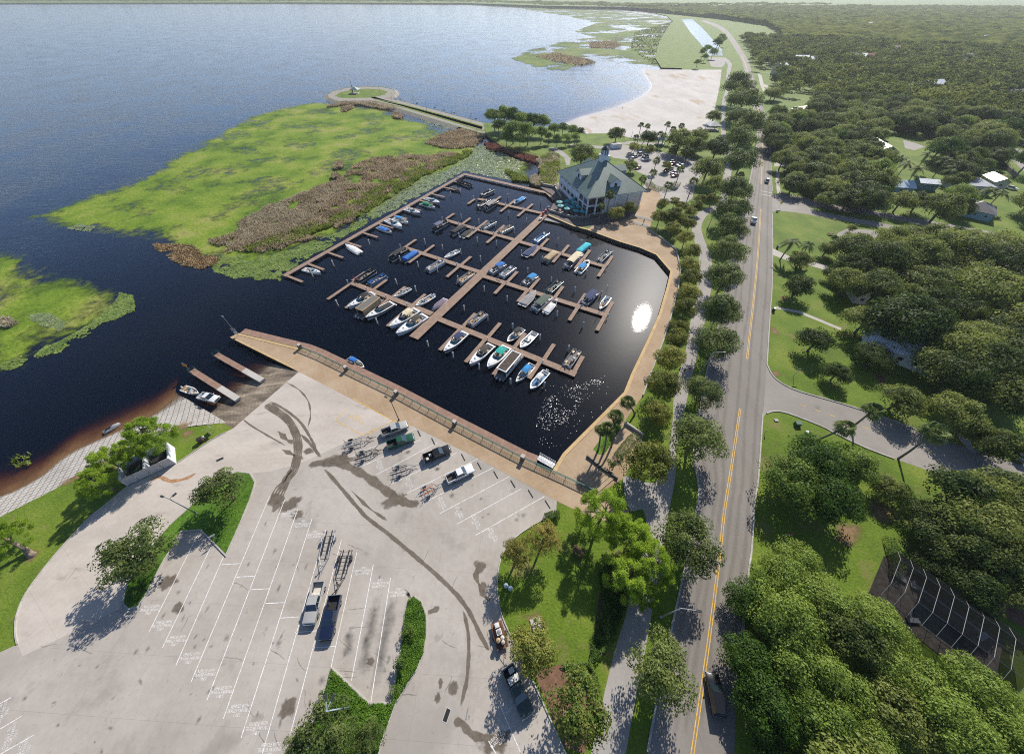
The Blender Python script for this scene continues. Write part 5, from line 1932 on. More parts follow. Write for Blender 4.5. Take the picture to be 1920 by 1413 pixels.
# ---- nearest the building, right
pontoon((1026, 438), (1001, 456), 'blue and white pontoon boat with pale deck right of the main pier', 'the blue and white pontoon', fence=BLUEH, seats=VINYLW, floor=plain('deck_blue', (.12, .25, .42), .8))
runabout((1007, 461), (983, 481), 'navy covered motorboat with twin outboards right of the main pier', 'the navy covered twin outboard', hull=NAVY, cover=(CANV['navy'], 'full'), motor=2)
pontoon((1042, 474), (1021, 491), 'short boat under a beige striped cover on the right side', 'the beige covered boat', fence=GELC, cover=CANV['tan'], B=2.7)
pontoon((1103, 459), (1082, 476), 'boat under a turquoise and white wave patterned cover with a flag', 'the turquoise covered boat', fence=GEL, cover=CANV['turquoise'])
pontoon((1088, 477), (1061, 503), 'large grey pontoon boat under a long cream canopy', 'the cream canopy pontoon', fence=GREYH, canvas=CANV['cream'], cx=(-.25, .42), B=2.9)
runabout((1104, 489), (1083, 511), 'white deckboat with a bright blue bimini at the sun side', 'the blue bimini deckboat', canvas=CANV['sky'], hull=GEL, full=.55)
pontoon((1144, 471), (1121, 492), 'white open pontoon boat with black seats at the dock end by the promenade', 'the white pontoon with black seats', seats=VINYLK, fence=GEL)
# ---- third left dock
pontoon((764, 467), (731, 488), 'black pontoon boat with a wide black canopy at the third left dock', 'the wide black canopy pontoon', fence=BLACKH, canvas=CANV['black'], cx=(-.3, .3), seats=VINYLK)
pontoon((781, 473.5), (755, 490.5), 'pontoon boat wrapped in a bright blue cover', 'the bright blue covered pontoon', fence=BLUEH, cover=CANV['blue'])
pontoon((833, 489.5), (800, 509), 'white and dark blue open pontoon boat at the third left dock', 'the white and navy pontoon', fence=GEL, seats=VINYLW)
runabout((833, 484.5), (860, 469.5), 'plain white open boat on the upper side of the third left dock', 'the plain white open boat', console=True, motor=1, floor=GEL)
pontoon((887, 512.5), (859, 532), 'tan decked pontoon boat hard against the main pier', 'the tan pontoon by the main pier', fence=GELC, seats=VINYLT, floor=FLOORT)
# ---- middle right dock
pontoon((946, 496.5), (917, 514), 'grey pontoon boat with a royal blue bimini next to the main pier', 'the royal blue bimini pontoon', fence=GREYH, canvas=CANV['blue'], cx=(.0, .40))
pontoon((964, 502), (938, 521), 'white pontoon boat with a blue folded canopy and white seats', 'the folded blue canopy pontoon', fence=GEL, folded=CANV['blue'])
pontoon((1005, 518.5), (980, 535.5), 'grey pontoon boat with a sky blue bimini in the middle right dock', 'the sky blue bimini pontoon', fence=GREYH, canvas=CANV['sky'], cx=(-.05, .4))
pontoon((1052, 528), (1026, 551), 'green trimmed white deckboat with dark seats in the middle right dock', 'the green trimmed deckboat', fence=GREENH, seats=VINYLK)
pontoon((1117, 549), (1092, 573), 'grey pontoon boat with a big navy canopy towards the sun glint', 'the navy canopy pontoon', fence=GREYH, canvas=CANV['navy'], cx=(-.2, .42), B=2.8)
runabout((1005, 546), (978, 573), 'boat under a rumpled grey canvas cover with an outboard', 'the grey canvas covered boat', cover=(CANV['grey'], 'full'), hull=BLACKH, beam=.36)
pontoon((1029, 558), (1000, 583), 'white pontoon boat under a dark green canopy', 'the dark green canopy pontoon', fence=GEL, canvas=CANV['olive'], cx=(-.25, .4), B=2.9)
runabout((1045, 562), (1022, 587), 'narrow white boat with a beige half cover beside the dark green canopy', 'the narrow beige covered boat', cover=(CANV['white'], 'aft'), floor=FLOORT, beam=.30)
# ---- outer left dock
pontoon((702, 507), (667, 530), 'black and white pontoon boat in the end slip with a red flag strip', 'the black and white end slip pontoon', fence=BLACKH, seats=VINYLK, folded=plain('canvas_red', (.5, .05, .08), .8))
pontoon((724, 516.5), (690, 535), 'pale blue pontoon boat with bright blue seats in the end slip', 'the pale blue pontoon', fence=BLUEH, seats=VINYLB, floor=FLOORT)
runabout((738.5, 557.5), (769.5, 540.5), 'slim white centre console with its bow to the outer left dock', 'the slim white centre console', console=True, mm=MOTOR, beam=.30)
runabout((779.5, 574.5), (813, 553.5), 'long white deckboat with twin outboards on the outer left dock', 'the long white deckboat', motor=2, full=.5, mm=MOTORW)
runabout((810, 582), (836, 560), 'wakeboat under a plum coloured cover beside the main pier', 'the plum covered wakeboat', cover=(CANV['purple'], 'full'), motor=0)
cruiser((653, 578.5), (701, 551), 'white express cruiser with a black canvas top in the left outer slip', 'the express cruiser with the black top', canvas=CANV['black'], full=.40)
cruiser((687, 599), (737, 569), 'white cruiser with a black cockpit cover and black hull band', 'the cruiser with the black cockpit cover', cover=(CANV['black'], 'aft'), stripe=BLACKH, full=.40)
cruiser((731, 616), (783, 582), 'white cruiser with a cream canvas top and dark windshield', 'the cream topped cruiser', canvas=CANV['cream'], glass=TINTD)
cruiser((744, 629.5), (798.5, 593), 'largest white express cruiser with a black top, against the main pier end', 'the largest express cruiser', canvas=CANV['brown'], arch=True, full=.44)
# ---- nearest right dock
pontoon((909, 588), (879, 611.5), 'white and brown open pontoon boat on the upper side of the nearest dock', 'the white and brown pontoon', fence=GEL, seats=VINYLT)
cruiser((832.5, 662), (873, 624.5), 'white cruiser with a navy canvas top and navy hull stripes', 'the navy topped cruiser', canvas=CANV['navy'], stripe=NAVY)
cruiser((880.5, 686), (922, 647.5), 'white cruiser with a brown canvas top and beige cockpit', 'the brown topped cruiser', canvas=CANV['brown'], glass=TINTD)
cruiser((913.5, 691), (951, 651.5), 'white cruiser with a bright teal canvas top', 'the teal topped cruiser', canvas=CANV['teal'], hatch=False, beam=.36)
runabout((967, 717), (999, 683), 'white walkaround with a blue top and long pulpit bow', 'the blue topped walkaround', canvas=CANV['sky'], console=False, motor=0, full=.36, deckm=GEL)
runabout((994, 730), (1025, 696), 'white twin hulled fishing boat with a white hard top, last in the row', 'the white hard top fishing boat', console=True, ttop=CANV['white'], full=.62, motor=2, mm=MOTORW, floor=plain('deck_blue', (.12, .25, .42), .8))
runabout((951, 642), (980, 616), 'maroon and white bowrider with a raised black bimini', 'the maroon bowrider', hull=MAROON, canvas=CANV['black'], motor=0, full=.6, lift=2.0)
runabout((975, 653), (1004, 623), 'white deckboat with a wakeboard arch beside the maroon bowrider', 'the white wakeboard arch deckboat', motor=0, full=.62, seats=VINYLW, floor=GEL)
pontoon((1083, 658), (1060, 691), 'white and black pontoon boat with gold seat trim in the end slip', 'the gold trimmed pontoon', fence=GEL, seats=VINYLT, folded=CANV['black'])
# ---- others
runabout((684, 690), (652, 672), 'small white bowrider with a royal blue bimini at the boardwalk', 'the small bowrider at the boardwalk', canvas=CANV['blue'], motor=0, full=.45, floor=FLOORT, seats=VINYLT)
runabout((373, 738), (343, 727), 'white fishing boat afloat behind the white pickup on the ramp', 'the fishing boat on the ramp', console=True, seats=VINYLT, floor=plain('deck_stone', (.40, .36, .32), .8), mm=MOTORW, beam=.36)


def houseboat(bow, stern, label, short, roofm, wallm, trim, enclosed=False):
 r_, L = boatroot('houseboat', bow, stern, label, 'houseboat', short)
 B = 3.0
 m = MB()
 m.smooth = True
 for s in (-1, 1):
  m = MB()
  m.smooth = True
  m.path([(-L / 2 + .1, s * 1.0, .05), (L / 2 - .9, s * 1.0, .05), (L / 2 + .1, s * 1.0, .28)], [.36, .36, .06], 10)
  m.build('pontoon_tube', ALU, r_)
 m = MB()
 m.box((0, 0, .44), (L, B, .14))
 m.build('deck', FLOORG, r_)
 m = MB()
 x0, x1 = -L * .36, L * .34
 m.box(((x0 + x1) / 2, 0, 2.55), (x1 - x0 + .5, B, .16), ch=.04)
 ro = m.build('roof', trim, r_)
 m = MB()
 m.box(((x0 + x1) / 2, 0, 2.66), (x1 - x0 - .2, B - .7, .06))
 m.build('roof_deck', roofm, ro)
 for i in range(5):
  x = x0 + (x1 - x0) * i / 4
  for s in (-1, 1):
   m = MB()
   m.box((x, s * (B / 2 - .12), 1.5), (.10, .10, 1.96))
   m.build('post', trim, r_)
 for s in (-1, 1):
  m = MB()
  m.box(((x0 + x1) / 2, s * (B / 2 - .12), .9), (x1 - x0, .05, .8))
  if enclosed:
   m.box(((x0 + x1) / 2, s * (B / 2 - .11), 1.88), (x1 - x0, .03, 1.16))
  m.build('side_wall', wallm, r_)
 m = MB()
 seat(m, x0 + 1.2, .8, .5, .7, 2.0, .45, 'y+')
 seat(m, x0 + 1.2, -.8, .5, .7, 2.0, .45, 'y-')
 m.build('seat', VINYLK, r_)
 m = MB()
 for s in (-1, 1):
  m.path([(x1, s * 1.35, 1.2), (L / 2 - .2, s * 1.35, 1.2), (L / 2 - .1, s * .5, 1.2)], .03, 5)
  for x in (x1, (x1 + L / 2) / 2, L / 2 - .2):
   m.tube((x, s * 1.35, .5), (x, s * 1.35, 1.2), .025, n=5)
 m.build('deck_rail', ALU, r_)
 outboard(r_, -L / 2 + .1, .5, .5, 1.0, MOTORW)
 outboard(r_, -L / 2 + .1, -.5, .5, 1.0, MOTORW)
 return r_


houseboat((974, 664), (935, 710), 'white framed houseboat with a flat brown roof deck', 'the brown roofed houseboat', plain('roof_brown', (.075, .055, .04), .9, var=.25), GEL, GEL)
houseboat((716, 561), (671, 595), 'tan canvas sided party boat with a clear roof, outer left dock', 'the tan canvas party boat', plain('roof_smoke', (.16, .15, .12), .4), CANV['tan'], plain('trim_tan', (.42, .27, .15), .6), True)


def sailboat(bow, stern, label, short):
 r_ = runabout(bow, stern, label, short, name='sailboat', cat='sailboat', cover=None, motor=0, glass=False, console=True, beam=.30, full=.36)
 L = BOATSPOTS[-1][3]
 m = MB()
 m.tube((.12 * L, 0, .7), (.12 * L, 0, 7.6), .06, .045, n=6)
 m.build('mast', ALU, r_)
 m = MB()
 m.smooth = True
 m.path([(.10 * L, 0, 1.5), (-.12 * L, 0, 1.55), (-.36 * L, 0, 1.5)], [.10, .17, .08], 8)
 m.build('furled_sail', CANV['sky'], r_)
 m = MB()
 for e in ((.48 * L, 0, .85), (-.48 * L, 0, .7), (.05 * L, .85, .75), (.05 * L, -.85, .75)):
  m.tube(e, (.12 * L, 0, 7.3), .012, n=4)
 m.build('rigging', ALU, r_)
 return r_


sailboat((1124, 581), (1141, 557), 'small white sailboat with a bare mast and blue sail cover', 'the small sailboat')


def jetski(bow, stern, label):
 r_, L = boatroot('jet_ski', bow, stern, label, 'jet ski', 'the jet ski')
 L = 3.2
 hull_mesh(L, 1.15, .32, .50, .45, 1.8).build('hull', GEL, r_)
 m = MB()
 m.smooth = True
 secs = []
 for x, w, h in ((-1.5, .42, .36), (-.9, .46, .42), (-.2, .44, .50), (.35, .46, .66), (.9, .36, .66), (1.45, .08, .5)):
  secs.append([(x, w, .30), (x, w * .7, h), (x, 0, h + .07), (x, -w * .7, h), (x, -w, .30)])
 m.loft(secs, closed=False)
 m.build('deck', plain('ski_deck', (.32, .33, .34), .35), r_)
 m = MB()
 m.box((-.55, 0, .62), (1.1, .42, .24), taper=(.9, .75), ch=.06)
 m.build('seat', VINYLK, r_)
 m = MB()
 m.tube((.35, 0, .6), (.22, 0, .95), .06, n=6)
 m.tube((.22, -.38, .98), (.22, .38, .98), .03, n=6)
 m.build('handlebar', MOTOR, r_)
 return r_


jetski((224, 792), (193, 809), 'grey and white jet ski drifting off the paved shore')
# the flag on the turquoise covered boat
c = at(1085, 470, WATER)
fl_ = tag(empty('flag_pole', (c.x, c.y, WATER + .5)), 'tall pole with a small pale flag on the turquoise covered boat', 'flag')
m = MB()
m.tube((0, 0, 0), (0, 0, 4.2), .035, .025, n=6)
m.build('pole', ALU, fl_)
m = MB()
m.add([(0, 0, 4.1), (.5, .1, 4.15), (1.1, -.05, 4.05), (1.1, -.05, 3.45), (.5, .1, 3.5), (0, 0, 3.4)], [(0, 1, 4, 5), (1, 2, 3, 4)])
m.build('flag_cloth', plain('flag_cloth', (.55, .58, .62), .8), fl_)


# ---- piles and pedestals take their labels from the boat they stand beside
def side_label(obs, noun, used):
 rel = []
 for o in obs:
  p = Vector((o.location.x, o.location.y, 0))
  best = sorted(((p - Vector((c.x, c.y, 0))).length, i) for i, (c, s, d, l) in enumerate(BOATSPOTS))
  for dist, i in best:
   c, s, d, l = BOATSPOTS[i]
   v = p - Vector((c.x, c.y, 0))
   f, q = v.dot(d), v.dot(Vector((-d.y, d.x, 0)))
   where = 'off the bow of' if f > l * .42 else 'off the stern of' if f < -l * .42 else 'alongside'
   lab = '%s %s %s' % (noun, where, s)
   if lab not in used:
    used.add(lab)
    o['label'] = lab
    break


_used = set()
side_label(PILEOBS, 'white capped pile', _used)
side_label(PEDOBS, 'white pedestal', _used)
# ================================================================== trees
OAKM = leafmat('leaf_live_oak', (.060, .098, .018), (.255, .295, .068), .44, vary=.60, scale=.45)
OAKG = leafmat('leaf_oak_green', (.060, .125, .012), (.245, .330, .055), .42, vary=.70, scale=.45)
OAKY = leafmat('leaf_elm_yellow', (.13, .155, .020), (.36, .36, .075), .42, vary=.45, scale=.8)
OAKS = leafmat('leaf_street_oak', (.066, .105, .022), (.225, .275, .070), .42, vary=.25, scale=.6)
PINEM = leafmat('needle_pine', (.15, .26, .012), (.40, .54, .05), .45, vary=.2, scale=.8)
CYPM = leafmat('leaf_cypress', (.16, .155, .025), (.33, .28, .065), .35, vary=.35, scale=.8)
MAPM = leafmat('leaf_maple', (.08, .14, .016), (.31, .30, .065), .36, vary=.2, scale=1.6)
PALMM = leafmat('leaf_palm', (.065, .10, .025), (.20, .245, .07), .35, vary=.2, scale=1.0, rough=.65, spec=.15)
BUSHM = leafmat('leaf_shrub', (.045, .095, .010), (.13, .20, .03), .25, vary=.4, scale=1.0)
BARK = plain('bark_grey', (.13, .11, .09), .95, var=.3, scale=3)
BARKP = plain('bark_palm', (.17, .145, .115), .95, var=.3, scale=3)


def leaf_quads(C, N, s, rng, aspect=.7, axis=None):
 """leaf faces at C facing N"""
 n = len(C)
 N = N / np.maximum(1e-6, np.linalg.norm(N, axis=1))[:, None]
 r_ = rng.normal(size=(n, 3))
 U = np.cross(N, r_) if axis is None else axis - N * np.sum(axis * N, 1)[:, None]
 U /= np.maximum(1e-6, np.linalg.norm(U, axis=1))[:, None]
 Wv = np.cross(N, U)
 s = s * rng.uniform(.55, 1.35, n)
 U = U * (s / 2)[:, None]
 Wv = Wv * (s / 2 * aspect)[:, None]
 V = np.stack([C - U - Wv * .4, C - Wv * .9 + U * .2, C + U + Wv * .2, C + Wv * .9 - U * .1], 1).reshape(-1, 3)
 return V, np.arange(4 * n).reshape(n, 4)


def crown_pts(Rr, flat, blobs, per, rng, low=-.25, spread=.72, br=(.26, .42), shell=.55):
 B = []
 while len(B) < blobs:
  d = rng.normal(size=3)
  d /= np.linalg.norm(d)
  if d[2] < low:
   continue
  q = spread * (rng.uniform(.2, 1.0) ** .45)
  B.append((d[0] * q * Rr, d[1] * q * Rr, d[2] * q * Rr * flat, rng.uniform(*br) * Rr * (1.1 - .3 * abs(d[2]))))
 C, N = [], []
 for x, y, z, b in B:
  u = rng.normal(size=(per, 3))
  u /= np.linalg.norm(u, axis=1)[:, None]
  u[:, 2] = np.where(u[:, 2] < -.3, -u[:, 2] * .6, u[:, 2])
  rad = b * (shell + (1.06 - shell) * rng.random(per) ** .5)
  c = np.array([x, y, z]) + u * rad[:, None] * np.array([1, 1, .72])
  C.append(c)
  out = c / np.maximum(.1, np.linalg.norm(c, axis=1))[:, None]
  N.append(u * .7 + out * .35 + rng.normal(size=(per, 3)) * .55 + np.array([0, 0, .25]))
 return np.concatenate(C), np.concatenate(N), B


def trunk_mesh(H, r0, B, rng, lean=(0, 0), zc=0.0, limbs=6):
 m = MB()
 m.smooth = True
 fx, fy = lean
 top = Vector((fx, fy, H))
 mid = Vector((fx * .35, fy * .35, H * .5))
 m.path([(0, 0, -.2), (0, 0, .25), tuple(mid), tuple(top)], [r0 * 1.5, r0 * 1.05, r0 * .85, r0 * .55], 8)
 for b in sorted(B, key=lambda q: -math.hypot(q[0], q[1]))[:limbs]:
  e = Vector((b[0] * .85, b[1] * .85, zc + b[2] * .8))
  s = mid.lerp(top, rng.uniform(.3, .95))
  k = (s + e) / 2 + Vector((0, 0, (e - s).length * .10))
  m.path([tuple(s), tuple(k), tuple(e)], [r0 * .45, r0 * .28, r0 * .10], 5)
 return m


class Kind:
 """a kind of tree: variants that share their meshes, each a thing of crown and trunk"""

 def __init__(s, name, mat_, Rr, flat, blobs, per, leaf, hc, r0, n=4, seed=1, bark=None, style='leaf', low=-.25, spread=.72, br=(.26, .42), aspect=.7, limbs=6, trunk_lean=.0):
  s.R, s.hc, s.protos, s.name, s.k = Rr, hc, [], name, 0
  for i in range(n):
   rng = np.random.default_rng(seed * 100 + i)
   if style == 'leaf':
    C, N, B = crown_pts(Rr, flat, blobs, per, rng, low, spread, br)
    V, F = leaf_quads(C, N, leaf, rng, aspect)
   else:                                   # pine: needle tufts at the ends of the boughs
    Cc, Nn, B0, Ax = [], [], [], []
    for b in range(blobs):
     a = rng.uniform(0, 2 * np.pi)
     h = rng.uniform(-1, 1)
     q = Rr * (1 - .55 * max(0, h)) * rng.uniform(.25, 1.0) ** .6
     c = np.array([math.cos(a) * q, math.sin(a) * q, h * Rr * flat + .12 * q])
     rb = rng.uniform(*br) * Rr
     u = rng.normal(size=(per, 3))
     u[:, 2] += .45
     u /= np.linalg.norm(u, axis=1)[:, None]
     Cc.append(c + u * (rb * rng.uniform(.45, .95, per))[:, None])
     Ax.append(u)
     t_ = np.cross(u, rng.normal(size=(per, 3)))
     Nn.append(t_ + .5 * u + np.array([0, 0, .3]))
     B0.append((c[0], c[1], c[2], rb))
    B = B0
    V, F = leaf_quads(np.concatenate(Cc), np.concatenate(Nn), leaf, rng, aspect, np.concatenate(Ax))
   zc = Rr * hc
   r_ = empty(name)
   raw_mesh('crown', V, F, mat_, r_, loc=(0, 0, zc))
   ln = (rng.normal() * trunk_lean * Rr, rng.normal() * trunk_lean * Rr)
   trunk_mesh(zc * (1.0 if style == 'leaf' else 1.0) + (Rr * flat * .8 if style != 'leaf' else 0), r0, B, rng, ln, zc, limbs).build('trunk', bark or BARK, r_)
   s.protos.append([r_, False])
  s.i = 0

 def put(s, x, y, z, r, label, cat='tree', group=None, rz=None, hs=1.0, v=None):
  p = s.protos[(s.i if v is None else v) % len(s.protos)]
  s.i += 1
  k = r / s.R
  rz = (s.i * 2.399) % 6.283 if rz is None else rz
  if not p[1]:
   p[1] = True
   o = p[0]
   o.location = (x, y, z)
   o.rotation_euler = (0, 0, rz)
   o.scale = (k, k, k * hs)
   p.append(True)
  else:
   o = copy_tree(p[0], None, (x, y, z), rz, (k, k, k * hs))
  for key in ('label', 'category', 'group'):
   if key in o:
    del o[key]
  tag(o, label, cat, group)
  return o

 def px(s, px, py, rpx, label, cat='tree', group=None, z=0.0, hs=1.0, **kw):
  """placed by where its crown shows and how wide it is"""
  zc = z + 4
  for _ in range(3):
   r = rpx * mpp(px, py, zc)
   zc = z + r * s.hc * hs
  p = at(px, py, zc)
  return s.put(p.x, p.y, z, r, label, cat, group, hs=hs, **kw)

 def done(s):
  for p in s.protos:
   if not p[1]:
    for k in kids(p[0]):
     bpy.data.objects.remove(k)
    bpy.data.objects.remove(p[0])


OAKL = Kind('live_oak', OAKM, 9.0, .60, 56, 250, .54, .66, .50, n=4, seed=1, low=-.5, spread=.76)
OAKD = Kind('live_oak', OAKM, 6.0, .68, 40, 210, .42, .74, .34, n=4, seed=2, low=-.5, spread=.76)
OAKB = Kind('green_oak', OAKG, 7.0, .66, 46, 260, .42, .74, .36, n=5, seed=3, low=-.5, spread=.76)
STRO = Kind('street_oak', OAKS, 5.0, .72, 36, 250, .31, .90, .22, n=5, seed=4, trunk_lean=.05, low=-.5, spread=.76)
ELM = Kind('round_elm', OAKY, 2.6, .82, 24, 220, .21, 1.0, .11, n=4, seed=5, low=-.6, spread=.74)
ISLT = Kind('island_oak', OAKS, 4.0, .75, 38, 170, .27, 1.05, .16, n=3, seed=6, spread=.82, br=(.20, .36))
PINE = Kind('slash_pine', PINEM, 4.2, .80, 95, 190, .42, 1.55, .22, n=4, seed=7, style='pine', br=(.14, .20), aspect=.20, limbs=14)
CYP = Kind('bald_cypress', CYPM, 3.0, 1.1, 44, 150, .24, 1.35, .18, n=2, seed=8, spread=.8, br=(.2, .32), aspect=.4)
MAPLE = Kind('young_maple', MAPM, 4.0, .85, 40, 140, .31, 1.15, .15, n=2, seed=9, spread=.85, br=(.2, .34))
BUSH = Kind('shrub', BUSHM, 1.2, .7, 9, 90, .14, .6, .05, n=3, seed=10, low=-.1)
WOOD = Kind('shore_tree', OAKG, 5.0, .95, 34, 200, .38, 1.05, .25, n=3, seed=11)


def palm(kind, crownpx, basepx, label, r=2.0, zc=7.0, group=None, n=30, seed=1, cat='palm tree', z=0.0):
 """a palm: trunk from its foot to its crown, a head of fan or feather fronds"""
 c = at(crownpx[0], crownpx[1], z + zc)
 if basepx is None:
  b = Vector((c.x, c.y, z))
 else:
  b = at(basepx[0], basepx[1], z)
 rng = random.Random(seed)
 r_ = tag(empty(kind, b), label, cat, group)
 top = c - b
 m = MB()
 m.smooth = True
 m.path([(0, 0, -.2), tuple(top * .33 + Vector((top.x, top.y, 0)) * -.12), tuple(top * .7 + Vector((top.x, top.y, 0)) * -.06), tuple(top)], [.24, .19, .17, .20], 8)
 m.build('trunk', BARKP, r_)
 m = MB()
 for i in range(n):
  az = 2 * math.pi * i / n * 2.4 + rng.uniform(-.3, .3)
  el = rng.uniform(-.45, 1.2)
  d = Vector((math.cos(az) * math.cos(el), math.sin(az) * math.cos(el), math.sin(el)))
  side = Vector((-math.sin(az), math.cos(az), 0))
  if kind == 'cabbage_palm':
   hub = d * r * .48
   up = side.cross(d)
   m.add([side * .03, hub + side * .02, hub - side * .02, -side * .03], [(0, 1, 2, 3)])
   k = 11
   for j in range(k):
    a = -1.9 + 3.8 * j / (k - 1)
    da = .16
    tip = hub + (d * math.cos(a) + side * math.sin(a)) * r * .55 * (1 - .12 * abs(a)) + Vector((0, 0, -.22 * r)) + up * .1 * (j % 2)
    m1 = hub + (d * math.cos(a - da) + side * math.sin(a - da)) * r * .33
    m2 = hub + (d * math.cos(a + da) + side * math.sin(a + da)) * r * .33
    m.add([hub, m1, tip, m2], [(0, 1, 2, 3)])
  else:
   L_ = r * rng.uniform(.85, 1.1)
   P_ = [Vector((math.cos(az) * L_ * t * math.cos(el * .6), math.sin(az) * L_ * t * math.cos(el * .6), L_ * (math.sin(max(el, .15)) * t - (.75 * t * t)))) for t in (0, .2, .4, .6, .8, 1.0)]
   for j in range(5):
    for q in range(4):
     p = P_[j].lerp(P_[j + 1], q / 4)
     t = (j + q / 4) / 5
     fl = r * .26 * math.sin(math.pi * min(1, t * .85 + .15))
     for s in (-1, 1):
      e = p + side * s * fl + (P_[j + 1] - P_[j]) * .5 + Vector((0, 0, -fl * .35))
      w = (P_[j + 1] - P_[j]) * .16
      m.add([p - w, p + w, e], [(0, 1, 2)])
 o = m.build('crown', PALMM, r_, (top.x, top.y, top.z))
 return r_


def proj(x, y, z):
 dz = z - CAM_H
 dep = y * math.cos(PITCH) - dz * math.sin(PITCH)
 up = y * math.sin(PITCH) + dz * math.cos(PITCH)
 return 960 + FPX * x / dep, 706.5 - FPX * up / dep


# ---- the near shore and the car park
PINE.px(280, 816, 38, 'larger bright green pine over the white walled enclosure', 'pine tree')
PINE.px(238, 842, 21, 'narrow pine between the larger pine and the left end of the enclosure', 'pine tree')
PINE.px(200, 862, 27, 'bright pine standing left of the white walled enclosure, upper of two', 'pine tree')
PINE.px(180, 902, 29, 'low pine crown casting the long shadow on the left lawn', 'pine tree')
lp = PINE.px(8, 1008, 34, 'pine with a thick leaning trunk at the left edge of the picture', 'pine tree', hs=.8)
lp_b = at(60, 1040)
lp_c = [k for k in kids(lp) if k.name.startswith('crown')][0]
lp_w = Vector((lp.location.x, lp.location.y, lp_c.location.z * lp.scale[2]))
lp_s, lp_r = tuple(lp.scale), lp.rotation_euler[2]
for k in kids(lp):
 if k is not lp_c:
  bpy.data.objects.remove(k)
lp.location, lp.scale, lp.rotation_euler = lp_b, (1, 1, 1), (0, 0, 0)
lp_c.location, lp_c.scale, lp_c.rotation_euler = lp_w - lp_b, lp_s, (0, 0, lp_r)
lpm = MB()
lpm.smooth = True
d_ = lp_w - lp_b
lpm.path([(0, 0, -.2), (d_.x * .06, d_.y * .06, .35), tuple(d_ * .5 + Vector((0, 0, -.9))), tuple(d_)], [.75, .48, .36, .2], 9)
for q_ in ((1.6, .6, 1.0), (-1.5, .9, .9), (.5, -1.6, 1.1)):
 lpm.path([tuple(d_ * .75), tuple(d_ + Vector(q_))], [.16, .06], 6)
lpm.build('trunk', plain('bark_tan', (.24, .19, .145), .95, var=.3, scale=2), lp)
ISLT.px(415, 918, 45, 'airy oak at the pointed end of the turf island by the lamp post', hs=.95)
ISLT.px(252, 1030, 66, 'spreading oak at the rounded end of the long turf island', hs=.75)
ISLT.px(605, 1378, 62, 'large tree on the triangular bed at the bottom edge of the car park', hs=.8)
ISLT.px(690, 1385, 34, 'smaller tree right of the large one at the bottom edge bed', hs=.9)
ISLT.px(551, 1400, 26, 'small tree left of the large one at the bottom edge bed', hs=.9)
for q in [(764, 1186, 17, 'grey green shrub midway along the crescent bed'), (751, 1240, 21, 'wide shrub near the lower end of the crescent bed'), (607, 1304, 13, 'pale shrub on the edge of the triangular bed'), (738, 1296, 12, 'small shrub in the corner of the crescent bed')]:
 BUSH.px(q[0], q[1], q[2], q[3], 'shrub', 'shrubs on the planted beds')
CYP.px(969, 1036, 35, 'golden cypress on the lawn edge, nearer the car park', 'cypress')
CYP.px(1018, 1010, 37, 'brownish gold cypress beside the clipped hedge by the promenade', 'cypress')
PINE.px(1132, 962, 49, 'bright pine at the end of the promenade railing', 'pine tree', hs=.9)
PINE.px(1186, 1010, 42, 'bright pine in the middle of the lawn clump', 'pine tree', hs=.9)
PINE.px(1222, 1052, 44, 'pine of the lawn clump closest to the road', 'pine tree', hs=.9)
PINE.px(1178, 1078, 44, 'pine on the lawn side of the clump, half in shade', 'pine tree', hs=.8)
PINE.px(1204, 1108, 30, 'lowest pine of the clump over the lakeside path', 'pine tree', hs=.8)
MAPLE.px(996, 1212, 50, 'young maple with yellow leaf tips over the junk trailer', hs=.9)
MAPLE.px(1084, 1322, 62, 'larger maple with orange flecks on the mulch bed', hs=.9)
STRO.px(1236, 1250, 67, 'big oak on the verge near the bottom of the picture', group='oaks between path and road')
STRO.px(1292, 1016, 64, 'oak on the verge beside the pine clump', group='oaks between path and road')
# ---- oaks between the path and the road, counted from the near one away
for i, q in enumerate([(1306, 824, 50), (1318, 736, 35), (1346, 643, 40), (1351, 580, 38), (1359, 521, 35), (1366, 471, 32), (1370, 427, 31), (1375, 393, 30), (1379, 356, 29), (1390, 304, 30), (1387, 262, 28), (1408, 234, 30), (1394, 190, 30), (1384, 161, 27), (1382, 222, 24)]):
 w = ['first', 'second', 'third', 'fourth', 'fifth', 'sixth', 'seventh', 'eighth', 'ninth', 'tenth', 'eleventh', 'twelfth', 'fourteenth', 'fifteenth', 'thirteenth'][i]
 STRO.px(q[0], q[1], q[2] * 1.12, '%s dark oak up the road row beyond the side street palms of the plaza' % w if i else 'first dark oak up the road row, overhanging the parking bay', group='oaks between path and road')
# ---- round trees on the grass strip beside the promenade
for i, q in enumerate([(1214, 866, 46), (1237, 774, 25), (1248, 717, 31), (1259, 671, 28), (1270, 634, 22), (1272, 608, 17), (1285, 580, 24), (1291, 549, 21), (1295.5, 521, 21), (1297, 497, 19), (1297, 471, 17), (1286, 446, 16), (1262, 428, 15)]):
 w = ['largest yellowish tree over the plaza steps', 'bright small tree just past the plaza palms', 'second small tree along the promenade strip', 'third small tree along the promenade strip', 'fourth small tree along the promenade strip', 'dark fifth tree along the promenade strip', 'sixth small tree along the promenade strip, at the sun glint',
         'seventh small tree along the promenade strip', 'eighth small tree along the promenade strip', 'ninth small tree along the promenade strip', 'tenth small tree along the promenade strip', 'eleventh small tree, by the bend of the low wall', 'twelfth small tree, below the stepped walk'][i]
 ELM.px(q[0], q[1], q[2] * 1.12, w, group='round trees along the promenade')
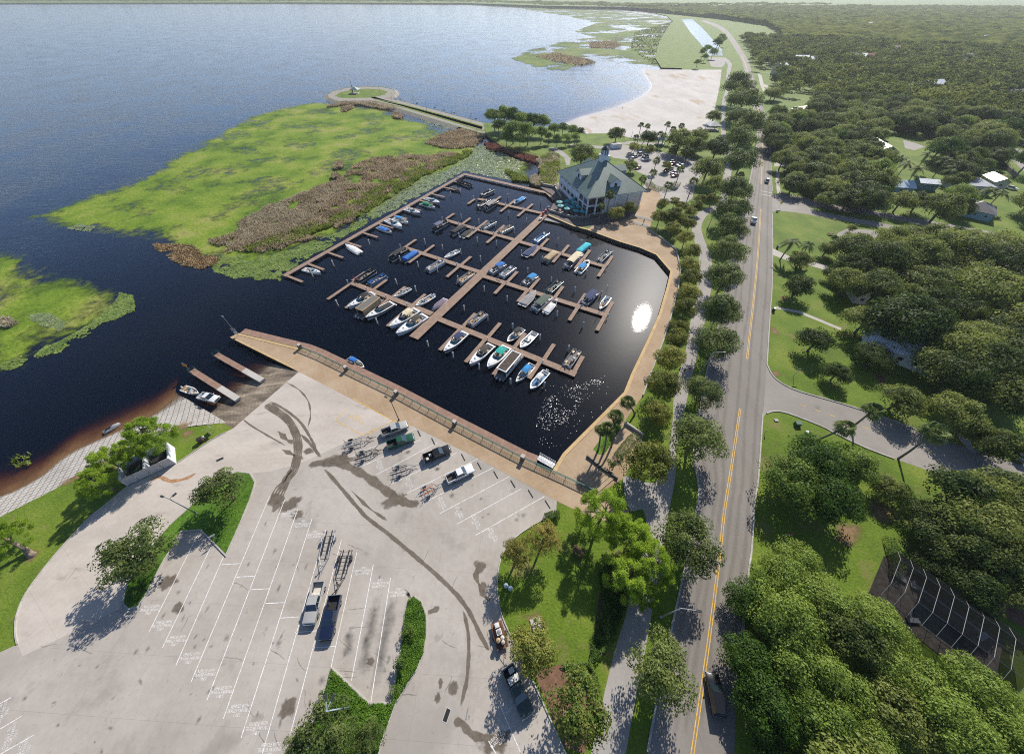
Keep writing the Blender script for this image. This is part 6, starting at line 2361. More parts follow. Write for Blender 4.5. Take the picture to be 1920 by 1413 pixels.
for i, q in enumerate([(1238, 405, 19), (1267, 406, 21), (1293, 420, 14), (1295, 397, 14), (1281, 386, 13), (1306, 386, 14), (1244, 382, 13), (1265, 378, 12), (1313, 372, 12), (1336, 373, 13), (1255, 418, 13), (1280, 415, 13)]):
 ELM.px(q[0], q[1], q[2], ['tree of the path bend grove at the stepped walk', 'largest tree of the path bend grove', 'tree of the path bend grove at its lower tip', 'tree of the grove touching the path bend', 'middle tree on the far edge of the path bend grove', 'tree of the grove nearest the small lawn', 'left tree on the far edge of the path bend grove', 'small tree of the grove facing the car park', 'round tree beyond the grove near the palm', 'round tree at the mouth of the path', 'tree of the grove beside the steps', 'inner tree of the path bend grove'][i],
           group='grove at the path bend')
# ---- round the restaurant and the beach
for q in [(1091, 291, 30, 'dark oak behind the restaurant roof'), (1128, 300, 16, 'oak against the back eave of the restaurant'), (1182, 311, 15, 'oak beside the right dormer of the restaurant'), (1327, 318, 31, 'big oak at the right side of the restaurant car park'), (1344, 278, 27, 'oak over the far corner of the restaurant car park'), (1342, 347, 24, 'oak where the path meets the restaurant drive'),
          (1156, 252, 18, 'tall tree behind the white bin store'), (1217, 260, 20, 'oak between the beach palms and the car park'), (1275, 263, 29, 'wide oak on the beach side of the car park'), (1306, 272, 20, 'oak between the wide oak and the path'), (1289, 288, 17, 'low oak at the beach side of the bays'), (1338, 219, 15, 'round tree beside the beach pavilion'), (1310, 255, 20, 'oak in front of the beach pavilion')]:
 OAKD.px(q[0], q[1], q[2], q[3], group='oaks round the restaurant')
for q in [(1191, 275, 12, 'small tree at the car park entrance by the bin store'), (1217, 281, 12, 'small tree on the upper car park island'), (1263, 283, 12, 'small tree near the beach shelter'), (1250, 310, 11, 'slim tree between rows of parked cars'), (1155, 399, 17, 'pale shrubby tree against the restaurant side wall'), (1183, 391, 16, 'round tree at the restaurant corner by the steps')]:
 ELM.px(q[0], q[1], q[2], q[3], group='small trees round the restaurant')
for i, q in enumerate([(927, 221, 20), (945, 218, 20), (962, 222, 20), (980, 226, 20), (1000, 230, 19), (1018, 232, 17), (962, 243, 22), (990, 248, 20), (1015, 252, 15), (935, 236, 16), (1040, 243, 13), (1055, 243, 13), (1072, 245, 13), (1088, 248, 10), (1045, 262, 11), (1062, 260, 11), (1078, 258, 10), (1030, 258, 10), (975, 262, 14), (950, 258, 14)]):
 WOOD.px(q[0], q[1], q[2], 'tree of the dense clump where the jetty leaves the shore', group='shore clump at the jetty root')
for q in [(1318, 99, 9), (1327, 92, 9), (1337, 99, 9), (1346, 82, 12), (1308, 118, 8), (1353, 74, 10), (1322, 108, 7)]:
 WOOD.px(q[0], q[1], q[2], 'tree of the clump at the near end of the canal', group='clump at the canal end')
palm('cabbage_palm', (1177, 754), (1190, 779), 'palm nearest the water at the plaza lawn', 1.9, 4.5, seed=1)
palm('cabbage_palm', (1155, 781), (1146, 838), 'middle palm of the three on the plaza, with a tall trunk', 1.9, 8.0, seed=2)
palm('cabbage_palm', (1139, 803), (1131, 850), 'palm of the plaza three closest to the steps', 1.8, 7.0, seed=3)
palm('cabbage_palm', (1127, 806), (1121, 845), 'slim palm beside the one closest to the steps', 1.5, 6.5, seed=4)
palm('cabbage_palm', (1144, 366), None, 'tall palm against the restaurant wall', 2.3, 8.5, seed=5)
palm('cabbage_palm', (1128, 388), None, 'shorter palm at the restaurant front corner', 2.0, 6.5, seed=6)
for i, q in enumerate([(1231, 302, 5.5, 'palm in the middle of the restaurant car park'), (1225, 324, 5.5, 'palm at the near end of the car park divider'), (1205, 337, 5, 'palm at the restaurant back corner'), (1184, 314, 5, 'palm behind the restaurant dormer'), (1276, 318, 6, 'palm beside the dark red car'), (1253, 348, 6, 'palm on the curved hedge island'), (1301, 340, 7, 'palm at the car park exit'),
                       (1202, 236, 9, 'left palm of the close pair on the beach edge'), (1214, 238, 8, 'right palm of the close pair on the beach edge'), (1252, 234, 9, 'tall single palm on the beach edge'), (1262, 243, 7, 'short palm beside the tall single beach palm'), (1278, 237, 8, 'palm of the beach edge farthest along the sand'), (1238, 252, 6, 'palm left of the beach shelter'), (1245, 255, 6, 'palm right of the beach shelter'), (1192, 259, 6, 'palm by the shore path lamp'), (1388, 330, 5, 'palm on the verge by the far road bend')]):
 palm('cabbage_palm', (q[0], q[1]), None, q[3], 2.4, q[2], n=24, seed=10 + i)
palm('cabbage_palm', (1635, 771), (1598, 800), 'leaning palm on the far side of the side street', 2.3, 8.5, seed=40)
palm('cabbage_palm', (1584, 803), (1524, 830), 'palm with a curved leaning trunk on the near side of the side street', 2.2, 6.0, seed=41)
palm('cabbage_palm', (1752, 811), (1684, 860), 'palm leaning over the side street from the near kerb', 2.6, 9.0, seed=42)
palm('queen_palm', (1486, 452), (1462, 488), 'feathery palm at the mailbox by the main road', 3.6, 7.0, n=16, seed=43)
palm('queen_palm', (1516, 458), (1500, 486), 'smaller feathery palm next to the one at the mailbox', 3.0, 6.0, n=16, seed=44)
for i, q in enumerate([(1701, 306, 8, 'queen palm left of the blue house'), (1722, 316, 9, 'queen palm bending over the blue house roof'), (1776, 300, 8, 'queen palm behind the white roofed house'), (1790, 316, 7, 'queen palm on the lawn behind the white roofed house'), (1740, 290, 8, 'queen palm near the pale driveway'), (1858, 356, 8, 'queen palm before the white roofed house'), (1878, 362, 7, 'queen palm right of the white roofed house'), (1690, 296, 7, 'queen palm next to the gable house')]):
 palm('queen_palm', (q[0], q[1]), None, q[3], 4.0, q[2], n=16, seed=50 + i)

# ---- the yards right of the road: single trees first, then the canopy behind them
for q in [(1502, 488, 24, 'oak on the lawn beside the queen palms'), (1498, 537, 29, 'oak on the lawn with a long shadow beside the thin path'), (1530, 640, 34, 'oak on the lawn left of the white house'), (1570, 700, 26, 'low oak bough shading the side street lawn'), (1597, 428, 10, 'small tree at the corner car park'), (1566, 447, 8, 'small tree below the corner car park'),
          (1632, 364, 32, 'oak beyond the upper street, left of three'), (1690, 378, 27, 'oak beyond the upper street, middle of three'), (1724, 378, 26, 'oak beyond the upper street, right of three'), (1768, 389, 38, 'broad oak at the right end of the upper street')]:
 OAKD.px(q[0], q[1], q[2], q[3], group='single oaks in the yards')
for q in [(1622, 604, 40, 'left bough of the giant oak before the white house'), (1700, 605, 74, 'giant spreading oak over the white house'), (1775, 690, 58, 'big oak at the right end of the white house'), (1640, 668, 34, 'oak close against the front of the white house')]:
 OAKL.px(q[0], q[1], q[2], q[3], group='single oaks in the yards')
for q in [(1486, 905, 50, 'bright green oak at the corner of road and side street'), (1530, 862, 48, 'bright green oak reaching over the side street'), (1556, 930, 52, 'bright green oak over the yard with the flag'), (1600, 872, 40, 'bright green oak at the side street kerb')]:
 OAKB.px(q[0], q[1], q[2] * 1.15, q[3], group='green oaks at the corner yard')
KEEPOUT = [ROAD_R + ROAD_L[::-1], PL + PR[::-1], ST1U + ST1L[::-1], [(1440, 392), (1580, 405), (1640, 425), (1650, 450), (1560, 470), (1535, 495), (1450, 470)], [(1448, 360), (1960, 430), (1960, 475), (1700, 438), (1448, 402)], [(1440, 480), (1590, 480), (1580, 640), (1640, 740), (1440, 690)],
           [(1455, 185), (1525, 180), (1520, 228), (1450, 230)], [(1445, 300), (1515, 315), (1510, 358), (1445, 358)], [(1415, 128), (1452, 130), (1446, 175), (1420, 175)], [(1638, 255), (1760, 255), (1750, 290), (1712, 318), (1640, 316)], [(1660, 322), (1775, 322), (1775, 392), (1668, 388)], [(1785, 322), (1905, 322), (1905, 380), (1790, 380)], [(1795, 370), (1895, 370), (1895, 432), (1800, 425)], [(1868, 275), (1960, 270), (1960, 345), (1868, 310)],
           [(1600, 610), (1745, 610), (1745, 730), (1610, 715)], [(1280, 30), (1375, 30), (1385, 130), (1270, 130)], [(1600, 60), (1622, 55), (1622, 68), (1604, 70)]]
KEEPW = [ats(q) for q in KEEPOUT]
FILLS = [([(1465, 300), (1530, 285), (1610, 255), (1660, 300), (1640, 330), (1650, 385), (1560, 378), (1520, 362), (1470, 350)], 8.0, 5.0, 7.5, 0), ([(1560, 470), (1600, 440), (1800, 440), (1960, 490), (1960, 790), (1850, 810), (1800, 770), (1770, 775), (1690, 720), (1760, 690), (1800, 640), (1760, 575), (1680, 560), (1610, 560), (1575, 520)], 8.5, 5.5, 8.5, 1),
         ([(1740, 870), (1960, 910), (1960, 1160), (1850, 1060), (1765, 1010), (1735, 930)], 7.5, 5.0, 7.0, 1), ([(1395, 1100), (1440, 1040), (1500, 1015), (1560, 1085), (1640, 1140), (1700, 1205), (1800, 1235), (1960, 1300), (1960, 1500), (1400, 1500), (1385, 1300)], 6.5, 4.2, 6.6, 2)]
NEARB = [(1470, 1075, 46), (1510, 1050, 44), (1420, 1120, 44), (1480, 1150, 62), (1560, 1130, 54), (1610, 1190, 58), (1420, 1235, 50), (1520, 1250, 64), (1690, 1240, 54), (1620, 1300, 60), (1450, 1330, 58), (1560, 1370, 66), (1700, 1340, 62), (1780, 1310, 58), (1860, 1290, 56), (1820, 1380, 64), (1660, 1410, 50), (1910, 1380, 56), (1480, 1420, 50)]
CAN = [(1610, 455, 28), (1650, 492, 42), (1600, 500, 30), (1715, 482, 42), (1790, 470, 42), (1870, 468, 40), (1745, 535, 46), (1840, 560, 56), (1905, 515, 42), (1660, 540, 40), (1890, 630, 50), (1815, 640, 48), (1800, 705, 50), (1870, 730, 52), (1915, 690, 40), (1835, 790, 36),
       (1800, 925, 56), (1860, 940, 58), (1780, 1010, 48), (1850, 1030, 52), (1910, 1000, 50), (1760, 960, 36), (1905, 1090, 44), (1560, 455, 18), (1575, 500, 18), (1700, 742, 38), (1795, 772, 42), (1885, 828, 40), (1690, 905, 32), (1850, 1098, 44), (1785, 1060, 32)]
CANLAB = ['dark oak of the dense block between main road and upper street', 'grey green live oak in the unbroken canopy right of the side street', 'green oak in the dense grove at the bottom right corner']
CANGRP = ['oaks of the block by the upper street', 'live oaks of the right hand canopy', 'green oaks of the bottom right grove']
spots = [(at(q[0], q[1], 5), q[2] * mpp(q[0], q[1], 5) * 1.1, 2) for q in NEARB] + [(at(q[0], q[1], 5), q[2] * mpp(q[0], q[1], 5) * 1.1, 1) for q in CAN]
rf_ = random.Random(4)
for poly, step, ra_, rb2, k in FILLS:
 W2 = ats(poly, 4)
 xs, ys = [p.x for p in W2], [p.y for p in W2]
 y = min(ys)
 row = 0
 while y < max(ys):
  x = min(xs) + (row % 2) * step / 2
  while x < max(xs):
   X_, Y_ = x + rf_.uniform(-.3, .3) * step, y + rf_.uniform(-.3, .3) * step
   if inpoly(np.array([X_]), np.array([Y_]), W2)[0] and not any(inpoly(np.array([X_]), np.array([Y_]), kp)[0] for kp in KEEPW[:1] + KEEPW[2:4] + KEEPW[9:]) and all(math.hypot(X_ - c.x, Y_ - c.y) > step * .62 for c, r, kk in spots):
    spots.append((Vector((X_, Y_, 0)), rf_.uniform(ra_, rb2), k))
   x += step
  y += step * .87
  row += 1
for c, r, k in spots:
 kd = (OAKD, OAKL, OAKB)[k]
 if k == 1 and r < 6:
  kd = OAKD
 if k == 2 and rf_.random() < .3:
  kd = OAKD
 kd.put(c.x, c.y, 0, r, CANLAB[k], group=CANGRP[k], hs=rf_.uniform(.85, 1.2))


WOODS = ats([(1448, 330), (1440, 225), (1432, 190), (1405, 100), (1372, 58), (1345, 40), (1322, 33), (1262, 26), (1100, 9), (1600, 6), (1930, 14), (3000, 25), (2900, 330), (1990, 480), (1990, 300), (1930, 430), (1800, 410), (1650, 385), (1560, 360)])
rng = np.random.default_rng(77)


def jitter(poly, step, jit, seed):
 r_ = np.random.default_rng(seed)
 xs, ys = [p[0] for p in poly], [p[1] for p in poly]
 X, Y = np.meshgrid(np.arange(min(xs), max(xs), step), np.arange(min(ys), max(ys), step * .87))
 X = X + (np.arange(X.shape[0]) % 2)[:, None] * step / 2
 X, Y = X.ravel() + r_.uniform(-jit, jit, X.size), Y.ravel() + r_.uniform(-jit, jit, Y.size)
 ok = inpoly(X, Y, poly)
 for k in KEEPW:
  ok &= ~inpoly(X, Y, k)
 return np.stack([X[ok], Y[ok]], 1)


Q = jitter(WOODS, 10.5, 3.6, 5)
D2 = np.hypot(Q[:, 0] - 0, Q[:, 1])
near = Q[D2 < 1000]
gap = vnoise(near, 26.0, 9)
near = near[(gap > .24) | (np.random.default_rng(3).random(len(near)) > .75)]
# away from the trees already standing
have = np.array([(o.location.x, o.location.y) for o in SC.objects if o.parent is None and o.get('category') in ('tree', 'palm tree')])
dm = np.min(np.hypot(near[:, None, 0] - have[None, :, 0], near[:, None, 1] - have[None, :, 1]), axis=1)
near = near[dm > 4.5]
P2 = np.array([proj(x, y, 5) for x, y in near])
seen = (P2[:, 0] > -20) & (P2[:, 0] < 1960) & (P2[:, 1] > -60)
near, P2 = near[seen], P2[seen]
o_ = np.argsort(np.hypot(near[:, 0], near[:, 1]))
near = near[o_]
NIND = 170
rt_ = random.Random(8)
for x, y in near[:NIND]:
 r = rt_.uniform(5.0, 8.6)
 if rt_.random() < .22:
  OAKB.put(x, y, 0, r * .9, 'brighter green oak among the close packed neighbourhood trees right of the main road', group='greener oaks in the neighbourhood', hs=rt_.uniform(.85, 1.3))
 else:
  (OAKL if r > 6.6 else OAKD).put(x, y, 0, r, 'dark live oak among the close packed neighbourhood trees right of the main road', group='neighbourhood oaks right of the road', hs=rt_.uniform(.85, 1.25))
# the rest of the woods as one mass: coarse crowns, then rolling canopy to the horizon
rng = np.random.default_rng(12)
VV, FF, nb = [], [], 0
protos = []
for i in range(6):
 C, N, B = crown_pts(6.0, .75, 16, 20, rng, -.3)
 protos.append(leaf_quads(C, N, 1.2, rng, .8)[0])
for x, y in near[NIND:]:
 v = protos[rng.integers(6)]
 r = rng.uniform(.75, 1.35)
 a = rng.uniform(0, 6.28)
 c_, s_ = math.cos(a) * r, math.sin(a) * r
 VV.append(np.stack([v[:, 0] * c_ - v[:, 1] * s_ + x, v[:, 0] * s_ + v[:, 1] * c_ + y, v[:, 2] * r + 5.5 * r], 1))
VV = np.concatenate(VV)
FARM = leafmat('leaf_far_woods', (.066, .100, .028), (.300, .325, .090), .44, vary=0, scale=.045, rough=1.0, spec=0.0)
tag(raw_mesh('far_woods', VV, np.arange(len(VV)).reshape(-1, 4), FARM), kind='stuff')


def canopy_field(name, poly, cell, h, seed):
 xs, ys = [p[0] for p in poly], [p[1] for p in poly]
 X, Y = np.meshgrid(np.arange(min(xs), max(xs), cell), np.arange(min(ys), max(ys), cell))
 r_ = np.random.default_rng(seed)
 X = X + r_.uniform(-.35, .35, X.shape) * cell
 Y = Y + r_.uniform(-.35, .35, Y.shape) * cell
 ok = inpoly(X, Y, poly)
 q = np.stack([X.ravel(), Y.ravel()], 1)
 Z = (h * (.35 + .9 * vnoise(q, 16, seed) * .6 + .5 * vnoise(q, 70, seed + 1)) + r_.uniform(0, 3.5, len(q))).reshape(X.shape)
 idx = -np.ones(X.shape, int)
 idx[ok] = np.arange(ok.sum())
 qd = ok[:-1, :-1] & ok[1:, :-1] & ok[:-1, 1:] & ok[1:, 1:]
 a, b, c, d = idx[:-1, :-1][qd], idx[:-1, 1:][qd], idx[1:, 1:][qd], idx[1:, :-1][qd]
 return tag(raw_mesh(name, np.stack([X[ok], Y[ok], Z[ok]], 1), np.stack([a, b, c, d], 1), FARM), kind='stuff')


ring = [(x, y) for x, y in [(150, 985), (330, 930), (520, 850), (700, 700), (900, 420), (1000, 100), (2600, 100), (3200, 1500), (2600, 2300), (1400, 2500), (600, 2500), (560, 1700), (500, 1500), (560, 1250), (520, 1030)]]
ring = [(420, 2500), (600, 1700), (640, 1480), (640, 1250), (560, 1020), (480, 872), (700, 712), (880, 470), (985, 160), (2800, 100), (3200, 1500), (2600, 2250), (1500, 2350), (900, 2300)]
canopy_field('far_woods', ring, 6.5, 9.0, 21)
canopy_field('far_woods', [(560, 2170), (180, 2350), (-250, 2920), (-1400, 3070), (-3200, 2970), (-7000, 2720), (-7000, 3000), (-3200, 3200), (-1400, 3300), (-250, 3150), (200, 2700), (700, 2500), (1500, 2450), (1500, 2350), (700, 2250)], 14, 13, 22)

# ---- hedges and planted beds
def hedge(path, w, h, n, label, seed, z=0.0, name='clipped_hedge', leaf=.12):
 pts = [Vector((p.x, p.y, 0)) for p in ats(path)]
 r_ = np.random.default_rng(seed)
 ln = [(b - a).length for a, b in zip(pts, pts[1:])]
 C, N = [], []
 for a, b, l in zip(pts, pts[1:], ln):
  k = int(n * l / sum(ln))
  d = (b - a).normalized()
  nr = Vector((-d.y, d.x, 0))
  t = r_.uniform(0, l, k)
  u = r_.uniform(-1, 1, k)
  v = r_.uniform(0, 1, k)
  face = r_.random(k)
  top = face < .5
  u = np.where(top, u, np.sign(u) * r_.uniform(.8, 1.05, k))
  v = np.where(top, r_.uniform(.82, 1.08, k), v)
  C.append(np.stack([a.x + d.x * t + nr.x * u * w / 2, a.y + d.y * t + nr.y * u * w / 2, z + v * h], 1))
  N.append(np.stack([nr.x * np.where(top, 0, np.sign(u)), nr.y * np.where(top, 0, np.sign(u)), np.where(top, 1, .2)], 1) + r_.normal(0, .45, (k, 3)))
 V, F = leaf_quads(np.concatenate(C), np.concatenate(N), leaf, r_, .8)
 return tag(raw_mesh(name, V, F, BUSHM), label, 'hedge')


hedge([(1022, 972), (1038, 966), (1049, 966)], 1.3, 1.0, 2600, 'clipped hedge at the corner of the car park by the promenade', 1)
hedge([(1156, 858), (1172, 838), (1182, 826), (1193, 818)], 1.8, .9, 4200, 'dense green hedge inside the zigzag ramp of the plaza', 2)
hedge([(1213, 342), (1222, 352), (1240, 358), (1262, 354), (1270, 345)], 3.2, 1.1, 5000, 'curved hedge on the island at the restaurant car park', 3, leaf=.2)
hedge([(1661, 1010), (1672, 1050), (1673, 1085)], 1.4, 1.2, 3600, 'straight hedge beside the pool enclosure lawn', 4)
BUSH.px(1146, 872, 14, 'round shrub at the foot of the plaza palms', 'shrub')
BUSH.px(1160, 856, 9, 'small shrub next to the zigzag ramp hedge', 'shrub')


def groundcover(name, poly, n, leaf, mat_, z, seed, h=.35):
 q = scatter(ats(poly), n, seed)
 r_ = np.random.default_rng(seed)
 hh = h * vnoise(q, .8, seed) + r_.uniform(0, .12, n)
 V, F = leaf_quads(np.stack([q[:, 0], q[:, 1], z + hh], 1), r_.normal(0, .45, (n, 3)) + np.array([0, 0, 1.0]), leaf, r_, .8)
 return tag(raw_mesh(name, V, F, mat_), kind='stuff')


GCM = leafmat('leaf_ground_cover', (.05, .12, .006), (.12, .235, .015), .25, vary=0, scale=1.2)
groundcover('ground_cover', ISL_B, 26000, .17, GCM, .12, 61)
groundcover('ground_cover', [(479, 910), (468, 935), (446, 990), (424, 1036), (400, 1012), (380, 990), (415, 950), (445, 915), (468, 892)], 4000, .10, TURF, .13, 62, h=.12)
groundcover('ground_cover', [(306, 1050), (290, 1085), (270, 1117), (256, 1134), (243, 1136), (236, 1128), (243, 1096), (262, 1070)], 4000, .12, GCM, .13, 63, h=.2)
groundcover('bedding_plants', [(1120, 1075), (1145, 1045), (1180, 1060), (1178, 1120), (1150, 1200), (1120, 1235), (1100, 1250), (1115, 1190), (1130, 1130)], 9000, .22, BUSHM, .05, 64, h=.9)
groundcover('bedding_plants', [(1050, 1245), (1110, 1240), (1125, 1290), (1105, 1300), (1085, 1270)], 3000, .22, BUSHM, .05, 65, h=.8)
groundcover('bedding_plants', [(1125, 838), (1133, 823), (1160, 795), (1166, 798), (1142, 838), (1132, 850)], 1800, .09, GCM, .03, 66, h=.1)
# ================================================================== the restaurant on the harbour
STUCCO = plain('stucco_pale', (.66, .645, .61), .9, var=.08, scale=.4)
STUCCOB = plain('stucco_blue_white', (.66, .69, .74), .85, var=.06, scale=.4)
TRIMW = plain('trim_white', (.72, .73, .74), .6, var=.04)
WINDK = plain('window_dark', (.015, .018, .022), .12, spec=.8)


def metal_roof(name, c, gap=.45, dirx=True):
 m, t, out = newmat(name)
 b = nd(t, 'BsdfPrincipled', Roughness=.5, Metallic=.15)
 uv = nd(t, 'Attribute')
 uv.attribute_name = 'seam'
 fr = nd(t, 'Math', operation='FRACT')
 dv = nd(t, 'Math', operation='DIVIDE')
 dv.inputs[1].default_value = gap
 t.links.new(uv.outputs['Fac'], dv.inputs[0])
 t.links.new(dv.outputs[0], fr.inputs[0])
 g = nd(t, 'NewGeometry')
 n = nd(t, 'TexNoise', Scale=.35, Detail=5.0)
 t.links.new(g.outputs['Position'], n.inputs['Vector'])
 base = ramp(t, n.outputs['Fac'], [(.3, tuple(x * .85 for x in c)), (.7, tuple(x * 1.12 for x in c))])
 rs_ = ramp(t, fr.outputs[0], [(.0, (.35,) * 3), (.14, (.35,) * 3), (.18, (1.0,) * 3), (.78, (1.0,) * 3), (.84, (1.6,) * 3)])
 mul = nd(t, 'MixRGB', blend_type='MULTIPLY')
 mul.inputs['Fac'].default_value = 1
 t.links.new(base, mul.inputs['Color1'])
 t.links.new(rs_, mul.inputs['Color2'])
 t.links.new(mul.outputs[0], b.inputs['Base Color'])
 t.links.new(b.outputs[0], out.inputs['Surface'])
 MATS[name] = m
 return m


def roof_mesh(name, faces, mat_, parent, th=.14):
 """roof planes; each carries the run of its standing seams"""
 V, F, S = [], [], []
 for fc in faces:
  a, b = Vector(fc[0]), Vector(fc[1])
  e = (b - a).normalized()
  k = len(V)
  for p in fc:
   V.append(p)
   S.append((Vector(p) - a).dot(e))
  F.append(list(range(k, k + len(fc))))
 k = len(V)
 V += [(p[0], p[1], p[2] - th) for p in V]
 S += S
 F += [[k + i for i in reversed(f)] for f in F[:]]
 for f in F[:len(faces)]:
  i, j = f[0], f[1]
  F.append([i, k + i, k + j, j])
 me = bpy.data.meshes.new(name)
 me.from_pydata(V, [], F)
 at_ = me.attributes.new('seam', 'FLOAT', 'POINT')
 at_.data.foreach_set('value', S)
 me.materials.append(mat_)
 o = bpy.data.objects.new(name, me)
 COL.objects.link(o)
 o.parent = parent
 return o


GREENR = metal_roof('roof_green_metal', (.12, .175, .15), .75)
A0 = at(1098, 405)
RZ = math.atan2(7.6, 24.9)
RW, RDp = 26.0, 31.0
rest = tag(empty('restaurant', A0, RZ), 'two storey pale restaurant with a green metal hip roof and white cupola beside the harbour', 'restaurant')
EH = 7.7
m = MB()
m.box((RW / 2 + 1.4, RDp / 2 + .2, EH / 2), (RW - 2.8, RDp - 1.0, EH))
wall = m.build('wall', STUCCO, rest)
m = MB()
m.box((1.45, RDp / 2, 3.85), (2.9, RDp, .5))
m.box((5.4, .55, 3.85), (5.0, 1.6, .5))
m.build('gallery_floor', STUCCOB, rest)
m = MB()
m.box((1.1, RDp / 2, 7.35), (.3, RDp, .6))
m.box((4.2, .2, 7.35), (8.0, .3, .6))
m.build('gallery_beam', TRIMW, rest)
for i in range(8):
 y = .25 + (RDp - .5) * i / 7
 m = MB()
 m.box((.3, y, EH / 2), (.55, .55, EH), ch=.05)
 m.build('column', TRIMW, rest)
for x in (4.1, 8.0, 13.5, 19.5, 25.6):
 m = MB()
 m.box((x, .15 if x < 9 else .35, EH / 2), (.6, .6 if x < 9 else .35, EH), ch=.04)
 m.build('column', TRIMW, rest)
for i in range(7):
 y0 = .25 + (RDp - .5) * (i + .5) / 7
 if i > 1:
  m = MB()
  m.box((.32, y0, 5.0), (.22, (RDp - .5) / 7 - .56, 1.7))
  m.box((.32, y0, 1.0), (.22, (RDp - .5) / 7 - .56, 1.6))
  m.build('infill_panel', STUCCOB, rest)
  for z in (2.75, 6.4):
   m = MB()
   m.box((.30, y0, z), (.16, 2.3, 1.75 if z < 4 else 1.25))
   wv = m.build('window', TRIMW, rest)
   m = MB()
   m.box((.20, y0, z), (.04, 2.0, 1.5 if z < 4 else 1.05))
   m.build('pane', WINDK, wv)
 else:
  m = MB()
  for z in (4.4, 4.75, 5.1):
   m.box((.3, y0, z), (.06, (RDp - .5) / 7 - .5, .06))
  m.build('balcony_rail', plain('rail_dark', (.03, .03, .035), .5), rest)
  for z in (2.1, 5.9):
   m = MB()
   m.box((2.72, y0, z), (.12, 3.0, 2.8))
   m.build('window', WINDK, rest)
for x0 in (2.2, 6.0):
 m = MB()
 for z in (4.4, 4.75, 5.1):
  m.box((x0, .15, z), (3.3, .06, .06))
 m.build('balcony_rail', MATS['rail_dark'], rest)
 for z in (1.9, 5.8):
  m = MB()
  m.box((x0, .62, z), (3.2, .12, 2.9))
  m.build('window', WINDK, rest)
for x in (15.5, 17.0):
 m = MB()
 m.box((x, .66, 1.6), (1.0, .1, 2.0))
 m.build('service_door', plain('door_tan', (.35, .30, .22), .6), rest)
# hip roof with a short ridge
OV = 1.1
x0, x1, y0, y1 = -OV, RW + OV, -OV, RDp + OV
AX, AY0, AY1, AH = RW / 2, RDp / 2 - 2.2, RDp / 2 + 2.2, 16.2
c00, c10, c11, c01 = (x0, y0, EH), (x1, y0, EH), (x1, y1, EH), (x0, y1, EH)
r0_, r1_ = (AX, AY0, AH), (AX, AY1, AH)
roof = roof_mesh('roof', [[c00, c10, r0_], [c10, c11, r1_, r0_], [c11, c01, r1_], [c01, c00, r0_, r1_]], GREENR, rest)
m = MB()
m.box((RW / 2, y0 + .06, EH - .22), (RW + 2 * OV, .12, .3))
m.box((RW / 2, y1 - .06, EH - .22), (RW + 2 * OV, .12, .3))
m.box((x0 + .06, RDp / 2, EH - .22), (.12, RDp + 2 * OV - .3, .3))
m.box((x1 - .06, RDp / 2, EH - .22), (.12, RDp + 2 * OV - .3, .3))
m.box((RW / 2, RDp / 2, EH - .30), (RW + 1.7, RDp + 1.7, .06))
m.build('fascia', TRIMW, rest)
# ribs on the hips
m = MB()
for a, b in ((c00, r0_), (c10, r0_), (c11, r1_), (c01, r1_)):
 m.tube(a, b, .09, n=5)
m.build('hip_cap', plain('roof_cap', (.16, .21, .19), .5), roof)


def dormer(cx, cy, ang, w=5.0, h=3.9, depth=9.5, zb=9.2):
 """gabled dormer facing the direction ang, set into the roof"""
 d = empty('dormer', (cx, cy, zb), ang)
 d.parent = rest
 m = MB()
 g = h * .62
 m.add([(0, -w / 2, 0), (0, w / 2, 0), (0, w / 2, g), (0, 0, h), (0, -w / 2, g)], [(0, 1, 2, 3, 4)])
 for s in (-1, 1):
  m.add([(0, s * w / 2, 0), (0, s * w / 2, g), (-depth * .62, s * w / 2, g), (-.2, s * w / 2, 0)], [(0, 1, 2, 3)])
  m.add([(0, s * w / 2, 0), (-depth * .62, s * w / 2, 0), (-depth * .62, s * w / 2, g), (0, s * w / 2, g)], [(0, 1, 2, 3)])
 m.build('dormer_wall', STUCCOB, d)
 o = .35
 roof_mesh('dormer_roof', [[(o, -w / 2 - o, g - .15), (o, 0, h + .12), (-depth, 0, h + .12), (-depth, -w / 2 - o, g - .15)][::-1], [(o, 0, h + .12), (o, w / 2 + o, g - .15), (-depth, w / 2 + o, g - .15), (-depth, 0, h + .12)][::-1]], GREENR, d, .1)
 m = MB()
 m.box((.05, 0, g * .55), (.1, 1.5, 1.7))
 wv = m.build('window', TRIMW, d)
 m = MB()
 m.box((.11, -.33, g * .55), (.05, .58, 1.45))
 m.box((.11, .33, g * .55), (.05, .58, 1.45))
 m.build('pane', WINDK, wv)
 return d


dormer(2.2, RDp * .5, math.pi, zb=9.3)
dormer(RW - 2.2, RDp * .5, 0, zb=9.3)
dormer(RW * .5, 2.2, -math.pi / 2, zb=9.0)
dormer(RW * .5, RDp - 2.2, math.pi / 2, zb=9.0)
cu = empty('cupola', (AX, RDp / 2, AH - .8))
cu.parent = rest
m = MB()
m.box((0, 0, .9), (3.2, 3.2, 2.2))
m.box((0, 0, 2.15), (3.6, 3.6, .25))
m.box((0, 0, 3.3), (2.5, 2.5, 2.1))
m.build('cupola_wall', TRIMW, cu)
for a in range(4):
 m = MB()
 for s in (-.5, .5):
  m.box((1.27, s, 3.3), (.08, .62, 1.5))
 o = m.build('louvre', plain('louvre_blue', (.10, .14, .22), .5), cu)
 o.rotation_euler = (0, 0, a * math.pi / 2)
m = MB()
m.lathe([(1.9, 4.3), (1.75, 4.5), (1.1, 5.1), (.25, 5.7), (.05, 6.3)], n=12)
m.build('cupola_roof', GREENR, cu)
